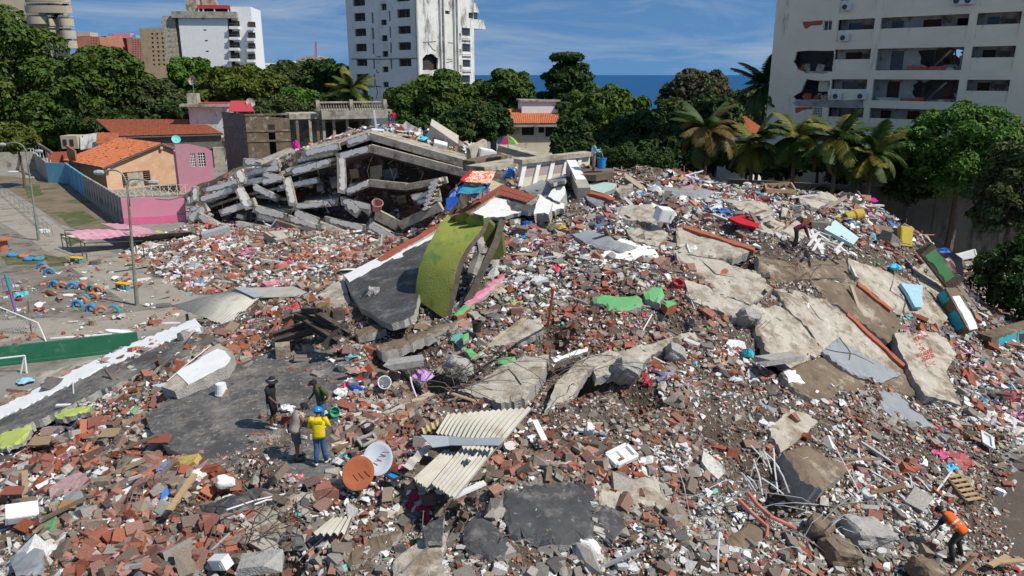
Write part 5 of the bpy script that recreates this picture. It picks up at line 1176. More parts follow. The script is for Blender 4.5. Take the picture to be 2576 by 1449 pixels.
# frayed column heads and leaning stairs at its right side
for k in range(7):
 beam_b(1800 - k * 12,700 + k * 45,1900 - k * 20,660 + k * 45,40, True, -2.0 - k * .1,.9, 'conc_light', nm='stair_step')
for (u0, v0, u1, v1, hz, dy, pl_) in ((478,556,522,520,22,-.6,1),(498,506,602,472,16,.2,1),(515,480,640,446,15,.6,1),(590,446,702,422,15,.8,1),(556,536,642,506,18,-.4,1),(640,524,722,546,18,-.6,1),(598,566,702,586,20,-1.2,1),(702,474,802,452,15,.2,1),(802,566,902,604,20,-1.6,1),(860,504,932,524,20,-.8,1),(930,566,1002,604,20,-2.2,1),(556,570,640,594,18,-1.4,1),(690,560,790,590,18,-1.2,0),(498,540,560,575,18,-1.0,1),(740,520,830,512,14,-.4,1),(640,470,700,500,16,0,1),(880,470,960,450,14,.2,0),(720,430,800,408,12,.9,1)):
 a = Q(u0, v0, YC(u0) + dy); b = Q(u1, v1, YC(u1) + dy); ht = hz * YC(u0) / FPX; mb = MB(); mb.beam(a, b, .5, ht, jag=.2); o = build(mb, 'beam', 'conc_grey' if pl_ else 'conc_brown', blk)
 d = (b - a).normalized(); sdv = d.cross(Vector((0,0,1))).normalized(); uu = sdv.cross(d).normalized(); sdv = sdv if sdv.y < 0 else -sdv
 if pl_: patch_on(a, b, ht, sdv * .27, uu, o)
for pts_ in (((480,535),(600,492),(700,470)),((500,500),(640,455)),((560,555),(720,575)),((520,575),(620,600),(760,600)),((700,440),(860,405))):
 Fp = [Q(u, v, YC(u) + .3) for u, v in pts_]; mb = MB()
 for i in range(len(Fp) - 1):
  t = [Fp[i], Fp[i + 1], Fp[i + 1] + Vector((-.8,6,-.6)), Fp[i] + Vector((-.8,6,-.6))]; mb.hexa([p - Vector((0,0,.25)) for p in t] + t)
 build(mb, 'floor_slab', 'conc_light', blk)
for k_ in range(30):                               # hanging bars at the torn floors
 u = random.uniform(520,1100); v = random.uniform(380,580); a = Q(u, v, YC(u) - .5); mb = MB(); mb.tube([a, a + Vector((random.uniform(-.3,.3),-.2,-.4)), a + Vector((random.uniform(-.6,.6),-.3,-random.uniform(.7,1.5)))], .025,4); build(mb, 'rebar', 'metal_dark', blk)
# the long crossing slabs between the two heaps
mb = MB();
def gbeam(name, label, a, b, wd, ht, m, parts=(), cat='beam', plaster=False):
 mb = MB(); a, b = Vector(a), Vector(b); mb.beam(a, b, wd, ht, jag=.1); o = build(mb, name, m, None, label, cat)
 if plaster:
  d = (b - a).normalized(); sdv = d.cross(Vector((0,0,1))).normalized(); uu = sdv.cross(d).normalized()
  if sdv.y > 0: sdv = -sdv
  patch_on(a, b, ht, sdv * (wd / 2 + .02), uu, o)
 return o
def parapet_wall():
 A, B = Q(1311,417,45.5), Q(1484,397,48.5); e = empty('fallen_parapet', A, 'long fallen cream parapet wall with pilasters leading to the man with the barrel', 'wall')
 f = Fac(A[:2], (B - A)[:2]); L = (B - A).xy.length; sl = (B.z - A.z) / L
 mb = MB(); q = [(0,-1.5),(L, -1.0),(L, .1),(0,.1)]
 mb.prism([f.pt(s, A.z + sl * s + h) for s, h in q], -f.n * .3); build(mb, 'wall', 'cream_wall', e)
 mb = MB(); mb.prism([f.pt(s, A.z + sl * s + h, -.25) for s, h in ((-.1,.12),(L, .12),(L, .38),(-.1,.38))], -f.n * .9); build(mb, 'coping', 'conc_light', e)
 for k in range(5):
  s = L * (k + .2) / 5; mb = MB(); mb.prism([f.pt(s + x, A.z + sl * s + h, -.12) for x, h in ((-.5,-1.2),(-.2,-1.2),(.15,.1),(-.15,.1))], -f.n * .11); build(mb, 'pilaster', 'plaster_white', e)
 for k in range(4):
  s = L * (k + .55) / 5; mb = MB(); mb.prism([f.pt(s + x, A.z + sl * s + h, -.006) for x, h in ((-.45,-.75),(.75,-.65),(.9,-.1),(-.25,-.1))], -f.n * .003 - f.n * .02); build(mb, 'panel', mat('mauve_panel', (.42,.34,.33),(.38,.31,.30)), e)
 return e
parapet_wall()
gbeam('fallen_slab', 'broad pale fallen roof slab lying left of the cream parapet', Q(1195,425,50), Q(1330,402,55),1.6,.35, 'conc_light', cat='slab')
gbeam('fallen_slab', 'grey slab edge sloping below the striped parasol', Q(1265,372,60), Q(1375,402,57),1.2,.5, 'conc_light', cat='slab')
gbeam('fallen_slab', 'dark slab stub left of the white cooler box', Q(1180,418,56), Q(1260,402,58),1.5,.8, 'conc_brown', cat='slab')
gbeam('fallen_slab', 'leaning pale slab beside the white cooler box', Q(1180,395,58), Q(1222,372,60),.4,1.4, 'conc_light', cat='slab')
gbeam('fallen_beam', 'pale roof beam on the crest of the pancaked block', Q(982,333,79), Q(1060,345,76),.8,.5, 'conc_light')
gbeam('fallen_beam', 'pale kerb beam on the crest right below the red clothed people', Q(985,316,84), Q(1040,325,82),.8,.5, 'conc_light')
gbeam('fallen_slab', 'grey flat slab left on the crest of the pancaked block', Q(650,410,74), Q(735,375,76),1.6,.2, 'conc_light', cat='slab')

# ---------------------------------------------------------------- slabs on the main heap
def fit_plane(poly):
 p3 = [P(q[0], q[1], q[2]) if len(q) > 2 else hit(q[0], q[1]) for q in poly]
 A = np.array([[p.x, p.y, 1] for p in p3]); z = np.array([p.z for p in p3])
 k = np.linalg.lstsq(A, z, rcond=None)[0]
 if math.hypot(k[0], k[1]) > .85 or np.abs(A @ k - z).max() > 1.2:   # outline hangs over an edge: take the slope under its middle
  c = hit(sum(q[0] for q in poly) / len(poly), sum(q[1] for q in poly) / len(poly)); e_ = 1.0
  gx = float(_samp(HB, c.x + e_, c.y) - _samp(HB, c.x - e_, c.y)) / 2; gy = float(_samp(HB, c.x, c.y + e_) - _samp(HB, c.x, c.y - e_)) / 2; g_ = math.hypot(gx, gy); f_ = min(1,.7 / max(g_, 1e-6))
  k = np.array([gx * f_, gy * f_, 0.]); k[2] = c.z - k[0] * c.x - k[1] * c.y
 return k
def on_plane(k, u, v):
 r = ray(u, v); t = (k[2] - CAMH) / (r.z - k[0] * r.x - k[1] * r.y); return Vector((r.x * t, r.y * t, CAMH + r.z * t))
def rough_top(mb, pts_, nr, th, amp):
 e1 = Vector((1,0,0)); e1 = (e1 - nr * e1.dot(nr)).normalized(); e2 = nr.cross(e1); o = pts_[0]
 P2 = [Vector(((p - o).dot(e1),(p - o).dot(e2))) for p in pts_]; n = len(P2); xs = [p.x for p in P2]; ys = [p.y for p in P2]; st = .34; inn = []
 gx_, gy_ = np.meshgrid(np.arange(min(xs) + st / 2, max(xs), st), np.arange(min(ys) + st / 2, max(ys), st)); gx_ = gx_.ravel() + rng.uniform(-.1,.1, gx_.size); gy_ = gy_.ravel() + rng.uniform(-.1,.1, gy_.size)
 k_ = inpoly(gx_, gy_, [(p.x, p.y) for p in P2]); inn = [Vector((a, b)) for a, b in zip(gx_[k_], gy_[k_])]
 vo, eo, fo, *_ = delaunay_2d_cdt(P2 + inn, [(i, (i + 1) % n) for i in range(n)], [], 1,1e-4)
 b = len(mb.v); bd = set()
 from collections import Counter
 cn = Counter(tuple(sorted((f[i], f[(i + 1) % 3]))) for f in fo for i in range(3) if len(f) == 3); be = [e for e, c in cn.items() if c == 1]
 for e in be: bd.update(e)
 for i, v in enumerate(vo):
  p = o + e1 * v.x + e2 * v.y; h = amp * (1.6 * float(fbm(np.float64(p.x * .9 + 3), np.float64(p.y * .9),4))) - (random.uniform(0,.09) if i in bd else 0)
  mb.v.append(tuple(p + nr * h))
 m = len(vo)
 for v in vo: p = o + e1 * v.x + e2 * v.y; mb.v.append(tuple(p - nr * (th + random.uniform(-.04,.06))))
 for f in fo:
  q = [mb.v[b + i] for i in f]; s_ = (Vector(q[1]) - Vector(q[0])).cross(Vector(q[2]) - Vector(q[0])).dot(nr); f = tuple(f) if s_ > 0 else tuple(reversed(f))
  mb.f.append(tuple(b + i for i in f)); mb.m.append(0); mb.f.append(tuple(b + m + i for i in reversed(f))); mb.m.append(1)
 for (i, j) in be: mb.f.append((b + i, b + j, b + m + j, b + m + i)); mb.m.append(1)
def slab(name, label, poly, th=.25, top='conc_light', side='raw_edge', lift=.18, cat='slab', px=2.5, clear=.22, tilt=None, parent=None, step=16, group=None, amp=.0):
 k = fit_plane(poly); k = np.array(k);
 if tilt is not None: k[0] += tilt[0]; k[1] += tilt[1]; c = np.mean([[*hit(q[0], q[1])[:]] for q in poly], 0); k[2] = c[2] - k[0] * c[0] - k[1] * c[1]
 k[2] += lift; pl = edgejag(edgejag([q[:2] for q in poly], px * 1.5, step * 1.6), px * .8, step * .5) if px else [q[:2] for q in poly]
 pts_ = [on_plane(k, u, v) for u, v in pl]; nrm_ = Vector((-k[0], -k[1], 1)).normalized(); mb = MB()
 if px and amp: rough_top(mb, pts_, nrm_, th, amp)
 else: mb.prism(pts_, -nrm_ * th, 0,1)
 o = build(mb, name, [top, side], parent, label, cat, group); o['px'] = 0; del o['px']
 if clear is not None:
  cu = sum(q[0] for q in poly) / len(poly); cv = sum(q[1] for q in poly) / len(poly); CLEAR.append(([(cu + (q[0] - cu) * .86, cv + (q[1] - cv) * .86) for q in poly], clear))
 if amp and th >= .25:                        # bent bars sticking out of the broken edge
  for _ in range(random.randint(2,5)):
   p = random.choice(pts_); c = sum(pts_, Vector()) / len(pts_); d = (p - c).normalized(); L = random.uniform(.35,1.0); q = p - nrm_ * th * .5
   m2 = MB(); m2.tube([q - d * .1, q + d * L * .5 + Vector((random.uniform(-.1,.1),0, random.uniform(-.05,.2))), q + d * L + Vector((random.uniform(-.3,.3), random.uniform(-.2,.2), random.uniform(-.3,.3)))], .014,4); build(m2, 'rebar', mat('rod_rust', (.12,.09,.07),(.2,.16,.13), scale=3), o)
 return o, k
def flat_on(k, name, poly, m, parent, lift=.006, th=.01, px=1.5, step=10):
 k = k.copy(); k[2] += lift; pl = edgejag(poly, px, step) if px else poly; n = Vector((-k[0], -k[1], 1)).normalized(); mb = MB(); mb.prism([on_plane(k, u, v) for u, v in pl], -n * th); return build(mb, name, m, parent)

# roof where the four people stand
roof_o, ROOFK = slab('roof_slab', 'large black tarred roof slab under the four standing people', [(365,1040,3.15),(500,950,3.35),(640,900,3.65),(780,870,3.95),(870,862,4.1),(985,958,4.0),(905,965,3.95),(852,1010,3.85),(838,1190,3.55),(760,1222,3.45),(640,1155,3.45),(560,1172,3.3),(440,1135,3.15),(380,1085,3.1)], .3, 'bitumen', lift=.12, clear=.10)
# long tarred edge with white parapet, left
o, k = slab('roof_edge', 'long tarred roof strip with white painted border at the far left', [(-40,1100,1.1),(-40,1062,1.1),(470,832,2.9),(560,846,3.2),(440,908,3.0),(300,962,2.5),(60,1072,1.5)], .3, 'bitumen', lift=.3, clear=.35)
flat_on(k, 'white_border', [(-40,1068),(-40,1042),(120,966),(240,905),(490,800),(508,822),(250,926),(120,994)], 'white_paint', o, .06,.4,3.0); CLEAR.append(([(-40,1085),(-40,1035),(120,957),(490,795),(512,824),(250,937),(120,1005)], .55))
flat_on(k, 'outer_ledge', [(90,940),(230,905),(240,912),(150,955),(100,965)], 'conc_light', o, -.1,.3)
o, k = slab('roof_edge', 'black tarred roof panel with white border left of the green arch', [(868,702,4.7),(1095,588,6.1),(1062,680,5.4),(1042,792,4.9),(985,815,4.8),(905,775,4.6),(880,735,4.6)], .3, 'bitumen_clean', lift=.45, clear=.05)
flat_on(k, 'white_border', [(864,692),(1000,622),(1092,572),(1104,590),(1000,640),(878,708)], 'white_paint', o, .04,.35); CLEAR.append(([(860,690),(1000,618),(1092,568),(1106,592),(1000,644),(878,712)], .1))
flat_on(k, 'white_mark', [(985,640),(1010,635),(1015,645),(990,652)], 'white_paint', o)
slab('concrete_ledge', 'pale concrete ledge under the black roof panel, right of the corrugated roof', [(790,745),(862,700),(882,758),(850,792)], .5, 'conc_light', lift=.1)
# red tiled parapet
o, k = slab('tiled_ledge', 'red tiled parapet band angling up behind the green arch', [(1129,546,6.9),(1263,464,8.3),(1350,494,8.0),(1323,508,7.8),(1272,488,8.0),(1245,491,7.9),(1172,540,7.0)], .35, 'conc_brown', lift=.15, px=0, clear=0)
n_ = 0
for i in range(46):                                # the tiles, laid along both legs of the band
 if i < 30: t = (i // 2 + .5) / 15; a = Vector((1129,546)).lerp(Vector((1263,464)), t); b = Vector((1172,540)).lerp(Vector((1245,491)), t); h = .25 + .5 * (i % 2); ax = (Vector((1263,464)) - Vector((1129,546))) / 15 * .46
 else: j = i - 30; t = (j // 2 + .5) / 8; a = Vector((1263,464)).lerp(Vector((1350,494)), t); b = Vector((1255,490)).lerp(Vector((1323,508)), t); h = .25 + .5 * (j % 2); ax = (Vector((1350,494)) - Vector((1263,464))) / 8 * .46
 c = a.lerp(b, h); hv = (b - a) * .23; flat_on(k, 'tile', [tuple(c - ax - hv), tuple(c + ax - hv), tuple(c + ax + hv), tuple(c - ax + hv)], 'tile_red', o, .02,.03,0)
slab('tiled_ledge', 'narrow red tiled strip running down beside the white border', [(950,648,5.5),(1120,552,6.8),(1128,560,6.7),(960,660,5.4)], .2, 'tile_red', lift=.35, px=1, clear=0)
slab('fallen_slab', 'dusty white slab lying inside the red tiled angle', [(1190,535,7.0),(1245,495,7.7),(1275,500,7.7),(1330,530,7.4),(1270,545,7.1),(1210,548,7.0)], .2, 'plaster_white', lift=.3, clear=.2)
slab('fallen_slab', 'black tarred slab between the tiled angle and the white blocks', [(1275,503,7.6),(1355,520,7.5),(1350,535,7.3),(1290,525,7.4)], .2, 'bitumen_clean', lift=.35, clear=0)
slab('roof_slab', 'dark grey tarred roof panel behind the tiled angle', [(1300,465),(1345,447),(1400,462),(1380,500),(1350,492)], .25, 'grey_slab', lift=.3, clear=0)
slab('roof_slab', 'small dark grey panel before the cream parapet', [(1370,452),(1430,440),(1420,455),(1385,462)], .2, 'grey_slab', lift=.3, clear=0)
slab('wall_block', 'white faced broken wall block beside hanging wires', [(1378,494),(1402,460),(1420,468),(1422,488),(1408,508)], .6, 'plaster_white', lift=.6, clear=0)
slab('wall_block', 'white pointed wall fragment left of the wire tangle', [(1343,540),(1358,488),(1390,510),(1380,540),(1370,535)], .5, 'plaster_white', lift=.6, clear=0)
slab('wall_block', 'white flat plate beside the pink fragment near the wires', [(1368,520),(1390,508),(1420,512),(1418,525),(1385,530)], .3, 'plaster_white', lift=.5, clear=0)
slab('green_sheet', 'pale green panel lying on the crest left of the barrel litter', [(1468,472),(1500,455),(1552,462),(1545,475),(1518,486)], .25, mat('pale_green', (.42,.54,.47),(.36,.48,.42), scale=1.5), 'conc_grey', .5, 'panel', 0,0)
slab('roof_slab', 'grey blue tarred panel under the pale green panel', [(1476,500),(1490,485),(1535,498),(1500,518)], .25, 'grey_slab', lift=.3, clear=0)
slab('fallen_slab', 'rough pale slab right of the pale green panel', [(1550,478),(1560,466),(1592,462),(1590,480),(1560,490)], .3, lift=.4, clear=0)
slab('brick_strip', 'red brick strip edge right of the wire tangle', [(1465,475),(1545,497),(1543,503),(1465,482)], .2, 'brick_clay', 'brick_clay', lift=.5, clear=None)
# the grey leaning beam with wires
b_ = gbeam('leaning_beam', 'grey leaning beam with white plaster face beside the wire tangle', hit(1438,455) + Vector((0,0,.8)), hit(1468,510) + Vector((0,0,.5)),.7,.7, 'conc_grey')
a, b = hit(1436,455) + Vector((0,0,1.2)), hit(1460,495) + Vector((0,0,.95)); mb = MB(); mb.beam(a, b, .55,.06); build(mb, 'plaster_flake', 'plaster_white', b_)
for k_ in range(26):
 p = hit(1425 + random.uniform(-8,12),485 + random.uniform(-14,16)) + Vector((0,0, random.uniform(.2,.7))); q = p + Vector((random.uniform(-.6,.6), random.uniform(-.4,.3), random.uniform(-.6,.4)))
 mb = MB(); mb.tube([p, (p + q) / 2 + Vector((0,-.2,.15)), q], .02,4); build(mb, 'wire', 'metal_dark', b_)

# wide area: rough slabs at the right
SL = [
 ('fallen_slab','pale cracked slab with a hole right of the green wall plates',[(1700,632),(1800,650),(1905,682),(1945,722),(1885,765),(1780,722),(1720,690)],.4,'conc_light',.2),
 ('fallen_slab','dusty pale slab with red brick edge above the cracked slab',[(1700,574),(1724,568),(1900,626),(1878,636),(1844,648),(1774,645),(1700,628)],.4,'conc_light',.2),
 ('fallen_slab','flat pale slab behind the red cloth',[(1817,498),(1930,510),(1950,534),(1917,550),(1857,526)],.35,'conc_light',.25),
 ('fallen_slab','pale block right of the red cloth',[(1899,576),(1937,538),(1977,564),(1947,592)],.5,'conc_light',.25),
 ('fallen_slab','pale block behind the bending man in maroon',[(1951,588),(2004,551),(2054,575),(2011,606)],.45,'conc_light',.25),
 ('fallen_slab','upper pale sloping slab carrying the blue mattress',[(2134,648),(2264,688),(2327,721),(2386,798),(2357,836),(2237,771),(2161,711),(2137,675)],.45,'conc_light',.25),
 ('fallen_slab','brown soil covered slab strip in the middle of the right slope',[(2040,702),(2161,712),(2244,778),(2284,828),(2237,861),(2134,788),(2070,741)],.4,'conc_brown',.15),
 ('fallen_slab','long pale sloping slab below the brown strip',[(1951,722),(2071,742),(2134,791),(2217,858),(2277,918),(2267,931),(2201,931),(2071,881),(2047,841),(1977,765)],.4,'conc_light',.2),
 ('cracked_slab','cracked grey blue slab plate lying across the right slope',[(2071,881),(2111,848),(2174,891),(2270,941),(2222,962),(2160,948),(2117,922)],.2,'grey_slab',.35),
 ('cracked_slab','dark grey slab plate at the foot of the slab with red writing',[(2200,974),(2264,988),(2297,1028),(2364,1078),(2300,1072),(2217,1024)],.2,'grey_slab',.2),
 ('fallen_slab','triangular grey slab piece on the brown soil',[(1881,1001),(1967,1028),(1937,1054)],.2,'grey_slab',.2),
 ('fallen_slab','white pointed slab piece left of the grey stones',[(1972,929),(2000,932),(2028,962),(1985,962)],.15,'plaster_white',.2),
 ('fallen_slab','pale slab on the brown soil below the triangular grey piece',[(1934,1078),(1994,1028),(2061,1058),(2027,1091),(1967,1134)],.35,'conc_light',.2),
 ('concrete_block','thick brown topped concrete block beside the white rods',[(1971,1134),(2034,1118),(2134,1178),(2071,1231),(2017,1204)],.9,'conc_brown',.55),
 ('fallen_slab','brown mottled slab with red pipe at the lower right',[(1830,1345),(1885,1312),(1930,1320),(1925,1350),(1870,1382),(1835,1375)],.4,'conc_brown',.3),
 ('tarred_slab','large black tarred slab plate at the bottom centre',[(1269,1230),(1492,1203),(1502,1263),(1492,1347),(1409,1370),(1285,1340),(1269,1297)],.25,'bitumen_clean',.25),
 ('tarred_slab','smaller rounded black plate right of the large tarred plate',[(1495,1293),(1525,1267),(1565,1283),(1575,1323),(1545,1353),(1497,1325)],.2,'bitumen_clean',.2),
 ('fallen_slab','cream crumbling slab right of the large tarred plate',[(1502,1220),(1652,1193),(1679,1220),(1675,1260),(1575,1280),(1514,1263)],.3,'conc_light',.2),
 ('tarred_slab','black broken plate below the corrugated sheet',[(1170,1310),(1230,1300),(1285,1360),(1270,1395),(1180,1392),(1165,1350)],.2,'bitumen_clean',.2),
 ('tarred_slab','upright split black plate under the corrugated sheet',[(1062,1318),(1105,1300),(1118,1290),(1112,1355),(1070,1358)],.2,'bitumen_clean',.45),
 ('fallen_slab','cream cracked slab at the bottom edge near the black ball',[(990,1400),(1080,1340),(1130,1330),(1110,1400),(1150,1449),(990,1455)],.3,'conc_light',.2),
 ('fallen_slab','brown dusty slab strip at the bottom left of centre',[(860,1400),(960,1345),(1010,1330),(985,1370),(880,1420)],.2,'conc_brown',.2),
 ('tarred_slab','black tarred strip below the people, left of the rust dish',[(500,1270),(640,1225),(760,1235),(640,1265),(560,1290)],.2,'bitumen_clean',.2),
 ('fallen_slab','pale concrete beam strip below the black tarred strip',[(560,1300),(740,1235),(800,1230),(760,1260),(640,1305)],.35,'conc_light',.3),
 ('fallen_slab','pale concrete piece with rods at the bottom left',[(620,1325),(690,1300),(720,1320),(690,1345),(625,1350)],.25,'conc_light',.2),
 ('fallen_slab','grey tilted slab in the brick rubble at the lower left',[(160,1240),(205,1235),(215,1270),(165,1290)],.2,'grey_slab',.3),
 ('fallen_slab','large grey slab at the bottom left corner',[(20,1400),(80,1375),(110,1385),(100,1440),(40,1449)],.2,'grey_slab',.25),
 ('fallen_slab','white floor slab lying below the green arch on the slope',[(1485,650),(1560,600),(1640,620),(1660,645),(1580,665),(1500,668)],.25,'plaster_white',.12),
 ('fallen_slab','dark tarred slab piece above the white floor slab',[(1440,590),(1480,575),(1600,620),(1560,632),(1480,615)],.25,'grey_slab',.2),
 ('fallen_slab','rough pale broken slab with dark hole on the crest',[(1550,520),(1640,510),(1660,540),(1640,560),(1560,545)],.4,'conc_light',.25),
 ('fallen_slab','broken brown slab right of the pale slab on the crest',[(1575,575),(1650,560),(1680,590),(1650,620),(1590,600)],.4,'conc_light',.25),
 ('fallen_slab','cream broken slab beside the orange pole',[(1225,870),(1300,800),(1360,795),(1365,830),(1300,855)],.35,'conc_light',.25),
 ('fallen_slab','long brown beam slab right of the grey steel frame',[(945,870),(1100,815),(1150,808),(1140,825),(960,888)],.4,'conc_brown',.3),
 ('fallen_slab','short brown slab piece above the white bucket',[(890,830),(960,812),(970,825),(900,845)],.3,'conc_brown',.3),
 ('cracked_slab','pale cracked slab leaning at the heart of the heap',[(1150,985),(1300,900),(1380,885),(1370,930),(1320,1000),(1260,1010)],.5,'conc_light',.35),
 ('cracked_slab','cracked pale plate group right of the green stripe block',[(1370,1030),(1400,960),(1450,905),(1540,880),(1560,890),(1480,930),(1440,1000)],.3,'conc_light',.3),
 ('fallen_slab','flat pale slab edge along the brick slope',[(1600,870),(1750,830),(1760,850),(1640,890)],.4,'conc_light',.25),
 ('grey_plate','white upright panel leaning by the dark hollow',[(1385,895),(1480,870),(1478,880),(1395,905)],.2,'plaster_white',.4),
 ('fallen_slab','pale small slab by the dark track at the right',[(2395,1250),(2420,1200),(2450,1210),(2440,1260)],.3,'conc_light',.15),
]
SL += [
 ('fallen_slab','pale dusty slab below the column stump on the right slope',[(1885,765),(1985,772),(2050,850),(2075,888),(1990,925),(1930,880),(1900,830)],.4,'conc_light',.12),
 ('fallen_slab','brown stained slab at the feet of the bending man in maroon',[(1905,642),(2000,655),(2132,652),(2158,708),(2040,700),(1950,716),(1910,680)],.35,'conc_brown',.12),
 ('fallen_slab','outermost pale slab beside the steep white topped beam',[(2266,686),(2318,640),(2345,680),(2385,730),(2392,790),(2330,722)],.35,'conc_light',.15),
 ('fallen_slab','brown slab wedge above the dark grey plate at the slab foot',[(2185,930),(2282,920),(2325,992),(2264,986),(2200,972)],.3,'conc_brown',.1),
 ('fallen_slab','wide brown soil covered slab below the cracked grey blue plate',[(1965,935),(2070,888),(2195,938),(2190,980),(2070,1005),(2000,985)],.3,'conc_brown',.1),
 ('fallen_slab','pale flaking slab strip under the cracked slab with a hole',[(1720,700),(1785,725),(1885,770),(1900,800),(1830,790),(1740,750)],.35,'conc_light',.2),
 ('fallen_slab','grey dusty slab left of the dark hollow in the middle',[(1480,905),(1600,870),(1640,890),(1600,930),(1500,950)],.35,'conc_light',.2),
 ('tarred_slab','black plate lying across the crest behind the pale slabs',[(1650,475),(1740,462),(1800,480),(1770,500),(1680,498)],.2,'grey_slab',.2),
 ('fallen_slab','pale slab on the crest right of the bed frame',[(2010,490),(2080,482),(2110,500),(2060,520),(2015,512)],.3,'conc_light',.2)]
SK = {}
for nm, lb, pl, th, m, lf in SL: SK[lb] = slab(nm, lb, pl, th, m, lift=lf, amp=.05 if m in ('grey_slab', 'bitumen_clean') else .13)
o, k = slab('fallen_slab', 'lowest pale slab with red painted writing at the right', [(2250,838),(2357,836),(2407,891),(2380,934),(2417,1018),(2327,994),(2284,918),(2262,880)], .45, 'conc_light', lift=.3); WK = k; WO = o
for pl in ([(2161,712),(2244,778)], [(2134,788),(2277,918)], [(1724,568),(1900,626)]):
 (x0, y0),(x1, y1) = pl; slab('brick_strip', {2161: 'red brick rib along the upper edge of the brown strip', 2134: 'red brick rib along the lower edge of the brown strip', 1724: 'red brick rib on the dusty pale slab'}[x0], [(x0, y0 - 3),(x1, y1 - 3),(x1 - 3, y1 + 4),(x0 - 3, y0 + 4)], .3, 'brick_clay', 'brick_clay', .32, 'brick rib', 1.0, None)
# painted writing: red strokes of a faded phone note
mat('red_spray', (.50,.05,.05),(.40,.05,.05), scale=8)
def letters(txt, org, ux, uy, kk, par, m='red_spray', hgt=8, wid=5, lift=.012, th=.008, lw=.9, name='letter'):
 G = {'M': [[(0,1),(0,0),(.5,.6),(1,0),(1,1)]], 'O': [[(0,0),(1,0),(1,1),(0,1),(0,0)]], 'I': [[(.5,0),(.5,1)]], 'S': [[(1,0),(0,.1),(0,.5),(1,.5),(1,1),(0,1)]], 'E': [[(1,0),(0,0),(0,1),(1,1)],[(0,.5),(.8,.5)]], 'N': [[(0,1),(0,0),(1,1),(1,0)]], 'C': [[(1,0),(0,.2),(0,.8),(1,1)]], 'A': [[(0,1),(.5,0),(1,1)],[(.2,.6),(.8,.6)]], '0': [[(0,0),(1,0),(1,1),(0,1),(0,0)]], '1': [[(.2,.2),(.5,0),(.5,1)]], '4': [[(.8,1),(.8,0),(0,.7),(1,.7)]], '2': [[(0,.1),(1,.1),(1,.5),(0,1),(1,1)]], '6': [[(1,0),(0,.4),(0,1),(1,1),(1,.5),(0,.5)]], '8': [[(0,0),(1,0),(0,1),(1,1),(0,0)]], '3': [[(0,0),(1,0),(.4,.5),(1,.6),(.8,1),(0,1)]], 'V': [[(0,0),(.5,1),(1,0)]], 'R': [[(0,1),(0,0),(1,.1),(.9,.5),(0,.5),(1,1)]], 'D': [[(0,0),(.8,.15),(1,.5),(.8,.9),(0,1),(0,0)]], '-': [[(.1,.5),(.9,.5)]], 'T': [[(0,0),(1,0)],[(.5,0),(.5,1)]], 'L': [[(0,0),(0,1),(1,1)]], 'G': [[(1,.1),(0,.1),(0,1),(1,1),(1,.55),(.6,.55)]], ' ': []}
 kz = kk.copy(); kz[2] += lift; n = Vector((-kz[0], -kz[1], 1)).normalized(); x = 0; mb = MB()
 for ch in txt:
  for st in G[ch]:
   p = [on_plane(kz, org[0] + ux[0] * (x + a * wid * .72) + uy[0] * b * hgt, org[1] + ux[1] * (x + a * wid * .72) + uy[1] * b * hgt) for a, b in st]
   for i in range(len(p) - 1): mb.beam(p[i], p[i + 1], .035 * lw, th, n)
  x += wid
 return build(mb, name, m, par)
letters('MORIAN', (2298,850),(1,-.35),(.35,.95), WK, WO, hgt=9, wid=6)
letters('T', (2303,868),(1,-.35),(.35,.95), WK, WO, hgt=6, wid=28); letters('SA', (2312,875),(1,-.3),(.35,.95), WK, WO, hgt=9, wid=7)
letters('MILAGRO', (2306,891),(1,-.35),(.35,.95), WK, WO, hgt=9, wid=5.4); letters('26803D', (2317,900),(1,-.35),(.35,.95), WK, WO, hgt=9, wid=5.4); letters('L-C', (2328,915),(1,-.3),(.35,.95), WK, WO, hgt=9, wid=9)
# cracks across pale slabs
def crack_on(lb, pts_):
 o, k = SK[lb]; kz = k.copy(); kz[2] += .012; mb = MB(); q = []
 for i in range(len(pts_) - 1):
  for t in (0,.3,.65): a, b = pts_[i], pts_[i + 1]; q.append(on_plane(kz, a[0] + (b[0] - a[0]) * t + random.uniform(-2,2), a[1] + (b[1] - a[1]) * t + random.uniform(-2,2)))
 mb.tube(q, .025,3); build(mb, 'crack', 'conc_dark', o)
crack_on('cracked grey blue slab plate lying across the right slope', [(2111,850),(2140,885),(2135,915)]); crack_on('cracked grey blue slab plate lying across the right slope', [(2080,880),(2150,890),(2222,930)])
crack_on('upper pale sloping slab carrying the blue mattress', [(2250,690),(2240,730),(2280,760),(2270,790)]); crack_on('dusty pale slab with red brick edge above the cracked slab', [(1830,600),(1810,640)])
crack_on('pale cracked slab leaning at the heart of the heap', [(1200,960),(1280,930),(1330,985)]); crack_on('cream cracked slab at the bottom edge near the black ball', [(1010,1440),(1060,1390),(1110,1350)])
crack_on('long pale sloping slab below the brown strip', [(2020,745),(2060,800),(2140,850)]); crack_on('pale cracked slab with a hole right of the green wall plates', [(1760,650),(1800,690),(1870,700)])

# white topped beam on the roof
o, k = slab('fallen_beam', 'thick fallen beam with white painted face on the tarred roof', [(405,972),(548,864),(585,884),(580,900),(567,921),(473,970),(440,985)], .6, 'conc_light', lift=.75, cat='beam', clear=0, px=1)
flat_on(k, 'white_face', [(443,937),(547,877),(566,883),(572,892),(580,900),(566,919),(473,966)], 'white_paint', o, .03,.035)
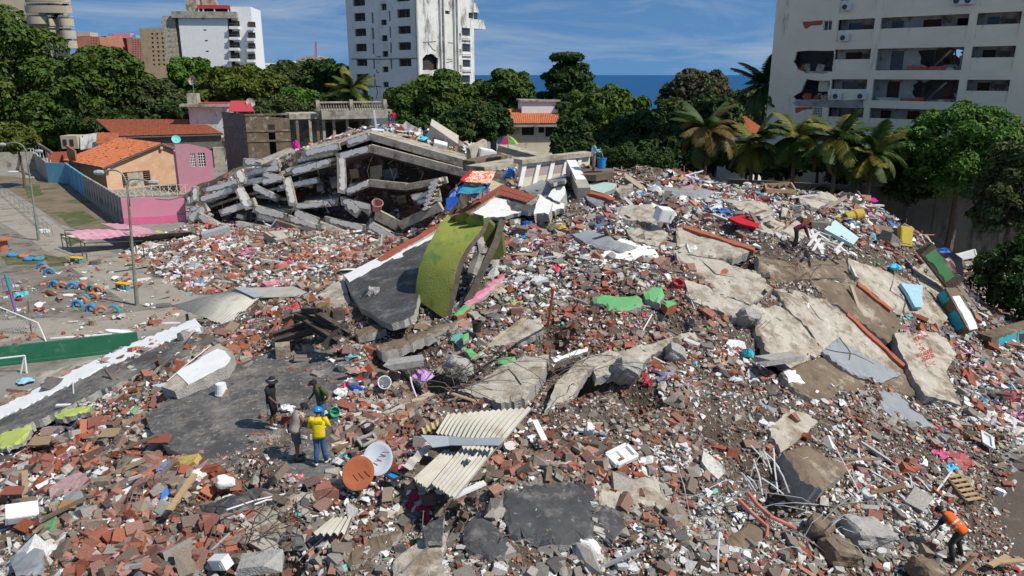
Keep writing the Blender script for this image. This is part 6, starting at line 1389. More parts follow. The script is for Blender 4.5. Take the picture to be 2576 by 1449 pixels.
# green plaster wall plates
for lb, pl, th, m in (('large green plaster wall plate lying flat at the heart of the heap', [(1490,745),(1530,741),(1600,742),(1615,750),(1612,770),(1555,784),(1530,778),(1525,765),(1495,762)], .25, 'green_plaster'),
   ('green plaster wall plate right of the large flat one', [(1618,735),(1640,720),(1665,722),(1672,738),(1660,760),(1625,750)], .35, 'green_plaster'),
   ('small green block beside the red bag', [(1664,758),(1695,750),(1703,762),(1680,772)], .4, 'green_plaster'),
   ('green painted plate standing on a brick block by the dark hollow', [(1270,960),(1290,925),(1310,918),(1312,940),(1290,975)], .35, 'green_plaster'),
   ('green topped brick block under the arch foot', [(1138,790),(1165,768),(1185,763),(1180,775),(1150,795)], .35, 'green_plaster'),
   ('green plate above the clothes pile', [(1252,900),(1295,893),(1298,905),(1270,915),(1252,912)], .2, 'green_plaster'),
   ('green plate beside the black bucket', [(1160,845),(1178,833),(1178,850),(1165,858)], .2, 'green_plaster'),
   ('green strip beside the yellow cord', [(1165,870),(1185,875),(1205,890),(1190,898),(1168,882)], .2, 'green_plaster'),
   ('large lime green wall plate at the left edge', [(-10,1100),(20,1070),(50,1053),(75,1054),(78,1075),(60,1105),(15,1125),(-10,1125)], .2, 'lime_plaster'),
   ('long lime green wall plate left of the tarred roof', [(135,1045),(165,1028),(228,1018),(230,1028),(190,1040),(145,1052)], .25, 'lime_plaster'),
   ('small lime green plate near the white plates', [(182,1005),(195,985),(206,995),(195,1012)], .12, 'lime_plaster'),
   ('green painted wall plate end by the lime plates', [(325,1035),(340,1015),(345,1020),(335,1040)], .15, 'green_plaster'),
   ('pink painted wall strip lying behind the arch foot', [(1166,762),(1245,698),(1255,688),(1272,685),(1268,698),(1240,725),(1180,768)], .2, 'pink_paint'),
   ('brown board with orange face below the people', [(575,1400),(590,1385),(620,1390),(615,1405)], .05, 'conc_brown')):
 slab('wall_plate', lb, pl, th, m, 'brick_clay' if 'block' in lb else 'raw_edge', .3, 'wall plate', 1.5,.1, amp=.03)

# ---------------------------------------------------------------- the lime green arch
def arch():
 Lp = [(1125,543,33.2),(1108,562,32.6),(1088,597,31.9),(1071,630,31.5),(1058,661,31.2),(1048,707,31.0),(1044,751,30.9)]
 Rp = [(1222,543,33.0),(1209,580,32.0),(1188,606,31.3),(1168,634,30.8),(1150,675,30.4),(1137,735,30.1),(1119,802,29.8)]
 e = empty('arch_wall', Q(1100,790,30.3), 'big lime green curved wall piece standing up in the rubble', 'wall piece')
 def C(tab, t):
  t *= len(tab) - 1; i = min(int(t), len(tab) - 2); f = t - i; g = lambda j: Vector(tab[max(0, min(j, len(tab) - 1))])
  a, b, c, d = g(i - 1), g(i), g(i + 1), g(i + 2)
  return .5 * ((2 * b) + (c - a) * f + (2 * a - 5 * b + 4 * c - d) * f * f + (3 * b - a - 3 * c + d) * f ** 3)
 nt_, ns = 26,10; off = Vector((.20,.20,-.06))
 def fn(s, t):
  jg = (random.random() - .5) * 9 if t == 0 else 0
  l, r = C(Lp, t), C(Rp, t); p = l.lerp(r, s); p.y += jg + (8 * math.sin(s * 9) if t == 0 else 0); return Q(*p)
 mb = MB(); mb.grid(fn, ns, nt_); build(mb, 'green_face', 'lime_wall', e, smooth=True)
 rows = [[Vector(mb.v[j * (ns + 1) + i]) for i in range(ns + 1)] for j in range(nt_ + 1)]
 m2 = MB()
 for side in (0, ns):
  for j in range(nt_):
   a, b = rows[j][side], rows[j + 1][side]; m2.add([a, b, b + off, a + off], [(0,1,2,3)])
 for i in range(ns):
  for j in (0, nt_): a, b = rows[j][i], rows[j][i + 1]; m2.add([a, b, b + off, a + off], [(0,1,2,3)])
 for j in range(nt_):
  for i in range(ns): m2.add([rows[j][i] + off, rows[j][i + 1] + off, rows[j + 1][i + 1] + off, rows[j + 1][i] + off], [(0,1,2,3)])
 build(m2, 'rough_edge', mat('arch_edge', (.12,.10,.075),(.07,.06,.045), scale=3, bump=.8, bscale=20), e)
 # the second rib of the arch, behind
 pr = [(1262,560,33.2),(1250,600,32.6),(1232,640,32.0),(1208,690,31.5),(1190,730,31.2),(1172,760,31.0)]
 mb = MB(); q = [Q(*C(pr, i / 14)) for i in range(15)]
 for i in range(14): mb.beam(q[i], q[i + 1] + (q[i + 1] - q[i]) * .05,.30,.5,(0,1,0))
 build(mb, 'rear_rib', 'arch_edge', e)
 mb = MB(); mb.beam(Q(1212,640,31.6), Q(1206,600,32.0),.3,.3); mb.beam(Q(1188,690,31.2), Q(1205,640,31.6),.3,.35); build(mb, 'strut', 'conc_grey', e)
 mb = MB(); pl = [Q(u, v, 32.9) for u, v in ((1222,548),(1262,590),(1268,640),(1245,655),(1215,600))]; mb.prism(pl, (.1,.3,0)); build(mb, 'torn_panel', mat('olive_panel', (.14,.15,.03),(.10,.11,.03), scale=1), e)
 # peeled flakes at the top
 for (u, v, d, s) in ((1168,552,32.4,.55),(1195,556,32.2,.6),(1150,548,32.7,.4)):
  c = Q(u, v, d); mb = MB(); pl = [c + Vector((s * math.cos(t) * random.uniform(.6,1),-.25 * math.sin(t), s * .7 * math.sin(t) * random.uniform(.6,1))) for t in [i * .7 for i in range(9)]]; mb.prism(pl, (.03,.1,-.03)); build(mb, 'peeled_flake', 'lime_wall', e)
 CLEAR.append(([(1044,751),(1058,661),(1125,543),(1222,543),(1168,634),(1119,802)], 0))
arch()

# ---------------------------------------------------------------- corrugated sheets
mat('asbestos', (.46,.43,.36),(.54,.515,.45), scale=1.2, bump=.3, bscale=30, stain=[((.36,.31,.20),1.0,.60),((.30,.27,.21),4,.66)])
mat('asbestos_side', (.50,.42,.22),(.42,.34,.17), scale=2)
mat('galvanised', (.40,.43,.44),(.34,.37,.38), scale=2, rough=.5, bump=.1, stain=[((.26,.24,.2),2.2,.66)])
def corr(name, label, c, waves, amp, m, nu=None, sag=0.0, parent=None, cat='roof sheet', rag=.0):
 c = [Vector(q) for q in c]; nr = (c[1] - c[0]).cross(c[3] - c[0]).normalized(); nr = nr if nr.z > 0 else -nr
 rr = [random.uniform(-rag, rag) for _ in range(400)]
 def fn(s, t):
  tt = t + (rr[int(s * 60)] if t in (0,1) else 0)
  p = c[0].lerp(c[1], s).lerp(c[3].lerp(c[2], s), tt); return p + nr * (amp * math.cos(2 * math.pi * waves * s) + sag * math.sin(math.pi * t) * math.sin(math.pi * s))
 mb = MB(); mb.sheet(fn, int(waves * 8),10,.015); return build(mb, name, m, parent, label, cat, smooth=False)
def hp(u, v, dz): p = hit(u, v); r = ray(u, v); q = p - r.normalized() * (dz / max(.2,-r.normalized().z)); return q
a = empty('corrugated_sheeting', hit(1180,1150), 'pale corrugated roof sheets with a grey ridge strip lying on the bricks', 'roof sheet')
corr('upper_sheet', None, (hp(1098,1092,.5), hp(1262,1122,.75), hp(1344,1026,1.1), hp(1128,1042,.6)),15,.045, 'asbestos', sag=.12, parent=a, cat=None, rag=.01)
corr('lower_sheet', None, (hp(1182,1108,.45), hp(1258,1122,.6), hp(1146,1260,.75), hp(1088,1224,.7)),7,.05, 'asbestos', parent=a, cat=None, rag=.012)
corr('left_sheet', None, (hp(1120,1135,.35), hp(1168,1150,.45), hp(1080,1236,.55), hp(1042,1208,.5)),6,.05, 'asbestos', parent=a, cat=None, rag=.03)
mb = MB(); A = [hp(1058,1094,.75), hp(1128,1098,.7), hp(1200,1104,.9), hp(1266,1102,1.05)]; B = [hp(1088,1126,.7), hp(1130,1122,.68), hp(1190,1122,.85), hp(1256,1122,1.0)]
for i in range(3): mb.prism([A[i], A[i + 1], B[i + 1], B[i]], (0,0,-.02))
build(mb, 'ridge_strip', 'galvanised', a)
CLEAR.append(([(1030,1215),(1098,1092),(1128,1042),(1344,1026),(1262,1120),(1146,1262)], 0))
corr('corrugated_piece', 'small broken corrugated sheet piece at the bottom', (hp(840,1305,.3), hp(890,1305,.3), hp(875,1345,.35), hp(790,1345,.3)),5,.05, 'asbestos', rag=.04)
corr('corrugated_piece', 'broken corrugated strip left of the large roof sheets', (hp(1010,1175,.35), hp(1090,1100,.35), hp(1098,1112,.35), hp(1030,1190,.3)),4,.05, 'asbestos', rag=.05)
corr('corrugated_piece', 'yellowed corrugated scrap above the grey ridge strip', (hp(1060,1080,.35), hp(1108,1055,.35), hp(1112,1070,.35), hp(1065,1095,.3)),4,.04, 'asbestos_side', rag=.05)
a = empty('tin_roof', P(600,790,0), 'slumped ridged tin roof with grey ridge cap beside the steel frame', 'roof')
ra, rb = P(600,726,3.9), P(652,750,4.0)
corr('left_slope', None, (ra, rb, P(576,822,3.5), P(432,770,2.1)),26,.035, 'asbestos', sag=.25, parent=a, cat=None, rag=.015)
corr('right_slope', None, (ra, rb, P(796,746,4.3), P(742,722,4.2)),14,.03, 'asbestos', parent=a, cat=None)
mb = MB(); mb.beam(ra + Vector((0,0,.08)), rb + Vector((0,0,.08)),.5,.03); build(mb, 'ridge_cap', 'galvanised', a)
for (u, v, h, u2, v2, h2) in ((652,756,3.85,796,752,4.1),(580,824,3.35,652,758,3.85),(790,752,4.1,796,790,3.6)):
 mb = MB(); mb.beam(P(u, v, h), P(u2, v2, h2),.12,.18); build(mb, 'rafter', 'conc_brown', a)
for (u, v, h) in ((790,752,4.1),(655,760,3.8),(580,822,3.4),(470,790,2.0)):
 p = P(u, v, h); mb = MB(); mb.tube([Vector((p.x, p.y, .2)), p], .08,5); build(mb, 'post', 'conc_brown', a)
CLEAR.append(([(432,770),(600,725),(742,722),(796,746),(652,756),(576,822)], 0))

# steel frame with yellow wheel
def steel():
 b = hit(790,850); e = empty('steel_frame', b, 'dark rusty crossed steel beams with a yellow wheeled motor', 'machine'); mr = mat('rust_steel', (.060,.045,.038),(.11,.085,.07), scale=3, rough=.7)
 def hb(a, c, w_=.25):
  mb = MB(); mb.beam(a, c, w_, .03); d = (c - a).normalized(); up = d.cross(Vector((0,0,1))).cross(d).normalized()
  mb.beam(a + up * .22, c + up * .22, w_, .03); mb.beam(a + up * .11, c + up * .11,.04,.19); build(mb, 'steel_beam', mr, e)
 for (u, v, dz, u2, v2, dz2) in ((690,852,.5,800,815,.6),(695,868,.4,812,832,.55),(770,818,.9,850,868,.6),(800,800,1.2,880,850,.7),(740,800,.9,860,835,.9),(820,880,.5,875,820,1.0),(760,790,1.0,815,790,1.3)):
  hb(hp(u, v, dz), hp(u2, v2, dz2))
 c = hp(812,785,1.2); M = Euler((R_(80), R_(10), R_(55))).to_matrix(); mb = MB(); mb.lathe([(.05,-.1),(.36,-.1),(.39,0),(.36,.1),(.05,.1)], 18, c, M); build(mb, 'fly_wheel', mat('yellow_worn', (.22,.17,.04),(.08,.07,.05), scale=4), e)
 mb = MB(); mb.lathe([(.05,-.16),(.22,-.16),(.22,.16),(.05,.16)], 12, c, M); build(mb, 'hub', mr, e)
 mb = MB(); mb.box(c + Vector((.5,.3,-.2)),(.5,.45,.4),(0,0,.5)); build(mb, 'motor', mr, e)
 for s in (-1,1): mb = MB(); mb.tube([c, c + Vector((.5 * s, .2,-1.4))], .06,5); build(mb, 'strut', mr, e)
 mb = MB(); mb.box(hp(712,885,.25),(.55,.5,.6),(0,0,.3)); build(mb, 'foot_block', 'conc_light', e)
steel()
# ---------------------------------------------------------------- things lying on the heap
def M3(rx=0, ry=0, rz=0): return Euler((R_(rx), R_(ry), R_(rz))).to_matrix()
mat('plastic_white', (.78,.78,.76),(.70,.70,.68), scale=3, rough=.45, bump=.05); mat('plastic_blue', (.02,.25,.62),(.02,.20,.52), scale=3, rough=.4, bump=.05)
mat('plastic_black', (.03,.03,.032),(.045,.045,.047), scale=3, rough=.5); mat('aluminium', (.48,.48,.47),(.40,.40,.39), scale=3, rough=.35, metal=.6, bump=.1)
mat('rust_red', (.36,.105,.04),(.28,.08,.035), scale=2, rough=.8, bump=.2, stain=[((.10,.04,.025),5,.66)]); mat('dish_white', (.60,.62,.66),(.54,.56,.60), scale=1, rough=.5, bump=.02)
mat('tarp_blue', (.01,.05,.28),(.02,.09,.42), scale=1.5, rough=.4, bump=.3, bscale=5); mat('tarp_teal', (.03,.22,.32),(.05,.30,.40), scale=1, rough=.35, bump=.2, bscale=4)
mat('cloth_red', (.50,.015,.03),(.40,.01,.02), scale=2, bump=.3, bscale=6); mat('cloth_flower', (.70,.10,.03),(.75,.55,.42), scale=5, bump=.2, pos=(.46,.54)); mat('cloth_check', (.22,.19,.10),(.10,.09,.22), scale=7, pos=(.47,.53))
mat('foam_yellow', (.52,.40,.05),(.44,.34,.05), scale=2, bump=.3); mat('mattress_beige', (.48,.41,.29),(.38,.31,.21), scale=6, bump=.3, pos=(.45,.55)); mat('mattress_blue', (.28,.45,.58),(.36,.53,.65), scale=4, bump=.5, bscale=9); mat('glass_green', (.50,.66,.63),(.45,.60,.58), scale=.8, rough=.3, bump=.03)
mat('wood_pale', (.46,.31,.17),(.38,.25,.13), scale=2, streak=(1,8,8)); mat('orange_pole', (.60,.16,.05),(.5,.12,.04), scale=3); mat('cord_yellow', (.62,.48,.08),(.5,.4,.08), scale=3); mat('rod_white', (.70,.69,.67),(.60,.59,.57), scale=3); mat('rod_rust', (.12,.09,.07),(.2,.16,.13), scale=3); mat('teal_bright', (.03,.38,.45),(.05,.44,.5), scale=2)

def bucket(u, v, r, h, m, label, name='bucket', tip=None, dz=.0, rim=None, fill=None, loc=None):
 b = loc or (hit(u, v) + Vector((0,0, dz))); M = tip or M3(); e = empty(name, b, label, name.replace('_', ' '))
 mb = MB(); mb.lathe([(.01,.012),(r * .8,.0),(r * .86, h * .4),(r, h),(r * .95, h),(r * .78,.03),(.01,.03)], 16, b, M); build(mb, 'body', m, e, smooth=False)
 mb = MB(); mb.lathe([(r * 1.0, h * .93),(r * 1.07, h * .94),(r * 1.07, h * 1.0),(r * 1.0, h * 1.01)], 16, b, M); build(mb, 'rim', rim or m, e)
 mb = MB(); mb.tube([b + M @ Vector((r * 1.08 * math.cos(t),.12 * r, h * .95 - r * .8 * math.sin(t))) for t in [math.pi * i / 8 for i in range(9)]], .008,4); build(mb, 'handle', 'lamp_grey', e)
 return e
def onroof(u, v, dz=0.0): return on_plane(ROOFK, u, v) + Vector((0,0, dz))
bucket(0,0,.22,.40, 'plastic_white', 'white plastic bucket standing upside down on the tarred roof', loc=onroof(558,992,.41), tip=M3(180,0,0))
bucket(968,985,.22,.42, 'plastic_white', 'tipped white bucket with yellowish inside right of the clothes pile', tip=M3(60,20,0), dz=.3)
bucket(1018,945,.2,.36, 'plastic_white', 'white and blue labelled bucket beside the dark hollow', dz=.25)
bucket(1200,848,.2,.42, 'plastic_black', 'black bucket standing beside the yellow cord', dz=.2)
bucket(1700,735,.22,.36, mat('bag_red', (.55,.03,.06),(.45,.02,.05), scale=4), 'crumpled red bucket beside the green plates', tip=M3(25,10,0), dz=.15)
bucket(1230,575,.3,.4, 'rust_red', 'dark red bucket left among the debris above the arch', dz=.2) if False else None
bucket(836,1050,.16,.26, mat('bucket_green', (.06,.42,.25),(.05,.36,.2), scale=3), 'small green bucket beside the man in olive', tip=M3(70,20,30), dz=.2)
bucket(1513,425,.27,.62, 'plastic_blue', 'large blue plastic barrel beside the man on the crest', 'barrel', loc=Q(1513,424,43.6))
mb = MB(); mb.prism([Q(1425,430,45), Q(1470,424,45.2), Q(1540,423,44.6), Q(1545,434,43), Q(1500,440,42.6), Q(1440,438,43.4)], (0,0,-.35)); build(mb, 'fallen_slab', 'conc_brown', None, 'brown slab under the man and the blue barrel', 'slab')
bucket(948,530,.5,.9, mat('clay_pot', (.55,.30,.26),(.48,.24,.20), scale=2), 'pinkish clay pot tipped among the folded floors', 'pot', M3(35,15,0), loc=Q(948,527,69))
def pot(b, r, h, m, label, name='cooking_pot'):
 e = empty(name, b, label, 'pot'); mb = MB(); mb.lathe([(.01,0),(r * .92,0),(r, h * .3),(r, h),(r * .95, h),(r * .93,.03),(.01,.03)], 18, b); build(mb, 'body', m, e)
 for s in (-1,1): mb = MB(); mb.tube([b + Vector((s * r, -.06, h * .8)), b + Vector((s * (r + .07),0, h * .8)), b + Vector((s * r, .06, h * .8))], .012,4); build(mb, 'handle', m, e)
pot(onroof(868,930),.26,.24, 'aluminium', 'aluminium cooking pot on the tarred roof edge'); pot(hit(890,985) + Vector((0,0,.25)),.2,.14, 'aluminium', 'shallow metal pan on the clothes pile'); pot(hit(925,1095) + Vector((0,0,.2)),.22,.14, 'plastic_black', 'dark pan in the bricks right of the people')
# satellite dishes
def dish(u, v, dz, R, M, m, mback, label, lnb=True):
 c = hp(u, v, dz); e = empty('satellite_dish', c, label, 'satellite dish'); sc = Matrix(((1,0,0),(0,1.12,0),(0,0,1)))
 mb = MB(); mb.lathe([(.001,-.16 * R),(R * .4,-.12 * R),(R * .75,-.05 * R),(R, .06 * R),(R * 1.02,.05 * R),(R * .75,-.09 * R),(R * .4,-.16 * R),(.001,-.2 * R)], 26, c, M @ sc); build(mb, 'reflector', [m], e, smooth=True)
 if lnb:
  for k in range(3):
   p = c + M @ Vector((-.1 + .12 * k, -.05 + .1 * k, 0)); mb = MB(); mb.tube([p, p + M @ Vector((.22,-.05,.08))], .012,4); build(mb, 'bolt', 'rust_red', e)
 mb = MB(); mb.tube([c - M @ Vector((0,0,.2 * R)), c - M @ Vector((.1,.2,.9 * R))], .035,5); build(mb, 'mount', 'rod_rust', e)
 CLEAR.append(([(u - 30, v - 35),(u + 30, v - 35),(u + 30, v + 35),(u - 30, v + 35)], .3))
dish(951,1155,.55,.42, M3(52,-12,0), 'dish_white', None, 'pale grey satellite dish leaning among the bricks'); dish(901,1191,.5,.42, M3(48,28,0), 'rust_red', None, 'rust red satellite dish beside the pale grey one')

def quadbox(name, label, pts, th, m, cat, lift=.25, ms=None, frame=None, tilt=None):
 o, k = slab(name, label, pts, th, m, ms or m, lift, cat, 0,0, tilt); return o, k
# panels and mattresses
quadbox('glass_tabletop', 'pale green mattress lying on the right crest', [(2074,576),(2101,553),(2161,598),(2147,615)], .2, 'glass_green', 'mattress', .45)
o, k = quadbox('mattress', 'crumpled pale blue mattress hanging over the slab edge', [(2266,712),(2321,718),(2320,773),(2302,772),(2284,738)], .18, 'mattress_blue', 'mattress', .5)
mb = MB(); c_ = [Q(1204,468,44.6), Q(1224,448,46), Q(1262,462,45.6), Q(1290,478,44.6), Q(1238,486,43.6)]; mb.prism(c_, (.05,.12,-.25)); build(mb, 'mattress', 'mattress_beige', None, 'beige patterned mattress behind the blue tarp shelter', 'mattress')
fb = hit(2273,616); mb = MB(); mb.box(fb + Vector((0,0,.5)),(.85,.3,1.15), M3(-18,10,15)); o = build(mb, 'foam_block', 'foam_yellow', None, 'yellow foam cushion standing near the right end of the crest', 'foam'); mb = MB(); mb.box(fb + Vector((.02,-.14,.55)),(.7,.06,.9), M3(-18,10,15)); build(mb, 'worn_cover', 'foam_yellow', o)
b = hit(2146,556) + Vector((0,0,.3)); mb = MB(); mb.lathe([(.01,-.55),(.3,-.55),(.32,0),(.3,.55),(.01,.55)], 14, b, M3(0,78,12)); o = build(mb, 'drum', 'foam_yellow', None, 'yellow drum lying on the crest above the pale mattress', 'drum')
mb = MB(); mb.lathe([(.315,-.05),(.335,-.05),(.335,.05),(.315,.05)], 14, b, M3(0,78,12)); build(mb, 'band', 'rust_red', o)
o, k = quadbox('red_cloth', 'dark red cloth spread over planks on the crest', [(1832,548),(1870,540),(1912,560),(1902,572),(1860,562)], .12, 'cloth_red', 'cloth', .5)
# white lattice frame, right
e = empty('white_lattice', hit(2064,610), 'heap of white slats beside the bending man in maroon', 'slats')
for (u, v, u2, v2) in ((2030,585,2075,630),(2040,578,2070,640),(2033,620,2055,590),(2045,632,2062,602),(2060,600,2110,615),(2075,610,2140,640),(2068,645,2068,612),(2100,632,2120,610),(2055,588,2085,606),(2048,580,2090,595),(2036,600,2060,585),(2110,618,2135,640)):
 mb = MB(); mb.beam(hp(u, v, .45), hp(u2, v2,.5),.13,.05); build(mb, 'slat', 'rod_white', e)
# leaning painted beams at the right end
def pbeam(lb, a, b, wd, ht, flakes):
 a, b = Vector(a), Vector(b); mb = MB(); mb.beam(a, b, wd, ht, jag=.1); o = build(mb, 'leaning_beam', 'conc_brown', None, lb, 'beam'); d = (b - a).normalized(); sd_ = d.cross(Vector((0,0,1))).normalized(); up = sd_.cross(d).normalized()
 for (t0, t1, face, m) in flakes:
  p, q = a.lerp(b, t0), a.lerp(b, t1); n = 6; pl = []
  for s in (1,-1):
   for i in range(n + 1):
    t = i / n if s == 1 else 1 - i / n; k = .34 + random.uniform(-.08,.08)
    pl.append(p.lerp(q, t) + ((sd_ * wd * k * s + up * (ht / 2 + .015)) if face == 'top' else (up * ht * k * s + (sd_ if sd_.y < 0 else -sd_) * (wd / 2 + .015))))
  mb = MB(); nn = up if face == 'top' else (sd_ if sd_.y < 0 else -sd_); mb.prism(pl, -nn * .012); build(mb, 'paint_flake', m, o)
pbeam('steep beam with white top face at the right end of the slabs', hp(2325,622,.9), hp(2398,715,.6),.8,.8, [(.02,.72, 'top', 'white_paint'),(.1,.8, 'side', 'green_plaster')])
pbeam('lower steep beam with turquoise patches and white edge', hp(2380,735,.6), hp(2436,838,.5),.8,.8, [(.0,.25, 'side', 'teal_bright'),(.5,.9, 'side', 'teal_bright'),(.2,1, 'top', 'white_paint')])
pbeam('shaded beam with turquoise patches at the right edge', P(2474,865,.5), P(2590,832,.6),.8,1.0, [(.15,.5, 'side', 'teal_bright'),(.55,.9, 'side', 'teal_bright')])
mb = MB(); mb.prism([P(2352,600,3.6), P(2420,650,2.4), P(2425,700,1.2), P(2370,660,2.6)], (.3,.5,-.2)); build(mb, 'leaning_wall', 'conc_dark', None, 'dark wall panel behind the steep white topped beam', 'wall panel')
mb = MB(); a = [P(2400,642,.35), P(2452,628,.5), P(2457,645,.35), P(2408,655,.2)]
for i in range(4): mb.beam(a[i], a[(i + 1) % 4], .1,.1)
o = build(mb, 'door_frame', 'rod_white', None, 'white framed panel lying by the street at the right', 'frame'); mb = MB(); mb.prism(a, (0,0,-.03)); build(mb, 'pane', 'dish_white', o)
# parasol
def parasol():
 c = Q(1277,341,56); R = .78; e = empty('parasol', Q(1277,380,56), 'red yellow blue and green striped parasol on the crest', 'parasol'); cols = [('par_blue', (.02,.12,.55)),('par_red', (.62,.03,.05)),('par_green', (.02,.28,.10)),('par_yellow', (.75,.52,.02))]
 for nm, cc in cols: mat(nm, cc, tuple(x * .85 for x in cc), scale=2, rough=.6, bump=.1, trans=.2)
 for k in range(8):
  mb = MB(); a0, a1 = k * math.pi / 4 + .12,(k + 1) * math.pi / 4 + .12
  def fn(s, t): a = a0 + (a1 - a0) * s; r = R * t; return c + Vector((r * math.cos(a), r * math.sin(a),-.55 * t ** 1.7 - .04 * math.sin(math.pi * s) * t))
  mb.grid(fn, 4,6); build(mb, 'canopy_panel', cols[k % 4][0], e, smooth=True)
 mb = MB(); mb.tube([c + Vector((0,0,.1)), Vector((c.x + .1, c.y, c.z - 2.8))], .025,6); build(mb, 'pole', 'lamp_grey', e)
parasol()
# blue tarp shelter
def tent():
 Yd = 42; e = empty('tarp_shelter', Q(1180,535, Yd), 'blue tarp shelter with red flowered canopy above the tiled band', 'shelter')
 def sheet(nm, pts_, m, th=.02):
  mb = MB(); c = [Q(*p) for p in pts_]
  def fn(s, t): return c[0].lerp(c[1], s).lerp(c[3].lerp(c[2], s), t) + Vector((0,0,-.12 * math.sin(math.pi * s) * math.sin(math.pi * t) + .03 * math.sin(9 * s)))
  mb.sheet(fn, 10,6, th); build(mb, nm, m, e)
 sheet('blue_flank', ((1132,483,41.5),(1165,465,42.1),(1155,500,41.1),(1122,530,40.5)), 'tarp_blue')
 sheet('blue_front', ((1122,500,40.7),(1158,487,41.1),(1148,515,40.9),(1122,533,40.5)), 'tarp_blue')
 sheet('teal_top', ((1165,465,42.5),(1222,472,42.5),(1205,487,40.9),(1150,488,40.9)), 'tarp_teal')
 sheet('blue_top_edge', ((1215,465,43.0),(1235,462,43.0),(1228,475,42.1),(1212,475,42.1)), 'tarp_blue')
 sheet('check_curtain', ((1185,488,41.1),(1232,474,41.9),(1230,488,41.7),(1185,508,40.8)), 'cloth_check')
 sheet('red_canopy', ((1157,453,41.9),(1183,428,43.5),(1186,432,43.5),(1170,458,41.8)), 'cloth_red')
 sheet('flower_canopy', ((1166,457,41.9),(1190,431,44.1),(1248,432,45.0),(1232,462,42.5)), 'cloth_flower')
 for (u, v, u2, v2) in ((1160,456,1132,486),(1160,456,1215,466),(1122,500,1124,535),(1150,488,1150,520),(1228,462,1224,492),(1130,486,1126,520)):
  mb = MB(); mb.tube([Q(u, v, 41.5), Q(u2, v2,41.1)], .03,5); build(mb, 'pole', 'metal_dark', e)
 CLEAR.append(([(1118,535),(1130,480),(1160,455),(1185,428),(1250,430),(1240,470),(1185,510)], 0))
tent()
def crumple(name, label, u, v, r, h, m, cat, n=11, dz=.1, at=None):
 r *= .85; h *= .62
 c = at or (hit(u, v) + Vector((0,0, dz))); rr = random.Random(label); mb = MB()
 prof = [[(rr.uniform(.5,1.3)) for _ in range(n)] for _ in range(4)]; vs = []
 for i, (q, zz) in enumerate(((1,0),(.95,.4),(.6,.8),(.15,1))):
  for j in range(n): t = 2 * math.pi * j / n; k = r * q * prof[i][j]; vs.append(c + Vector((k * math.cos(t), k * math.sin(t) * .8, h * (zz + rr.uniform(-.3,.3)))))
 fs = [(i * n + j, i * n + (j + 1) % n, (i + 1) * n + (j + 1) % n, (i + 1) * n + j) for i in range(3) for j in range(n)] + [tuple(3 * n + j for j in range(n))]
 mb.add(vs, fs); return build(mb, name, m, None, label, cat)
crumple('plastic_bag', 'bright blue plastic bag right of the tarp shelter', 1283,455,.5,.9, 'plastic_blue', 'bag', dz=.6); crumple('plastic_bag', 'bright blue bag beside the coloured box above the arch', 1325,605,.35,.3, 'plastic_blue', 'bag')
crumple('plastic_bag', 'light blue plastic bag on the upper pale slab', 2245,688,.45,.35, mat('sky_blue', (.10,.48,.75),(.12,.55,.8), scale=3), 'bag', dz=.3); crumple('plastic_bag', 'blue plastic bag near the pallet at the right', 2390,1188,.35,.3, 'sky_blue', 'bag')
crumple('plastic_bag', 'blue plastic bag beside the green plates', 1615,705,.35,.25, 'sky_blue', 'bag'); crumple('cloth_heap', 'turquoise cloth twisted on the brown slope', 1880,905,.3,.5, 'teal_bright', 'cloth'); crumple('cloth_heap', 'yellow cloth on the debris near the wire tangle', 1410,580,.35,.3, 'foam_yellow', 'cloth'); crumple('cloth_heap', 'pink crumpled cloth behind the arch', 1298,655,.4,.3, mat('pink_cloth', (.65,.12,.24),(.55,.08,.18), scale=4), 'cloth')
crumple('plastic_bag', 'purple printed bag left of the dark hollow', 1065,962,.4,.35, mat('lilac', (.42,.20,.50),(.60,.35,.62), scale=5), 'bag', dz=.2); crumple('cloth_heap', 'magenta cloth spike on the slope of the pancaked block', 745,372,.5,1.2, mat('magenta', (.55,.02,.28),(.45,.02,.22), scale=3), 'cloth', at=Q(745,375,77))
crumple('plastic_bag', 'blue bundle on the top ridge of the pancaked block', 1068,352,.7,.5, 'sky_blue', 'bag', at=Q(1068,351,75)); crumple('cloth_heap', 'pale blue cloth at the left border near the goal', 62,965,.5,.25, mat('pale_blue', (.25,.48,.66),(.3,.55,.72), scale=3), 'cloth'); crumple('cloth_heap', 'bright pink cloth on the right crest', 2195,500,.4,.35, 'magenta', 'cloth', dz=.2); crumple('cloth_heap', 'dark blue cloth heap on the right crest end', 2370,620,.7,.4, 'tarp_blue', 'cloth', dz=.3); crumple('plastic_bag', 'pink and white plastic bag by the dark track', 2360,1150,.4,.3, 'pink_cloth', 'bag')
# clothes pile beside the people
for i, (u, v, m, lb, r) in enumerate(((895,945, 'pink_sheet', 'pink garment on top of the clothes pile', .28),(915,958, 'plastic_black', 'black garment on the clothes pile', .3),(905,968, 'cloth_red', 'dark red garment in the clothes pile', .25),(882,975, 'plastic_white', 'white garment in the clothes pile', .3),(896,992, 'tarp_blue', 'blue plastic sheet below the clothes pile', .35),(870,985, 'pink_cloth', 'rose garment at the left of the clothes pile', .25),(858,1000, 'plastic_white', 'white rag beside the small green bucket', .3),(720,1035, 'plastic_white', 'white crumpled rag between the two men at left', .25))):
 crumple('garment', lb, u, v, r, .28, m, 'garment', dz=.15, at=(onroof(u, v, .05) if u < 850 else None))
# shoe on the sheet
b = hp(1190,1150,.85); e = empty('shoe', b, 'black and white shoe lying on the corrugated sheet', 'shoe'); mb = MB(); mb.box(b, (.12,.32,.05), M3(20,0,-35)); build(mb, 'sole', 'plastic_white', e); mb = MB(); mb.box(b + Vector((.03,.06,.07)),(.11,.2,.1), M3(20,0,-35)); build(mb, 'upper', 'plastic_black', e)
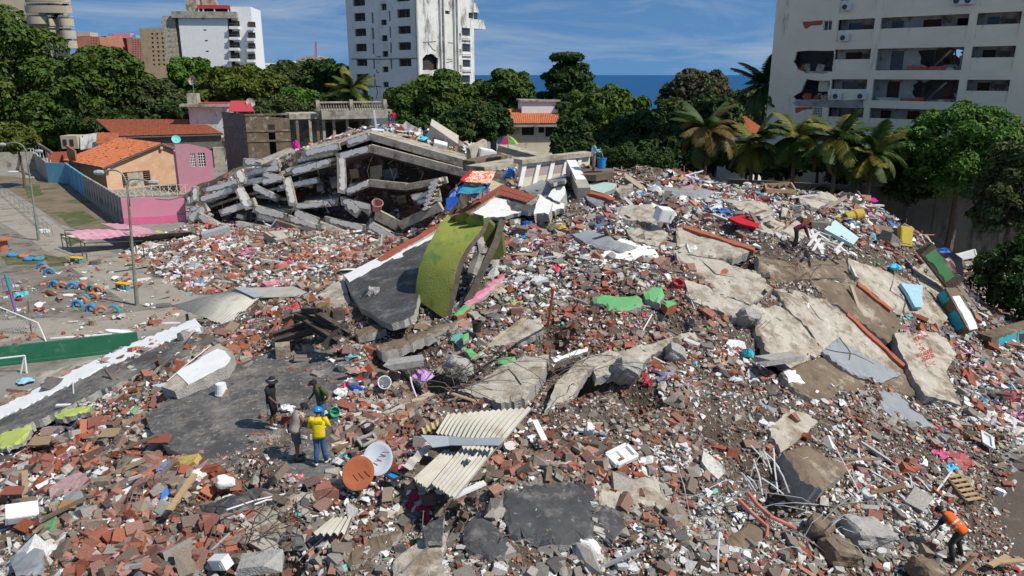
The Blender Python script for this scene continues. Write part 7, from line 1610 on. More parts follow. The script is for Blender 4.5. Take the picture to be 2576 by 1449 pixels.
# white tray frame, drawn panels
def framed(name, label, pts_, m, mi, lift, cat, wd=.12, th=.12, cross=False, tilt=None):
 k = fit_plane(pts_); k[2] += lift; q = [on_plane(k, u, v) for u, v in pts_]; n = Vector((-k[0], -k[1], 1)).normalized(); c = sum(q, Vector()) / 4; e = empty(name, c, label, cat)
 for i in range(4): mb = MB(); mb.beam(q[i], q[(i + 1) % 4], wd, th, n); build(mb, 'frame', m, e)
 mb = MB(); mb.prism([c + (p - c) * .95 - n * .03 for p in q], -n * .02); build(mb, 'panel', mi, e)
 if cross:
  mb = MB(); mb.beam((q[0] + q[1]) / 2,(q[2] + q[3]) / 2, wd * .6, th * .6, n); build(mb, 'cross_bar', m, e)
 CLEAR.append((pts_, 0)); return e
framed('white_tray', 'square white tray with a cross bar on the bricks', [(1525,1145),(1575,1120),(1602,1148),(1552,1172)], 'rod_white', 'plaster_white', .35, 'tray', cross=True)
framed('blackboard', 'grey framed dark board right of the people', [(900,1105),(938,1090),(947,1104),(912,1122)], 'conc_grey', mat('slate', (.03,.045,.06),(.05,.06,.075), scale=2),.3, 'board', .08,.05)
framed('picture_frame', 'dark blue framed picture beside the satellite dishes', [(968,1195),(985,1185),(1015,1198),(990,1207)], 'plastic_black', 'plastic_blue', .35, 'picture', .06,.05)
framed('window_frame', 'white empty window frame below the pink house', [(503,440),(515,427),(528,437),(515,450)], 'white_paint', 'room_dark', .4, 'window frame', .3,.3)
framed('shelf_unit', 'white shelf frame by the dark track', [(2470,1085),(2495,1100),(2500,1130),(2475,1115)], 'rod_white', 'dish_white', .25, 'shelf', .1,.08)
e = empty('bed_frame', Q(1960,478,45.5), 'wooden bed frame stranded on the crest', 'bed frame'); bq = [Q(1925,466,46.5), Q(1990,463,46.5), Q(2002,482,44.6), Q(1928,480,44.6)]
for i in range(4): mb = MB(); mb.beam(bq[i], bq[(i + 1) % 4], .08,.22); build(mb, 'rail', 'wood_pale', e)
for t in (.25,.5,.75): mb = MB(); mb.beam(bq[0].lerp(bq[1], t), bq[3].lerp(bq[2], t),.08,.05); build(mb, 'slat', 'conc_brown', e)
# white boxes and appliances
def boxy(name, label, u, v, dims, rot, m, cat, dz=.3, at=None, extra=None):
 c = at or hp(u, v, dz); e = empty(name, c, label, cat); mb = MB(); mb.box(c, dims, rot); o = build(mb, 'body', m, e)
 md = MB(); md.box(c + rot @ Vector((0,-dims[1] / 2 - .008,0)),(dims[0] * .86,.012, dims[2] * .84), rot); d = build(md, 'door', extra or m, e)
 md = MB(); md.box(c + rot @ Vector((dims[0] * .3,-dims[1] / 2 - .03,0)),(.03,.03, dims[2] * .4), rot); build(md, 'handle', 'lamp_grey', d)
boxy('white_cooler', 'white cooler box on the rubble below the parasol', 1222,392,(1.3,.9,.9), M3(8,12,25), 'plastic_white', 'cooler', at=Q(1222,390,59)); boxy('metal_cabinet', 'grey metal cabinet lying beside the pink awning', 545,582,(2.4,.9,1.0), M3(5,-12,22), 'galvanised', 'cabinet', at=P(545,590,.6))
boxy('white_appliance', 'small white appliance on the crest right of the pale slabs', 1670,540,(.75,.6,.65), M3(12,10,20), 'plastic_white', 'appliance', .5); boxy('white_cupboard', 'white drawer unit on the crest behind the pancaked block', 1148,380,(1.3,.8,1.0), M3(20,15,10), 'plastic_white', 'cupboard', at=Q(1106,370,74)); boxy('speaker_box', 'dark faced white box on the top of the pancaked block', 955,330,(1.2,.8,1.2), M3(5,5,10), 'plastic_white', 'box', at=Q(950,341,75), extra='room_dark')
boxy('air_conditioner', 'white louvred air conditioner in the bricks at the lower left', 55,1290,(.8,.5,.3), M3(25,10,35), 'plastic_white', 'air conditioner', .4); boxy('white_appliance', 'white broken appliance at the bottom in the bricks', 555,1418,(.55,.25,.3), M3(10,-20,-30), 'plastic_white', 'appliance', .3)
# pallet, planks, poles, cord, rods
e = empty('wood_pallet', hit(2400,1225), 'brown wooden pallet leaning at the edge of the dark track', 'pallet'); pk = fit_plane([(2385,1195),(2425,1215),(2455,1255),(2410,1240)]); pk[2] += .35
for i in range(6): t = i / 5; mb = MB(); a = Vector((2385,1200)).lerp(Vector((2430,1258)), t); b = a + Vector((36,-6)); mb.beam(on_plane(pk, *a), on_plane(pk, *b),.12,.04); build(mb, 'slat', 'wood_pale', e)
for o_ in (0,18,36): mb = MB(); mb.beam(on_plane(pk, 2383 + o_, 1198 - o_ * .16) - Vector((0,0,.06)), on_plane(pk, 2432 + o_, 1260 - o_ * .16) - Vector((0,0,.06)),.08,.1); build(mb, 'runner', 'conc_brown', e)
def pole(name, label, pts_, r, m, cat, n=6):
 mb = MB(); mb.tube([hp(u, v, dz) for u, v, dz in pts_], r, n); return build(mb, name, m, None, label, cat)
pole('orange_pole', 'orange pole standing upright in the heap', [(1378,822,.1),(1384,780,1.0),(1392,726,2.2)], .05, 'orange_pole', 'pole'); pole('rope', 'yellow cord stretched across the heap below the arch', [(1185,905,.3),(1260,850,.6),(1330,800,.9),(1392,730,1.9)], .02, 'cord_yellow', 'rope')
WHITE_ROD = [((1888,1122),(1930,1177)),((1920,1133),(1942,1195)),((1946,1130),(1957,1245)),((1924,1140),(1960,1180)),((1895,1158),(1918,1248)),((1950,1165),(1985,1240)),((1915,1205),(1970,1245)),((1865,1190),(1890,1235)),((1870,1195),(1900,1238)),((1880,1200),(1905,1232)),((2290,1197),(2302,1260)),((2100,1125),(2162,1240)),((570,1285),(720,1245)),((420,960),(530,870)),((185,990),(187,950)),((1032,950),(1048,1000)),((1090,935),(1060,975)),((1810,1340),(1806,1440)),((640,1270),(700,1258)),((480,840),(545,800))]
for i, ((u, v),(u2, v2)) in enumerate(WHITE_ROD):
 lb = 'thin white rod in the fan of rods beside the brown concrete block' if i < 10 else f"thin white rod {['leaning above the dark track', 'leaning on the brown concrete block', 'lying below the tarred roof slab', 'lying on the tarred strip beside the white beam', 'standing bent near the lime plates', 'beside the tipped white bucket', 'beside the purple printed bag', 'standing at the bottom right edge', 'in the bricks below the four people', 'beside the low green wall'][i - 10]}"
 mb = MB(); a, b = hp(u, v, random.uniform(.35,.8)), hp(u2, v2,.2); mb.tube([a, a.lerp(b, .5) + Vector((random.uniform(-.05,.05),0,.05)), b], .025,5); build(mb, 'white_rod', 'rod_white', None, lb, 'rod', 'white rods')
for i, pts_ in enumerate((((1855,1255),(1890,1290),(1930,1325),(1928,1355)),((1935,1300),(1990,1325),(2000,1330)),((1880,1240),(1905,1270),(1940,1300)))):
 mb = MB(); mb.tube([hp(u, v, .6 - .1 * j) for j, (u, v) in enumerate(pts_)], .06,7); build(mb, 'pipe', mat('pipe_pink', (.50,.20,.16),(.42,.14,.10), scale=3), None, ['long bent reddish pipe at the lower right', 'short reddish pipe end right of the bent pipe', 'reddish pipe above the bent pipe'][i], 'pipe')
rr = random.Random(5)
for i in range(96):
 reg = [((1950,1180),(2150,1400)),((1100,930),(1250,1010)),((1380,900),(1480,1000)),((1700,1230),(1950,1320)),((1990,640),(2030,720)),((620,1290),(760,1380))][i % 6]
 u = rr.uniform(reg[0][0], reg[1][0]); v = rr.uniform(reg[0][1], reg[1][1]); a = hp(u, v, rr.uniform(.1,.3)); d = Vector((rr.uniform(-1,1), rr.uniform(-.6,.6), rr.uniform(-.1,.6))); L = rr.uniform(.8,2.6)
 mb = MB(); mb.tube([a, a + d * L * .4 + Vector((0,0,.15)), a + d * L * .75 + Vector((rr.uniform(-.3,.3),0,.12)), a + d * L], .014,4)
 build(mb, 'rebar', 'rod_rust' if i % 3 else 'lamp_grey', None, 'bent rusty reinforcing bar ' + ['beside the brown concrete block', 'near the purple printed bag', 'at the dark hollow', 'near the bent reddish pipe', 'below the bending man in maroon', 'at the bottom left of centre'][i % 6], 'rebar', 'bent reinforcing bars')
for i, (u, v, u2, v2, lb) in enumerate(((100,880 + 430,215,1255, 'long brown plank in the bricks at the lower left'),(265,1150,400,1095, 'dark plank beside the lime green plates'),(425,1285,490,1195, 'pale split plank pair standing in the bricks'),(2490,1425,2535,1400, 'pale orange plank by the worker in the vest'),(2500,1415,2575,1412, 'second pale plank by the worker in the vest'),(1880,545,1925,530, 'plank sticking out above the dark red cloth'),(1020,1195,1130,1225, 'brown branch below the satellite dishes'),(1140,1250,1220,1215, 'white painted plank below the corrugated sheets'),(1370,1110,1345,1060, 'white board standing right of the corrugated sheets'))):
 mb = MB(); mb.beam(hp(u, v, .35), hp(u2, v2,.45),.18,.06); build(mb, 'wooden_plank', 'white_paint' if 'white' in lb else 'wood_pale' if 'pale' in lb else 'conc_brown', None, lb, 'plank')
for i, (u, v, lb, s) in enumerate(((470,1400, 'maroon board in the bricks at the bottom left', 1),(400,1105, 'red brown tile board at the border of the tarred roof', 1.2),(30,1235, 'red brown board at the left edge', 1.2),(275,1090, 'tan board among pink fragments', 1.1),(170,1270, 'ochre board below the grey slab piece', 1),(100,1110, 'tan flat board under the lime green plate', 1.2))):
 w_ = 26 * s; slab('flat_board', lb, [(u - w_, v + 10),(u - w_ * .5, v - 12),(u + w_, v - 14),(u + w_ * .7, v + 8)], .06, mat('board_%d' % i, ((.20,.05,.035),(.30,.08,.05),(.30,.09,.055),(.36,.25,.14),(.40,.22,.06),(.34,.24,.14))[i]), 'conc_brown', .38, 'board', 1,0)
# thick carved concrete stumps and ribbed chunks
for i, (u, v, sx, sy, sz, r, lb) in enumerate(((1575,935,1.3,.9,1.4,(35,20,10), 'ribbed broken column stump with rods in the dark hollow'),(1150,925,1.4,.9,1.0,(15,35,20), 'wire wrapped grey column stump above the clothes pile'),(925,755,.9,.7,2.2,(35,25,20), 'toppled grey column stump before the black roof panel'),(1880,800,1.2,.9,1.2,(40,10,25), 'cracked grey column stump below the pale cracked slab'),(1700,890,1.0,1.0,.9,(20,20,0), 'broken pale block beside the dark hollow'),(2110,1390,1.6,1.2,.9,(10,15,20), 'large brown boulder at the bottom right'),(2330,1440,1.8,1.2,.9,(10,25,30), 'large brown boulder below the worker in the vest'),(2060,1330,1.2,1.0,.8,(20,10,50), 'split brown rock left of the white plaster scatter'),(2180,1340,2.2,1.4,.9,(5,15,20), 'big rough grey concrete lump near the worker in the vest'),(565,1215,.9,.6,.5,(10,20,30), 'white chunk beside the black rag'),(500,1200,.7,.6,.5,(10,20,60), 'white plaster boulder at the roof edge'),(1480,1085,.5,.5,.9,(25,20,0), 'white standing plaster chunk left of the white scatter'))):
 c = hp(u, v, .15); bm = bmesh.new(); bmesh.ops.create_icosphere(bm, subdivisions=3, radius=.62); rr2 = np.random.default_rng(i + 50); S_ = Vector((sx, sy, sz)) * (.62 if i < 9 else .5); M = M3(*r); vs = []
 for vtx in bm.verts:
  d = vtx.co.copy(); m_ = max(abs(d.x), abs(d.y), abs(d.z)); d = d.lerp(d / m_ * .55,.75); nz = float(vnoise(np.float64(d.x * 4 + i * 9), np.float64(d.y * 4 + d.z * 3))); d *= .82 + .36 * nz; vs.append(c + M @ Vector((d.x * S_.x, d.y * S_.y, d.z * S_.z)))
 bm.verts.ensure_lookup_table(); mb = MB(); mb.add(vs, [tuple(v_.index for v_ in f.verts) for f in bm.faces]); bm.free()
 o = build(mb, 'concrete_boulder', 'plaster_white' if 'white' in lb and i > 8 else 'conc_brown' if 'brown' in lb else 'raw_edge', None, lb, 'boulder')
 if i in (0,1,2,3):
  for k_ in range(6): p = c + M @ Vector((-sx * .5 + sx * k_ / 5,-sy * .52, sz * .45)); mb = MB(); mb.tube([p, p + M @ Vector((.05,-.02,-sz * .9))], .012,4); build(mb, 'rebar', 'rod_rust', o)
# dark hollows edged by slabs: propped lintels
for i, (u, v, lb) in enumerate(((1020,915, 'broken pale lintel over the dark hollow near the cooking pot'),(1960,905, 'jagged slab lip over the dark hole on the brown slope'),(650,1420, 'broken slab lip over the cream room at the bottom'))):
 a = hp(u - 45, v + 4,.5); b = hp(u + 45, v - 8,.5); mb = MB(); mb.beam(a, b, .6,.22, jag=.2); build(mb, 'broken_lintel', 'raw_edge', None, lb, 'lintel')
# ---------------------------------------------------------------- the mound itself, pressed flat under the slabs
PITS = [(1440,935,1.6,1.1),(1600,985,1.2,.9),(1960,900,1.5,.8),(1010,905,1.3,1.0),(675,1420,1.4,.8),(1385,835,1.2,.8),(1870,660,1.3,.8),(1100,960,1.0,.8),(1710,800,1.0,.8),(1925,1230,1.2,1.0),(590,1240,1.0,.7),(1120,1280,1.2,.9),(1660,560,1.0,.8),(2230,870,1.0,.7)]
_PU, _PV = proj(_XX, _YY, HB)
for pl, dn in CLEAR:
 if len(pl) >= 3 and dn is not None:
  m_ = inpoly(_PU, _PV, [q[:2] for q in pl]); _H[m_] = np.minimum(_H[m_], HB[m_] + .02)
PITXY = []
for u_, v_, dp_, rd_ in PITS:
 c_ = hit(u_, v_); PITXY.append((c_.x, c_.y, rd_)); _H -= dp_ * np.exp(-(((_XX - c_.x) ** 2 + (_YY - c_.y) ** 2) / rd_ ** 2))
me = bpy.data.meshes.new('rubble_ground')
nv, nu_ = _XX.shape
V = np.stack([_XX.ravel(), _YY.ravel(), _H.ravel()], 1)
idx = np.arange(nv * nu_).reshape(nv, nu_)
keep = (np.maximum.reduce([_H[:-1, :-1], _H[1:, :-1], _H[:-1,1:], _H[1:, 1:]]) > -0.25).ravel()
Fq = np.stack([idx[:-1, :-1].ravel(), idx[:-1,1:].ravel(), idx[1:, 1:].ravel(), idx[1:, :-1].ravel()], 1)[keep]
used = np.unique(Fq); remap = -np.ones(len(V), int); remap[used] = np.arange(len(used))
me.from_pydata(V[used].tolist(), [], remap[Fq].tolist())
me.materials.append(MATS['soil'])
tag(meshobj('rubble_ground', me), 'brown dusty mound of crushed debris under the rubble', 'mound', kind='structure')


# ---------------------------------------------------------------- rubble
ZONES = [  # outline, density, share of brick, plaster, concrete, painted, cloth, wood, pipe ; size
 ([(0,1040),(380,1060),(440,1140),(560,1180),(650,1180),(850,1225),(640,1340),(720,1449),(0,1449)], 1.35,(.47,.17,.24,.05,.025,.03,.015),1.2),
 ([(0,1000),(300,900),(480,830),(640,830),(640,900),(500,960),(370,1060),(0,1060)], .8,(.50,.16,.22,.07,.01,.02,.02),1.0),
 ([(830,950),(1010,940),(1140,1060),(1010,1190),(850,1195),(835,1010)], 1.2,(.46,.22,.20,.03,.05,.03,.01),1.0),
 ([(1400,780),(1480,700),(1860,700),(1890,790),(1720,870),(1350,900),(1180,910),(1140,850)], 1.3,(.50,.15,.27,.05,.01,.01,.01),.75),
 ([(1540,1040),(1700,1060),(1830,1160),(1780,1200),(1560,1130)], 1.4,(.06,.72,.20,.01,.0,.0,.01),.8),
 ([(1640,1330),(1760,1260),(1900,1240),(2200,1280),(2440,1340),(2450,1449),(1300,1449),(1560,1380)], 1.35,(.05,.46,.44,.01,.01,.01,.02),1.0),
 ([(1180,1100),(1560,1130),(1800,1190),(1690,1290),(1640,1330),(1480,1200),(1260,1215),(1150,1250)], 1.25,(.36,.24,.34,.02,.01,.02,.01),1.1),
 ([(850,1235),(1260,1230),(1280,1449),(720,1449),(640,1340)], .9,(.14,.14,.64,.03,.02,.01,.02),1.0),
 ([(1980,1260),(2120,1230),(2330,1290),(2400,1370),(2300,1430),(2080,1360)], 1.4,(.04,.66,.26,.01,.01,.01,.01),.9),
 ([(1900,1240),(2100,1130),(2420,1180),(2440,1340),(2200,1280)], 1.1,(.10,.24,.58,.02,.01,.03,.02),1.0),
 ([(1540,880),(1900,760),(2060,860),(2240,960),(2330,1100),(2100,1130),(1830,1160),(1700,1060)], .9,(.26,.26,.40,.02,.02,.02,.02),.85),
 ([(2330,1000),(2420,1020),(2600,1040),(2560,1180),(2420,1180),(2330,1110)], .9,(.22,.38,.32,.03,.02,.02,.01),.9),
 ([(1900,640),(2050,570),(2330,600),(2420,880),(2400,1000),(2240,960),(1930,760)], .6,(.28,.30,.32,.02,.05,.02,.01),.8),
 ([(1140,560),(1260,470),(1500,410),(1900,450),(2200,500),(2360,620),(2060,570),(1900,640),(1480,640),(1200,640)], 1.2,(.18,.42,.18,.04,.10,.05,.03),.9),
 ([(1120,640),(1480,620),(1700,640),(1500,740),(1400,790),(1140,850),(1110,800)], 1.25,(.22,.38,.32,.03,.02,.02,.01),.85),
 ([(1700,560),(1900,640),(1930,760),(1720,700)], .5,(.20,.42,.34,.02,.01,.01,.0),.8),
 ([(300,640),(480,560),(900,560),(1000,610),(870,720),(640,745),(480,740)], 1.35,(.36,.42,.08,.04,.05,.04,.01),.85),
 ([(440,470),(700,330),(1000,290),(1300,360),(1300,430),(900,420),(600,480),(470,560)], 1.2,(.20,.42,.18,.05,.09,.04,.02),1.0),
 ([(470,470),(1100,420),(1130,560),(1000,640),(480,580)], .9,(.36,.32,.22,.03,.04,.03,.0),.9),
 ([(2380,640),(2620,640),(2620,1040),(2420,1020)], 1.0,(.20,.36,.30,.05,.05,.03,.01),1.0),
 ([(-40,560),(60,560),(500,745),(480,880),(-40,880)], .07,(.30,.30,.10,.10,.12,.06,.02),.8),
]
KIND = ['brick', 'plaster', 'concrete', 'painted', 'cloth', 'wood', 'pipe']
def palette(kind, n):
 T = {'brick': [((.37,.105,.052),5),((.28,.078,.042),4.5),((.46,.16,.085),2.6),((.17,.06,.042),3),((.28,.20,.14),2.5),((.18,.125,.088),3)],
   'plaster': [((.78,.78,.76),5),((.68,.67,.64),4),((.56,.55,.52),2),((.74,.70,.62),1.5)],
   'concrete': [((.36,.33,.285),3.5),((.25,.225,.19),4),((.45,.41,.345),3),((.17,.128,.088),4),((.09,.085,.08),2.5),((.30,.235,.165),2.5)],
   'painted': [((.80,.34,.40),4),((.14,.40,.17),3),((.45,.52,.14),2),((.20,.58,.50),1.5),((.05,.20,.55),1.2),((.70,.48,.08),1.2),((.58,.06,.06),1.5),((.50,.62,.70),1.5)],
   'cloth': [((.75,.75,.74),4),((.03,.04,.10),3),((.02,.02,.022),2.5),((.62,.05,.08),2),((.05,.22,.60),2),((.75,.25,.42),1.5),((.45,.40,.58),1),((.55,.45,.32),2),((.10,.48,.55),1)],
   'wood': [((.40,.27,.15),3),((.25,.155,.09),4),((.14,.09,.06),3),((.52,.40,.26),2),((.68,.66,.62),2)],
   'pipe': [((.75,.75,.74),6),((.20,.15,.12),2),((.45,.45,.45),3),((.50,.12,.06),1)]}[kind]
 c = np.array([t[0] for t in T]); p = np.array([t[1] for t in T], float)
 return c[rng.choice(len(c), n, p=p / p.sum())] * rng.uniform(.78,1.18,(n, 1))
NC = 400000
X = rng.uniform(-36,36, NC); Y = rng.uniform(12,84, NC); Z = HT(X, Y)
gx = (HT(X + .3, Y) - HT(X - .3, Y)) / .6; gy = (HT(X, Y + .3) - HT(X, Y - .3)) / .6
U, Vv_ = proj(X, Y, np.maximum(Z, 0))
nrm = np.stack([-gx, -gy, np.ones(NC)], 1); nrm /= np.linalg.norm(nrm, axis=1)[:, None]
toc = np.stack([-X, -Y, CAMH - Z], 1); toc /= np.linalg.norm(toc, axis=1)[:, None]
face = (nrm * toc).sum(1)
zone = np.full(NC, -1);
for i, (pl, d, sh_, bs) in enumerate(ZONES): zone[(zone < 0) & inpoly(U, Vv_, pl)] = i
lowz = inpoly(U, Vv_, ZONES[16][0]) | inpoly(U, Vv_, ZONES[19][0]) | inpoly(U, Vv_, ZONES[20][0]); Z = np.where(lowz, np.maximum(Z, .0), Z); dens = np.array([z[1] for z in ZONES] + [.35])[zone]
for pl, dn in CLEAR:
 if dn is not None: m_ = inpoly(U, Vv_, [q[:2] for q in pl]); dens[m_] *= dn
fsz = np.clip(.46 + (Y - 22) * .0095,.46,.80); dens = dens * .80 * (.50 / fsz) ** 1.6; dens = dens * np.where(face < -.02,.15,1) * np.clip(.15 + 1.9 * vnoise(X * .55, Y * .55) ** 1.3 + .5 * (vnoise(X * 1.7 + 9, Y * 1.7) - .5),.22,1.7)
for px_, py_, rd_ in PITXY: dens *= 1 - .85 * np.exp(-(((X - px_) ** 2 + (Y - py_) ** 2) / (rd_ * .9) ** 2))
ok = (rng.random(NC) < dens / 1.5) & (Z > -.28) & (U > -260) & (U < 2840) & (Vv_ < 1620) & (Vv_ > 250)
X, Y, Z, nrm, zone, fsz = X[ok], Y[ok], Z[ok], nrm[ok], zone[ok], fsz[ok]; n = len(X)
W_ = np.array([z[2] for z in ZONES] + [(.3,.25,.35,.03,.03,.03,.01)]); cw = np.cumsum(W_ / W_.sum(1, keepdims=True),1)[zone]
Wt = (W_ / W_.sum(1, keepdims=True))[zone]                     # kinds gather in patches
Wt = Wt * np.stack([np.clip(2.6 * vnoise(X * fq + 31 * k, Y * fq + 7 * k) - .35,.08,3) if k < 3 else np.clip(5 * vnoise(X * fq + 31 * k, Y * fq) - 2.2,.02,4) for k, fq in enumerate((.42,.5,.45,.6,.4,.35,.35))], 1)
cw = np.cumsum(Wt / Wt.sum(1, keepdims=True),1); kind = np.minimum((rng.random(n)[:, None] > cw).sum(1),6); bsz = np.array([z[3] for z in ZONES] + [.9])[zone]
base = np.clip(np.exp(rng.normal(-.12,.62, n)),.30,3.0) * bsz * fsz
bump_ = np.where((rng.random(n) < .022) & ((kind == 1) | (kind == 2) | (kind == 3)), rng.uniform(1.6,3.2, n),1.0); base *= bump_
S = np.zeros((n, 3)); q = rng.uniform(.75,1.25,(n, 3))
for k, s_ in enumerate(((.17,.115,.085),(.16,.12,.05),(.15,.125,.09),(.20,.15,.045),(.34,.26,.12),(.62,.075,.035),(.70,.035,.035))): m_ = kind == k; S[m_] = np.array(s_) * q[m_] * base[m_][:, None]
lng = (kind >= 5); S[lng, 0] *= rng.uniform(.5,2.0, lng.sum())
yaw = rng.uniform(0,6.283, n); tl = np.where(kind == 4,.1, rng.normal(0,.36, n))
up = nrm + rng.normal(0,.30,(n, 3)) * np.where(kind == 4,.3,1.0)[:, None]; up /= np.linalg.norm(up, axis=1)[:, None]
tx = np.stack([np.cos(yaw), np.sin(yaw), np.zeros(n)], 1); tx -= up * (tx * up).sum(1)[:, None]; tx /= np.linalg.norm(tx, axis=1)[:, None]; ty = np.cross(up, tx)
ROT = np.stack([tx, ty, up], 2)
POS = np.stack([X, Y, Z + S[:, 2] * .25 + np.abs(rng.normal(0,.05, n))], 1)
Cc = np.zeros((n, 3))
for k, nm in enumerate(KIND): m_ = kind == k; Cc[m_] = palette(nm, m_.sum())
Cc0 = Cc.copy(); ad = np.clip(rng.normal(.20,.16,(n, 1)),.0,.65); Cc = Cc * (1 - ad) + np.array([.37,.34,.295]) * ad          # a coat of cement dust
ad = np.where((kind == 1),1,0)[:, None]; Cc = Cc + ad * .06
# templates
def T_box(jit, seed):
 r = np.random.default_rng(seed); v = np.array([(-1,-1,-1),(1,-1,-1),(1,1,-1),(-1,1,-1),(-1,-1,1),(1,-1,1),(1,1,1),(-1,1,1)], float); return v + r.uniform(-jit, jit, v.shape), [(3,2,1,0),(4,5,6,7),(0,1,5,4),(1,2,6,5),(2,3,7,6),(3,0,4,7)]
def T_plate(seed, k=7):
 r = np.random.default_rng(seed); a = np.sort(r.uniform(0,6.283, k)) * .4 + np.linspace(0,6.283, k, endpoint=False) * .6; rad = r.uniform(.65,1.15, k)
 t = np.stack([np.cos(a) * rad, np.sin(a) * rad, np.full(k, 1.) + r.uniform(-.3,.3, k)], 1); b = t * np.array([1,1,-1]) * np.array([.93,.93,1]); f = [tuple(range(k)), tuple(range(2 * k - 1, k - 1,-1))] + [(i, k + i, k + (i + 1) % k, (i + 1) % k) for i in range(k)]
 return np.concatenate([t, b]), f
def T_chunk(seed):
 r = np.random.default_rng(seed); g = 1.618; v = np.array([(-1,g,0),(1,g,0),(-1,-g,0),(1,-g,0),(0,-1,g),(0,1,g),(0,-1,-g),(0,1,-g),(g,0,-1),(g,0,1),(-g,0,-1),(-g,0,1)], float) / 1.75; v *= r.uniform(.5,1.3,(12,1)); v[:, 2] *= r.uniform(.6,1)
 return v, [(0,11,5),(0,5,1),(0,1,7),(0,7,10),(0,10,11),(1,5,9),(5,11,4),(11,10,2),(10,7,6),(7,1,8),(3,9,4),(3,4,2),(3,2,6),(3,6,8),(3,8,9),(4,9,5),(2,4,11),(6,2,10),(8,6,7),(9,8,1)]
def T_cloth(seed, k=5):
 r = np.random.default_rng(seed); u, v = np.meshgrid(np.linspace(-1,1, k), np.linspace(-1,1, k)); z = r.uniform(-1,1,(k, k)); V = np.stack([u + r.uniform(-.3,.3,(k, k)), v + r.uniform(-.3,.3,(k, k)), z], 2).reshape(-1,3)
 return V, [(j * k + i, j * k + i + 1,(j + 1) * k + i + 1,(j + 1) * k + i) for j in range(k - 1) for i in range(k - 1)]
def T_hollow():
 V = []; Fq_ = []
 def bx(c, d):
  o = len(V); x, y, z = d
  V.extend([(c[0] + a * x, c[1] + b * y, c[2] + e * z) for e in (-1,1) for a, b in ((-1,-1),(1,-1),(1,1),(-1,1))]); Fq_.extend([tuple(o + i for i in f) for f in [(3,2,1,0),(4,5,6,7),(0,1,5,4),(1,2,6,5),(2,3,7,6),(3,0,4,7)]])
 for z in (-.9,0,.9): bx((0,0, z),(1,1,.1))
 for y in (-.92,-.3,.3,.92): bx((0, y, 0),(.97,.08,.86))
 bx((0,0,0),(.55,.9,.85)); return np.array(V, float), Fq_
TEMPL = {'brick': [T_box(.10,1), T_box(.2,2), T_box(.35,3), T_hollow()], 'plaster': [T_plate(i) for i in range(4,7)] + [T_chunk(i) for i in range(3)], 'concrete': [T_chunk(10), T_chunk(11), T_chunk(12), T_box(.3,5), T_box(.42,6), T_plate(31,6)], 'painted': [T_plate(i, 6) for i in range(20,24)], 'cloth': [T_cloth(i) for i in range(4)], 'wood': [T_box(.06,8), T_box(.12,9)], 'pipe': [T_box(.03,12)]}
NAMES = {'brick': ('brick_fragment', 'loose terracotta brick or brick fragment lying in the rubble', 'brick', 'loose bricks in the rubble'), 'plaster': ('plaster_chunk', 'loose white plaster chunk lying in the rubble', 'plaster chunk', 'white plaster chunks in the rubble'),
   'concrete': ('concrete_chunk', 'loose grey or brown concrete chunk lying in the rubble', 'concrete chunk', 'concrete chunks in the rubble'), 'painted': ('painted_plaster_piece', 'loose brightly painted plaster piece lying in the rubble', 'plaster piece', 'painted plaster pieces in the rubble'),
   'cloth': ('cloth_scrap', 'crumpled cloth scrap lying in the rubble', 'cloth', 'cloth scraps in the rubble'), 'wood': ('wood_plank', 'broken wooden plank lying in the rubble', 'plank', 'broken planks in the rubble'), 'pipe': ('broken_pipe', 'thin broken pipe or rod lying in the rubble', 'pipe', 'broken pipes in the rubble')}
ZL = ['in the brick rubble at the lower left', 'on the tarred strip left of the white beam', 'in the bricks right of the four people', 'on the red brick slope below the green plates', 'in the white scatter right of the corrugated sheets', 'in the pale rubble at the bottom right', 'in the bricks right of the corrugated sheets', 'in the grey rubble at the bottom centre', 'in the grey stones left of the dark track', 'on the brown slope below the pale slabs', 'beside the dark track at the right', 'on the right slope among the pale slabs', 'on the crest of the heap', 'behind the green arch', 'between the pale slabs on the crest', 'in the flat rubble before the pancaked block', 'on top of the pancaked block', 'among the folded floors of the pancaked block', 'in the shaded heap at the right edge', 'on the playground yard', 'at the edge of the heap']
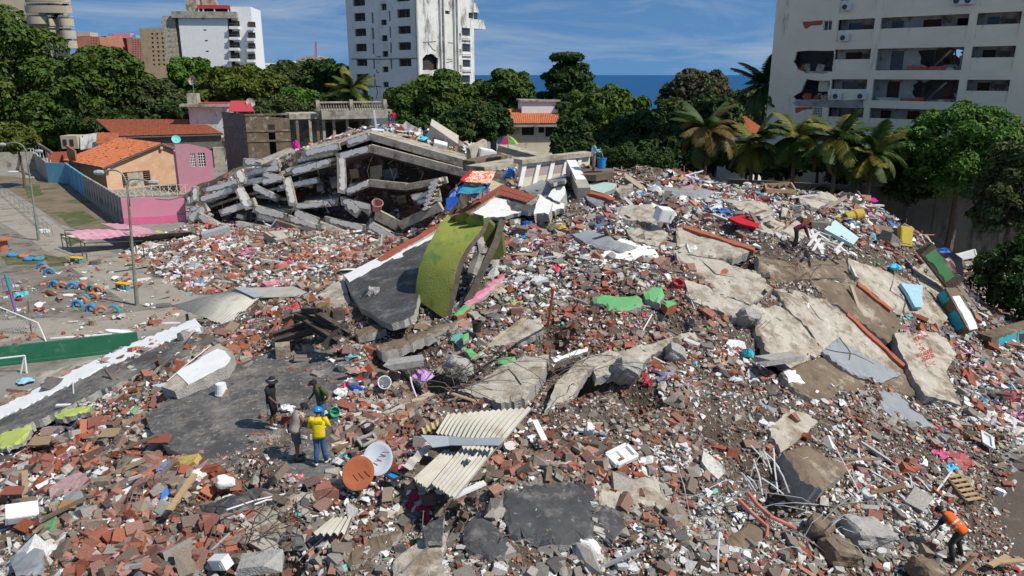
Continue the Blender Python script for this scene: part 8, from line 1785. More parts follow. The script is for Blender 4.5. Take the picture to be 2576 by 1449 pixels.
LM = [(558,985,'near the white bucket on the roof'),(620,1230,'below the four people'),(951,1155,'near the satellite dishes'),(1180,1150,'near the corrugated sheets'),(1380,1290,'near the large tarred plate'),(1562,1150,'near the white tray'),(2400,1225,'near the wooden pallet'),(2392,1400,'near the worker in the vest'),(2180,1340,'near the big grey concrete lump'),(1950,1190,'near the fan of white rods'),(1890,1310,'near the bent reddish pipe'),(2050,1170,'near the brown concrete block'),(840,1330,'near the small corrugated piece'),(1060,1400,'near the cream cracked slab'),(1540,1310,'near the rounded black plate'),(1590,1235,'near the cream crumbling slab'),(40,1090,'near the large lime plate'),(180,1035,'near the long lime plate'),(190,1260,'near the grey tilted slab'),(55,1290,'near the louvred air conditioner'),(60,1415,'near the large grey slab in the corner'),(300,1150,'near the dark plank'),(450,1240,'near the pale split planks'),(300,1380,'at the bottom below the pale planks'),(480,1400,'near the maroon board'),(650,1330,'near the pale concrete piece with rods'),(500,920,'near the white faced beam'),(900,960,'near the clothes pile'),(968,976,'near the tipped white bucket'),(1065,960,'near the purple bag'),(1200,845,'near the black bucket'),(1220,950,'near the leaning cracked slab'),(1385,780,'near the orange pole'),(1550,760,'near the large green plate'),(1690,740,'near the red bucket'),(1570,930,'near the ribbed column stump'),(1420,1090,'near the white standing chunk'),(1680,1110,'in the white scatter'),(1880,905,'near the turquoise cloth'),(1960,1080,'near the pale slab on the soil'),(1925,1025,'near the triangular grey piece'),(2150,900,'near the cracked blue plate'),(2330,910,'near the slab with red writing'),(2290,1030,'near the dark grey plate'),(2480,1105,'near the white shelf frame'),(2360,1150,'near the pink and white bag'),(1720,1380,'at the bottom right of centre'),(1450,1420,'at the bottom edge below the tarred plate'),(2060,1410,'near the brown boulders'),(2003,632,'near the bending man in maroon'),(2120,585,'near the pale green mattress'),(1870,555,'near the dark red cloth'),(1670,540,'near the white appliance'),(1510,470,'near the pale green panel'),(1513,420,'near the blue barrel'),(1410,490,'near the wire tangle'),(1180,500,'near the tarp shelter'),(1277,380,'near the striped parasol'),(1100,790,'at the foot of the green arch'),(1300,650,'near the pink crumpled cloth'),(780,850,'near the steel frame'),(600,770,'near the slumped tin roof'),(545,590,'near the metal cabinet'),(700,650,'in the flat rubble before the pancaked block'),(880,640,'in the flat rubble by the tarred roof panel'),(950,345,'on the top of the pancaked block'),(750,500,'in the folded floors'),(2430,850,'near the turquoise patched beams'),(2560,900,'in the shaded heap at the edge'),(1960,475,'near the bed frame'),(2270,610,'near the yellow foam cushion'),(1780,680,'near the slab with a hole'),(1900,800,'near the cracked column stump'),(2080,800,'on the long pale slab'),(1640,880,'near the broken pale block'),(1600,1010,'on the slope above the white scatter'),(1780,980,'on the brown slope'),(230,680,'on the playground yard')]
LP_ = np.array([hit(u_, v_)[:] for u_, v_, _ in LM])
NOUN = {'brick': 'brick piece', 'plaster': 'plaster chunk', 'concrete': 'concrete chunk', 'painted': 'painted plaster piece', 'cloth': 'cloth scrap', 'wood': 'broken plank', 'pipe': 'thin pipe'}
def shade(nm, c):
 r, g, b = c; L_ = r * .3 + g * .6 + b * .1
 if max(c) - min(c) < .06: return 'black' if L_ < .06 else 'dark grey' if L_ < .2 else 'grey' if L_ < .42 else 'pale grey' if L_ < .6 else 'white'
 if r > g * 2.2 and r > b * 1.6: return ('dark red' if r < .27 else 'orange red' if r > .41 else 'red') if nm == 'brick' else ('red' if g < .2 else 'pink')
 if g > r and g > b: return 'green' if g < .45 else 'turquoise' if b > .3 else 'lime green'
 if b > r and b >= g: return 'navy' if L_ < .08 else 'blue' if r < .2 else 'pale blue'
 if r > b * 1.5: return 'dark brown' if L_ < .14 else 'brown' if L_ < .26 else 'tan' if L_ < .5 else 'yellow'
 return 'pink' if r > .6 else 'beige' if L_ > .3 else 'greyish brown'
stuffm = mat('rubble_surface', (.72,.72,.72),(1.12,1.12,1.12), scale=7, bump=.35, bscale=45, src='attr')
piecem = mat('piece_surface', (.72,.72,.72),(1.12,1.12,1.12), scale=5, bump=.5, bscale=30, src='obj')
for k, nm in enumerate(KIND):
 ids = np.where(kind == k)[0]; app = S[ids].max(1) / np.linalg.norm(POS[ids] - np.array([0,0, CAMH]), axis=1)
 vis = (Y[ids] < 62); app = app * np.where(vis, 1,.3)
 order = ids[np.argsort(-app)]; cap = {'brick': 300, 'plaster': 300, 'concrete': 300, 'painted': 220, 'cloth': 200, 'wood': 180, 'pipe': 150}[nm]
 ind, rest_ = order[:cap], order[cap:]; tm = TEMPL[nm]; mes = []
 for t, (v, f) in enumerate(tm):
  m_ = bpy.data.meshes.new(NAMES[nm][0]); m_.from_pydata(v.tolist(), [], f); m_.materials.append(piecem); mes.append(m_)
 for j, i in enumerate(ind):
  o = bpy.data.objects.new(NAMES[nm][0], mes[j % len(mes)]); col.objects.link(o)
  M = Matrix([[*(ROT[i][r_] * S[i]), POS[i][r_]] for r_ in range(3)] + [[0,0,0,1]]); o.matrix_world = M
  o.color = (*Cc[i], 1); zl = LM[int(np.argmin(((LP_ - POS[i]) ** 2).sum(1)))][2]; big_ = S[i].max() * (1 if nm not in ('wood', 'pipe') else .3); tag(o, f"{'large ' if big_ > .26 else 'small ' if big_ < .15 else ''}{shade(nm, Cc0[i])} {NOUN[nm]} {zl}", NAMES[nm][2], NAMES[nm][3])
 sm = tm[:3] if nm == 'brick' else tm; VV = []; FF3 = []; FF4 = []; CL = []; off = 0
 for t, (v, f) in enumerate(sm):
  sub = rest_[t::len(sm)]; m = len(sub)
  if not m: continue
  vv = v[None] + rng.uniform(-.13,.13,(m, *v.shape)); vv = vv * S[sub][:, None, :]; vv = np.einsum('nij,nkj->nki', ROT[sub], vv) + POS[sub][:, None, :]
  VV.append(vv.reshape(-1,3)); CL.append(np.repeat(Cc[sub], len(v),0))
  tri = []
  for fc_ in f:
   for a in range(1, len(fc_) - 1): tri.append((fc_[0], fc_[a], fc_[a + 1]))
  tri = np.array(tri); FF3.append((tri[None] + (np.arange(m) * len(v))[:, None, None] + off).reshape(-1,3)); off += m * len(v)
 me = attr_mesh(NAMES[nm][0] + '_rubble', np.concatenate(VV), np.concatenate(FF3), np.concatenate(CL), stuffm)
 o = meshobj({'brick': 'brick_rubble', 'plaster': 'plaster_rubble', 'concrete': 'concrete_rubble', 'painted': 'painted_plaster_debris', 'cloth': 'cloth_litter', 'wood': 'wood_debris', 'pipe': 'pipe_debris'}[nm], me)
 tag(o, {'brick': 'mass of small red brick fragments covering the heap', 'plaster': 'mass of small white plaster bits covering the heap', 'concrete': 'mass of small grey concrete bits covering the heap', 'painted': 'scatter of small painted plaster bits over the heap', 'cloth': 'scatter of small cloth scraps over the heap', 'wood': 'scatter of thin wood splinters over the heap', 'pipe': 'scatter of thin pipes and rods over the heap'}[nm], 'rubble', kind='stuff')
print('PIECES', n, [int((kind == k).sum()) for k in range(7)])

# fine gravel and crumbs between the pieces
ng = 150000; gx_ = rng.uniform(-24,28, ng); gy_ = 12 + 34 * rng.random(ng) ** 1.5; gz_ = HT(gx_, gy_); gu, gv = proj(gx_, gy_, gz_)
ok = (gz_ > -.2) & (gu > -100) & (gu < 2680) & (gv < 1540)
for pl, dn in CLEAR:
 if dn is not None: m_ = inpoly(gu, gv, [q[:2] for q in pl]); ok &= ~(m_ & (rng.random(ng) > (.45 if dn > .05 else .1)))
gx_, gy_, gz_ = gx_[ok], gy_[ok], gz_[ok]; ng = len(gx_); tet = np.array([(1,1,1),(-1,-1,1),(-1,1,-1),(1,-1,-1)], float); sz = np.clip(np.exp(rng.normal(-3.45,.42, ng)),.014,.085)
vv = (tet[None] * rng.uniform(.4,1.2,(ng, 4,3))) @ np.array([[.7,.6,.2], [-.6,.7,.3], [.1,-.3,.9]]).T * sz[:, None, None] + np.stack([gx_, gy_, gz_ + sz * .5], 1)[:, None, :]
ff = (np.array([(0,1,2),(0,3,1),(0,2,3),(1,3,2)])[None] + (np.arange(ng) * 4)[:, None, None]).reshape(-1,3)
pc = np.array([(.24,.21,.175),(.13,.10,.075),(.33,.10,.055),(.66,.65,.62),(.36,.32,.265)]); gc = pc[rng.choice(5, ng, p=(.3,.25,.17,.13,.15))] * rng.uniform(.75,1.2,(ng, 1))
tag(meshobj('gravel', attr_mesh('gravel', vv.reshape(-1,3), ff, np.repeat(gc, 4,0), stuffm)), 'fine gravel and brick crumbs strewn over the whole heap', 'gravel', kind='stuff')
print('TRIS', sum(len(m_.loops) - 2 * len(m_.polygons) for m_ in bpy.data.meshes))
# ---------------------------------------------------------------- people
mat('skin_dark', (.115,.055,.032),(.14,.068,.04), scale=8, rough=.6, bump=.05); mat('skin_mid', (.20,.10,.06),(.23,.12,.07), scale=8, rough=.6, bump=.05)
mat('cloth_black', (.014,.014,.016),(.022,.022,.025), scale=6, bump=.25, bscale=10); mat('cloth_olive', (.065,.085,.035),(.08,.10,.045), scale=5, bump=.3, bscale=9); mat('cloth_stone', (.42,.37,.31),(.36,.31,.26), scale=5, bump=.3, bscale=9)
mat('cloth_grey', (.10,.11,.13),(.13,.14,.16), scale=5, bump=.3, bscale=9); mat('denim', (.03,.085,.19),(.06,.14,.27), scale=5, bump=.3, bscale=12); mat('cloth_yellow', (.72,.55,.01),(.64,.48,.01), scale=4, bump=.3, bscale=8); mat('vest_orange', (.85,.13,.01),(.78,.11,.01), scale=4, bump=.25, bscale=8)
mat('reflective', (.50,.50,.50),(.42,.42,.42), scale=6, rough=.4); mat('helmet_blue', (.01,.24,.62),(.01,.21,.56), scale=3, rough=.25, bump=0, spec=.5); mat('cloth_maroon', (.11,.025,.04),(.14,.035,.05), scale=5, bump=.3, bscale=9); mat('cloth_darkgreen', (.025,.032,.02),(.035,.042,.028), scale=5, bump=.25, bscale=9)
mat('cloth_white', (.62,.60,.62),(.55,.53,.56), scale=5, bump=.25, bscale=9); mat('cloth_teal', (.02,.32,.40),(.03,.36,.44), scale=5, bump=.25, bscale=9); mat('cloth_khaki', (.28,.21,.13),(.23,.17,.10), scale=5, bump=.3, bscale=9); mat('cloth_bright_red', (.55,.02,.04),(.46,.015,.03), scale=5, bump=.2, bscale=9); mat('hair_black', (.012,.010,.009),(.02,.017,.015), scale=9)

def person(label, loc, yaw, J=None, bulk=1.0, skin='skin_dark', scale=1.0, shirt=('cloth_black', 'short'), pants=('denim', 'long'), shoes='plastic_white', hat=None, extras=(), collar=True):
 """joints in a frame: x ahead, y to the person's left, z up"""
 j = dict(pelvis=(0,0,.95), waist=(0,0,1.08), chest=(.01,0,1.30), neck=(.01,0,1.47), head=(.04,0,1.60), crown=(.03,0,1.72), shL=(0,.185,1.42), shR=(0,-.185,1.42), elL=(-.03,.25,1.13), elR=(-.03,-.25,1.13), wrL=(.08,.25,.88), wrR=(.08,-.25,.88),
    hipL=(0,.09,.92), hipR=(0,-.09,.92), knL=(.03,.10,.50), knR=(.03,-.10,.50), anL=(0,.11,.09), anR=(0,-.11,.09), toL=(.17,.13,.035), toR=(.17,-.13,.035))
 j.update(J or {}); B = Vector(loc); Mz = Euler((0,0, yaw)).to_matrix(); T = lambda p: B + Mz @ (Vector(p) * scale); g = {k: T(v) for k, v in j.items()}
 e = empty('person', B, label, 'person')
 fwd = Mz @ Vector((1,0,0)); lft = Mz @ Vector((0,1,0))
 # body: one skin-modifier surface
 vs = []; rad = []; ed = []
 def V_(p, r): vs.append(p); rad.append(r * scale); return len(vs) - 1
 hdir = (g['crown'] - g['head']).normalized()
 pel = V_(g['pelvis'], .125); wa = V_(g['waist'], .115); ch = V_(g['chest'], .135); ne = V_(g['neck'], .055); hb = V_(g['neck'].lerp(g['head'], .6),.062); he = V_(g['head'], .093); cr = V_(g['head'].lerp(g['crown'], .55),.085)
 ed += [(pel, wa),(wa, ch),(ch, ne),(ne, hb),(hb, he),(he, cr)]
 hd = []
 for s in 'LR':
  s0 = V_(g['sh' + s], .062); s1 = V_(g['el' + s], .044); s2 = V_(g['wr' + s], .031); ed += [(ch, s0),(s0, s1),(s1, s2)]
  d = (g['wr' + s] - g['el' + s]).normalized(); sd_ = d.cross(Vector((0,0,1))); sd_ = sd_.normalized() if sd_.length > .1 else lft; nn = sd_.cross(d)
  pm = g['wr' + s] + d * .07 * scale; p_ = V_(pm, .036); ed.append((s2, p_)); hd.append((s, pm, d, sd_, nn))
  h0 = V_(g['hip' + s], .088); k0 = V_(g['kn' + s], .058); c0 = V_(g['kn' + s].lerp(g['an' + s], .35),.055); a0 = V_(g['an' + s], .036); t0 = V_(g['to' + s], .03); ed += [(pel, h0),(h0, k0),(k0, c0),(c0, a0),(a0, t0)]
 me = bpy.data.meshes.new('body'); me.from_pydata([tuple(v - B) for v in vs], ed, []); me.materials.append(MATS[skin]); o = meshobj('body', me, e)
 m = o.modifiers.new('skin', 'SKIN'); m.use_smooth_shade = True
 for i, r in enumerate(rad): me.skin_vertices[0].data[i].radius = (r, r)
 me.skin_vertices[0].data[0].use_root = True
 o.modifiers.new('sub', 'SUBSURF').levels = 1; o.modifiers['sub'].render_levels = 1
 # hands: five unequal bent fingers rooted in the palm
 mb = MB()
 for s, pm, d, sd_, nn in hd:
  for k in range(4):
   r0 = pm + d * .02 * scale + sd_ * (k - 1.5) * .018 * scale; L = (.07,.08,.075,.058)[k] * scale; mb.tube([r0, r0 + d * L * .55 - nn * .008, r0 + d * L * .9 - nn * .03 * scale], [.0095 * scale, .009 * scale, .007 * scale], 5)
  sg = 1 if s == 'L' else -1; r0 = pm - d * .03 * scale + sd_ * sg * .03 * scale; mb.tube([r0, r0 + (d * .5 + sd_ * sg * .8) * .04 * scale, r0 + (d * .9 + sd_ * sg * .5) * .065 * scale], [.011 * scale, .010 * scale, .008 * scale], 5)
 build(mb, 'fingers', skin, e)
 # face and hair
 hf = (Mz @ Vector((1,0,0))); hf = (hf - hdir * hf.dot(hdir)).normalized(); hl = hdir.cross(hf); c = g['head'].lerp(g['crown'], .2)
 mb = MB(); mb.tube([c + hf * .09 * scale + hdir * .02 * scale, c + hf * .118 * scale - hdir * .03 * scale, c + hf * .095 * scale - hdir * .035 * scale], [.012 * scale, .018 * scale, .01 * scale], 5)
 for s in (-1,1): mb.box(c + hl * s * .098 * scale - hdir * .01 * scale, (.03 * scale, .03 * scale, .06 * scale))
 build(mb, 'nose_and_ears', skin, e)
 mb = MB()
 for s in (-1,1): mb.box(c + hf * .088 * scale + hl * s * .034 * scale + hdir * .012 * scale, (.022 * scale,) * 3)
 mb.box(c + hf * .088 * scale - hdir * .062 * scale, (.02 * scale, .05 * scale, .012 * scale), Mz); build(mb, 'eyes_and_mouth', 'hair_black', e)
 def shell(cen, r, z0, z1, n=14, flat=1.0, ax=None):
  ax = ax or hdir; x = hf; y = hl; mbx = MB(); rows = []
  for i in range(6):
   t = z0 + (z1 - z0) * i / 5; rr_ = math.sqrt(max(0,1 - t * t)) * r; rows.append([cen + (x * math.cos(a) * rr_ * 1.08 + y * math.sin(a) * rr_) + ax * t * r * flat for a in [2 * math.pi * k / n for k in range(n)]])
  vs_ = [p for q in rows for p in q]; mbx.add(vs_, [(i * n + k, i * n + (k + 1) % n, (i + 1) * n + (k + 1) % n, (i + 1) * n + k) for i in range(5) for k in range(n)] + [tuple(5 * n + k for k in range(n))]); return mbx
 hc = g['head'].lerp(g['crown'], .25)
 build(shell(hc - hf * .012 * scale, .107 * scale, -.25,.98), 'hair', 'hair_black', e, smooth=True)
 if hat == 'cap':
  h_ = build(shell(hc, .118 * scale, .08,.99), 'cap', 'cloth_black', e, smooth=True); mb = MB(); q = hc + hdir * .02 * scale; mb.prism([q + hl * .085 * scale + hf * .07 * scale, q + hl * .07 * scale + hf * .17 * scale, q + hf * .20 * scale, q - hl * .07 * scale + hf * .17 * scale, q - hl * .085 * scale + hf * .07 * scale], hdir * .012); build(mb, 'peak', 'cloth_black', h_)
 if hat == 'helmet':
  h_ = build(shell(hc + hdir * .01 * scale, .138 * scale, .0,.99), 'helmet', 'helmet_blue', e, smooth=True); mb = MB(); q = hc + hdir * .01 * scale; n = 16; mb.prism([q + hf * .165 * scale * math.cos(a) + hl * .15 * scale * math.sin(a) for a in [2 * math.pi * k / n for k in range(n)]], hdir * .014); build(mb, 'brim', 'helmet_blue', h_)
 if hat == 'bucket':
  h_ = build(shell(hc + hdir * .02 * scale, .122 * scale, .05,.97, flat=1.15), 'hat', 'cloth_black', e, smooth=True); n = 16; q = hc + hdir * .02 * scale
  mb = MB(); A = [2 * math.pi * k / n for k in range(n)]; mb.add([q + hdir * .01 + (hf * math.cos(a) + hl * math.sin(a)) * .12 * scale for a in A] + [q - hdir * .035 * scale + (hf * math.cos(a) + hl * math.sin(a)) * .20 * scale for a in A], [(k, (k + 1) % n, n + (k + 1) % n, n + k) for k in range(n)]); build(mb, 'brim', 'cloth_black', h_)
  mb = MB(); mb.lathe([(.124 * scale, .015),(.126 * scale, .02),(.126 * scale, .045),(.124 * scale, .05)], 14, q); build(mb, 'hat_band', 'cloth_white', h_)
 # shirt: rings along the spine, sleeves of the same cloth
 def loft(ring, n=14):
  mbx = MB(); vs_ = []
  for p, wd, dp, ax in ring:
   x = fwd - ax * fwd.dot(ax); x = x.normalized() if x.length > .2 else hdir; y = ax.cross(x).normalized()
   vs_ += [p + y * math.copysign(abs(math.cos(a)) ** .8, math.cos(a)) * wd * scale * bulk + x * math.copysign(abs(math.sin(a)) ** .8, math.sin(a)) * dp * scale * bulk for a in [2 * math.pi * k / n for k in range(n)]]
  k = len(ring); mbx.add(vs_, [(i * n + q, i * n + (q + 1) % n, (i + 1) * n + (q + 1) % n, (i + 1) * n + q) for i in range(k - 1) for q in range(n)] + [tuple(range(n - 1,-1,-1))]); return mbx
 a0 = (g['waist'] - g['pelvis']).normalized(); a1 = (g['chest'] - g['waist']).normalized(); a2 = (g['neck'] - g['chest']).normalized(); hem = g['pelvis'] - a0 * .08 * scale
 ring = [(hem, .178,.135, a0),(g['pelvis'], .175,.138, a0),(g['waist'], .160,.128, a0),(g['waist'].lerp(g['chest'], .5),.172,.135, a1),(g['chest'], .198,.142, a1),(g['chest'].lerp(g['neck'], .55),.192,.12, a2),(g['chest'].lerp(g['neck'], .85),.13,.09, a2),(g['neck'], .07,.068, a2)]
 mb = loft(ring)
 for s in 'LR':
  sh, el, wr = g['sh' + s], g['el' + s], g['wr' + s]; ins = sh.lerp(g['chest'], .25)
  if shirt[1] == 'short': mb.tube([ins, sh, sh.lerp(el, .8)], [.085 * scale, .085 * scale, .078 * scale], 9)
  elif shirt[1] == 'long': mb.tube([ins, sh, el, el.lerp(wr, .5), wr], [.082 * scale, .08 * scale, .06 * scale, .055 * scale, .045 * scale], 9)
 top = build(mb, 'shirt', shirt[0], e, smooth=True)
 if len(shirt) > 2:                                  # sleeves of another colour
  for s in 'LR': mb = MB(); mb.tube([g['sh' + s].lerp(g['chest'], .15), g['sh' + s], g['el' + s], g['wr' + s]], [.088 * scale, .084 * scale, .064 * scale, .048 * scale], 9); build(mb, 'sleeve', shirt[2], top, smooth=True)
 # trousers or shorts
 mb = loft([(g['pelvis'] - a0 * .1 * scale, .165,.128, a0),(g['pelvis'], .170,.132, a0),(g['waist'], .15,.12, a0)])
 for s in 'LR':
  h_, k_, a_ = g['hip' + s], g['kn' + s], g['an' + s]
  if pants[1] == 'long': mb.tube([h_ + a0 * .06 * scale, h_, k_, k_.lerp(a_, .4), a_], [.10 * scale, .105 * scale, .078 * scale, .074 * scale, .062 * scale], 10)
  else: mb.tube([h_ + a0 * .06 * scale, h_, h_.lerp(k_, .95)], [.10 * scale, .112 * scale, .108 * scale], 10)
 tr = build(mb, 'trousers' if pants[1] == 'long' else 'shorts', pants[0], e, smooth=True)
 for s in 'LR':
  a_, t_ = g['an' + s], g['to' + s]; mb = MB(); hl_ = a_ - (t_ - a_).normalized() * .06 * scale; z = Vector((0,0,1)); mb.tube([hl_ - z * .03 * scale, a_ - z * .035 * scale, a_.lerp(t_, .6) - z * .02 * scale, t_ + (t_ - a_).normalized() * .05 * scale], [.045 * scale, .052 * scale, .048 * scale, .03 * scale], 8); sh_ = build(mb, 'shoe', shoes, e, smooth=True)
 for x in extras: x(e, g, fwd, lft, scale, top, tr)
 return e
def text_on(body, size, loc, rot, par, m):
 cu = bpy.data.curves.new('text', 'FONT'); cu.body = body; cu.size = size; cu.align_x = 'CENTER'; cu.extrude = .002; cu.materials.append(MATS[m]); o = bpy.data.objects.new('lettering', cu); col.objects.link(o)
 dg = bpy.context.evaluated_depsgraph_get(); me = bpy.data.meshes.new_from_object(o.evaluated_get(dg)); bpy.data.objects.remove(o); k = meshobj('lettering', me, par); k.location = loc - ORIG[par]; k.rotation_euler = rot; return k
def ex_stripes(e, g, f, l, s, top, tr):
 for q in (-.028,0,.028): mb = MB(); a = g['hipR'] - l * .112 * s + f * q; b = g['hipR'].lerp(g['knR'], .9) - l * .112 * s + f * q; mb.beam(a, b, .012,.012); build(mb, 'white_stripe', 'cloth_white', tr)
def ex_phone(e, g, f, l, s, top, tr): mb = MB(); mb.box(g['wrR'] + (g['wrR'] - g['elR']).normalized() * .12,(.05,.09,.11)); build(mb, 'dark_pouch', 'cloth_black', e)
def ex_bag(e, g, f, l, s, top, tr):
 mb = MB(); mb.tube([g['shR'] + Vector((0,0,.06)) + l * .06, g['chest'] - f * .16 - l * .02, g['pelvis'] - f * .12 + l * .17, g['pelvis'] + l * .2 - Vector((0,0,.05))], .022,5); mb.tube([g['shR'] + Vector((0,0,.06)) + l * .06, g['chest'] + f * .15 + l * .02, g['pelvis'] + f * .10 + l * .18], .022,5); st = build(mb, 'bag_strap', 'cloth_black', e)
 mb = MB(); mb.box(g['pelvis'] + l * .24 - f * .02 - Vector((0,0,.08)),(.28,.1,.24), Euler((0,0, math.atan2(f.y, f.x))).to_matrix()); build(mb, 'shoulder_bag', 'cloth_black', e)
def ex_text(e, g, f, l, s, top, tr):
 rz = math.atan2(f.y, f.x) - math.pi / 2; up = (g['chest'] - g['waist']).normalized(); c = g['chest'] - f * .158 + up * .07; lean = math.atan2((up.cross(l)).z, 1) if False else 0
 for k, t in enumerate(('FUNCTIONAL', 'TRAINING')): text_on(t, .048 if k == 0 else .062, c - up * .06 * k, (R_(90),0, rz), top, 'cloth_black')
 mb = MB(); mb.tube([g['neck'] + (f * math.cos(a) + l * math.sin(a)) * .085 - Vector((0,0,.02)) for a in [i * .63 for i in range(11)]], .016,6); build(mb, 'headphones', 'cloth_black', e)
 mb = MB(); mb.box(g['hipL'] + l * .12 - f * .08,(.05,.05,.16)); build(mb, 'glove', 'cloth_white', tr)
def ex_mask(e, g, f, l, s, top, tr): mb = MB(); c = g['head'] + f * .085; mb.box(c, (.05,.12,.09), Euler((0,0, math.atan2(f.y, f.x))).to_matrix()); build(mb, 'face_mask', 'cloth_white', e)
def ex_vest(e, g, f, l, s, top, tr):
 ax = (g['chest'] - g['pelvis']).normalized(); x = (f - ax * f.dot(ax)).normalized(); y = ax.cross(x)
 for t in (.28,.58):
  c = g['pelvis'].lerp(g['chest'], t); n = 16; mb = MB(); A = [2 * math.pi * k / n for k in range(n)]; w_, d_ = (.190,.158) if t < .5 else (.208,.166)
  mb.add([c + y * math.cos(a) * w_ + x * math.sin(a) * d_ for a in A] + [c + ax * .055 + y * math.cos(a) * (w_ + .004) + x * math.sin(a) * (d_ + .002) for a in A], [(k, (k + 1) % n, n + (k + 1) % n, n + k) for k in range(n)]); build(mb, 'reflective_band', 'reflective', top)
 for s_ in 'LR': mb = MB(); mb.tube([g['sh' + s_].lerp(g['el' + s_], -.1), g['sh' + s_].lerp(g['el' + s_], .75)], [.083,.076], 9); build(mb, 'sleeve', 'cloth_black', top, smooth=True)
 for s_ in 'LR': mb = MB(); mb.tube([g['wr' + s_], g['wr' + s_] + (g['wr' + s_] - g['el' + s_]).normalized() * .12], [.045,.052], 8); build(mb, 'work_glove', 'reflective', e, smooth=True)
def ex_shovel(e, g, f, l, s, top, tr): mb = MB(); mb.tube([g['wrL'] + Vector((0,0,.12)), g['wrL'] + f * .35 - Vector((0,0,.9))], .025,6); build(mb, 'stick', 'wood_pale', e)

RZ_ = lambda u, v: onroof(u, v)
# man in black bucket hat, facing right
person('man in black hat, black T-shirt and striped shorts standing on the tarred roof', RZ_(688,1076), R_(-12), dict(head=(.09,0,1.59), crown=(.11,0,1.71), elR=(.10,-.24,1.15), wrR=(.30,-.22,.98), elL=(-.06,.24,1.13), wrL=(-.02,.27,.88)), shirt=('cloth_black', 'short'), pants=('cloth_black', 'short'), hat='bucket', extras=(ex_stripes, ex_phone))
# man in stone vest
person('man in stone grey sleeveless vest with black cap and shoulder bag', RZ_(748,1155), R_(28), dict(waist=(.04,0,1.08), chest=(.12,0,1.28), neck=(.2,0,1.44), head=(.28,0,1.53), crown=(.36,0,1.62), shL=(.13,.19,1.39), shR=(.13,-.19,1.39), elL=(.22,.24,1.12), wrL=(.44,.14,1.18), elR=(.24,-.24,1.12), wrR=(.46,-.12,1.2), anR=(-.05,-.16,.09), toR=(.12,-.2,.035), anL=(.02,.13,.09)), shirt=('cloth_stone', 'none'), pants=('cloth_grey', 'short'), shoes='plastic_black', hat='cap', extras=(ex_bag,), bulk=1.15, scale=1.04, skin='skin_mid')
# man in yellow with helmet, back to us
person('man in yellow shirt, jeans and blue helmet seen from behind', RZ_(808,1168), R_(98), dict(chest=(.04,0,1.30), neck=(.09,0,1.45), head=(.14,0,1.57), crown=(.17,0,1.69), shL=(.03,.19,1.42), shR=(.03,-.19,1.42), elL=(.10,.27,1.16), wrL=(.32,.20,1.2), elR=(.08,-.29,1.15), wrR=(.28,-.2,1.1), anL=(-.08,.12,.09), toL=(.09,.13,.035), anR=(.06,-.14,.09), toR=(.2,-.22,.035)), shirt=('cloth_yellow', 'long'), pants=('denim', 'long'), hat='helmet', extras=(ex_text,), bulk=1.08, scale=1.0, skin='skin_mid')
# man in olive behind
person('man in olive T-shirt, black cap and white mask facing the group', RZ_(812,1075), R_(215), dict(waist=(.02,0,1.08), chest=(.06,0,1.3), neck=(.12,0,1.46), head=(.19,0,1.56), crown=(.23,0,1.67), elL=(-.12,.36,1.18), wrL=(.0,.22,.98), elR=(.12,-.24,1.14), wrR=(.3,-.16,1.02)), shirt=('cloth_olive', 'short'), pants=('denim', 'long'), hat='cap', extras=(ex_mask,), scale=.98)
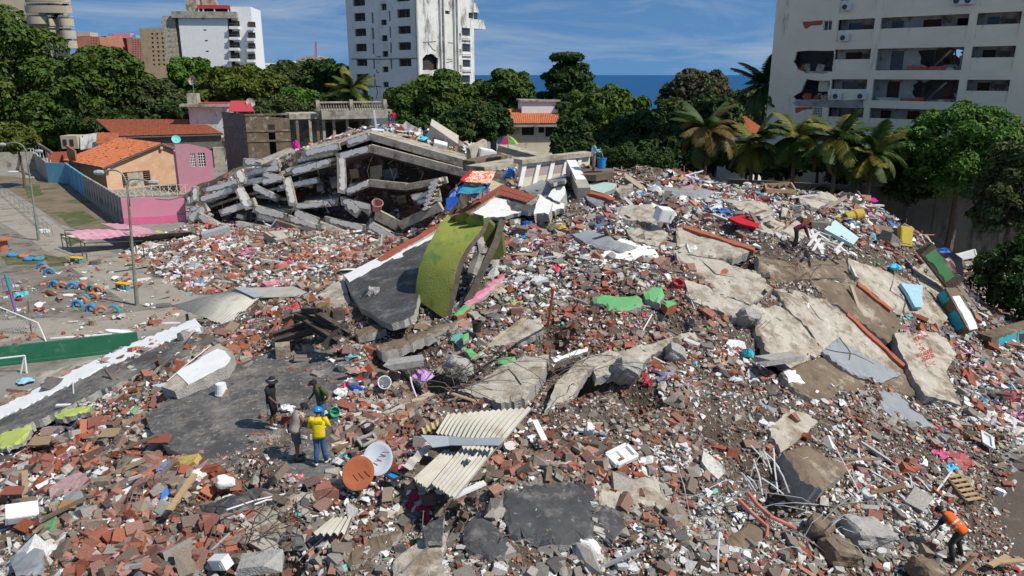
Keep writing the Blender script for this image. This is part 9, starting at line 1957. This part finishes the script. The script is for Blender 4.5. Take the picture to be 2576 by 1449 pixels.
# worker in orange vest bending down
person('bending worker in orange reflective vest and dark trousers', hit(2392,1412) + Vector((0,0,.12)), R_(130), dict(pelvis=(-.12,0,.90), waist=(.0,0,1.0), chest=(.22,0,1.12), neck=(.38,0,1.2), head=(.48,0,1.22), crown=(.56,0,1.3), shL=(.26,.19,1.2), shR=(.26,-.19,1.2), elL=(.38,.28,.92), wrL=(.52,.3,.66), elR=(.40,-.26,.95), wrR=(.5,-.2,.7), hipL=(-.12,.1,.86), hipR=(-.12,-.1,.86), knL=(.02,.2,.5), knR=(-.02,-.2,.48), anL=(-.1,.24,.09), anR=(-.14,-.24,.09), toL=(.06,.27,.03), toR=(.02,-.29,.03)), shirt=('vest_orange', 'none'), pants=('cloth_darkgreen', 'long'), shoes='plastic_black', hat='cap', extras=(ex_vest,), scale=1.08)
# man in maroon stooping
person('man in maroon shirt and dark trousers stooping over the white slats', hit(2003,632) + Vector((0,0,.15)), R_(-10), dict(pelvis=(-.1,0,.95), waist=(.02,0,1.05), chest=(.24,0,1.12), neck=(.42,0,1.1), head=(.52,0,1.05), crown=(.63,0,1.05), shL=(.28,.19,1.14), shR=(.28,-.19,1.14), elL=(.38,.2,.85), wrL=(.5,.15,.6), elR=(.38,-.22,.85), wrR=(.48,-.18,.6), hipL=(-.1,.1,.92), hipR=(-.1,-.1,.92), knL=(.0,.12,.5), knR=(-.1,-.12,.5), anL=(-.05,.12,.09), anR=(-.2,-.12,.09), toL=(.12,.13,.03), toR=(-.03,-.13,.03)), shirt=('cloth_maroon', 'long'), pants=('cloth_darkgreen', 'long'), shoes='plastic_black')
# man with the blue barrel
person('man in white and teal long sleeved shirt holding a stick on the crest', Q(1492,430,43.6), R_(8), dict(elL=(.16,.24,1.16), wrL=(.42,.14,1.2), elR=(.12,-.25,1.14), wrR=(.40,-.12,1.12), neck=(.03,0,1.47)), shirt=('cloth_white', 'long', 'cloth_teal'), pants=('cloth_khaki', 'long'), shoes='cloth_khaki', extras=(ex_shovel,), skin='skin_mid', scale=.98)
# two people in red on the far crest
for i, (u, v, lb, sh_, yw) in enumerate(((990,318, 'person in red vest standing on the far crest by the balustrade', 'cloth_bright_red', -60),(981,320, 'person in dark clothes beside the one in red on the far crest', 'cloth_grey', 200))):
 person(lb, Q(u, v, 84 + i) - Vector((0,0,.1)), R_(yw), dict(elL=(.1,.26,1.15), wrL=(.25,.2,1.05)), shirt=(sh_, 'short'), pants=('denim', 'long'), shoes='plastic_black', scale=1.05)
for i, u in enumerate((978,998)): crumple('red_sack', ('red sack at the feet of the people on the far crest, nearest the ruin', 'red sack at the feet of the people on the far crest, nearest the trees')[i], 0,0,.45,.8, 'cloth_bright_red', 'sack', at=Q(u, 322,83.5))
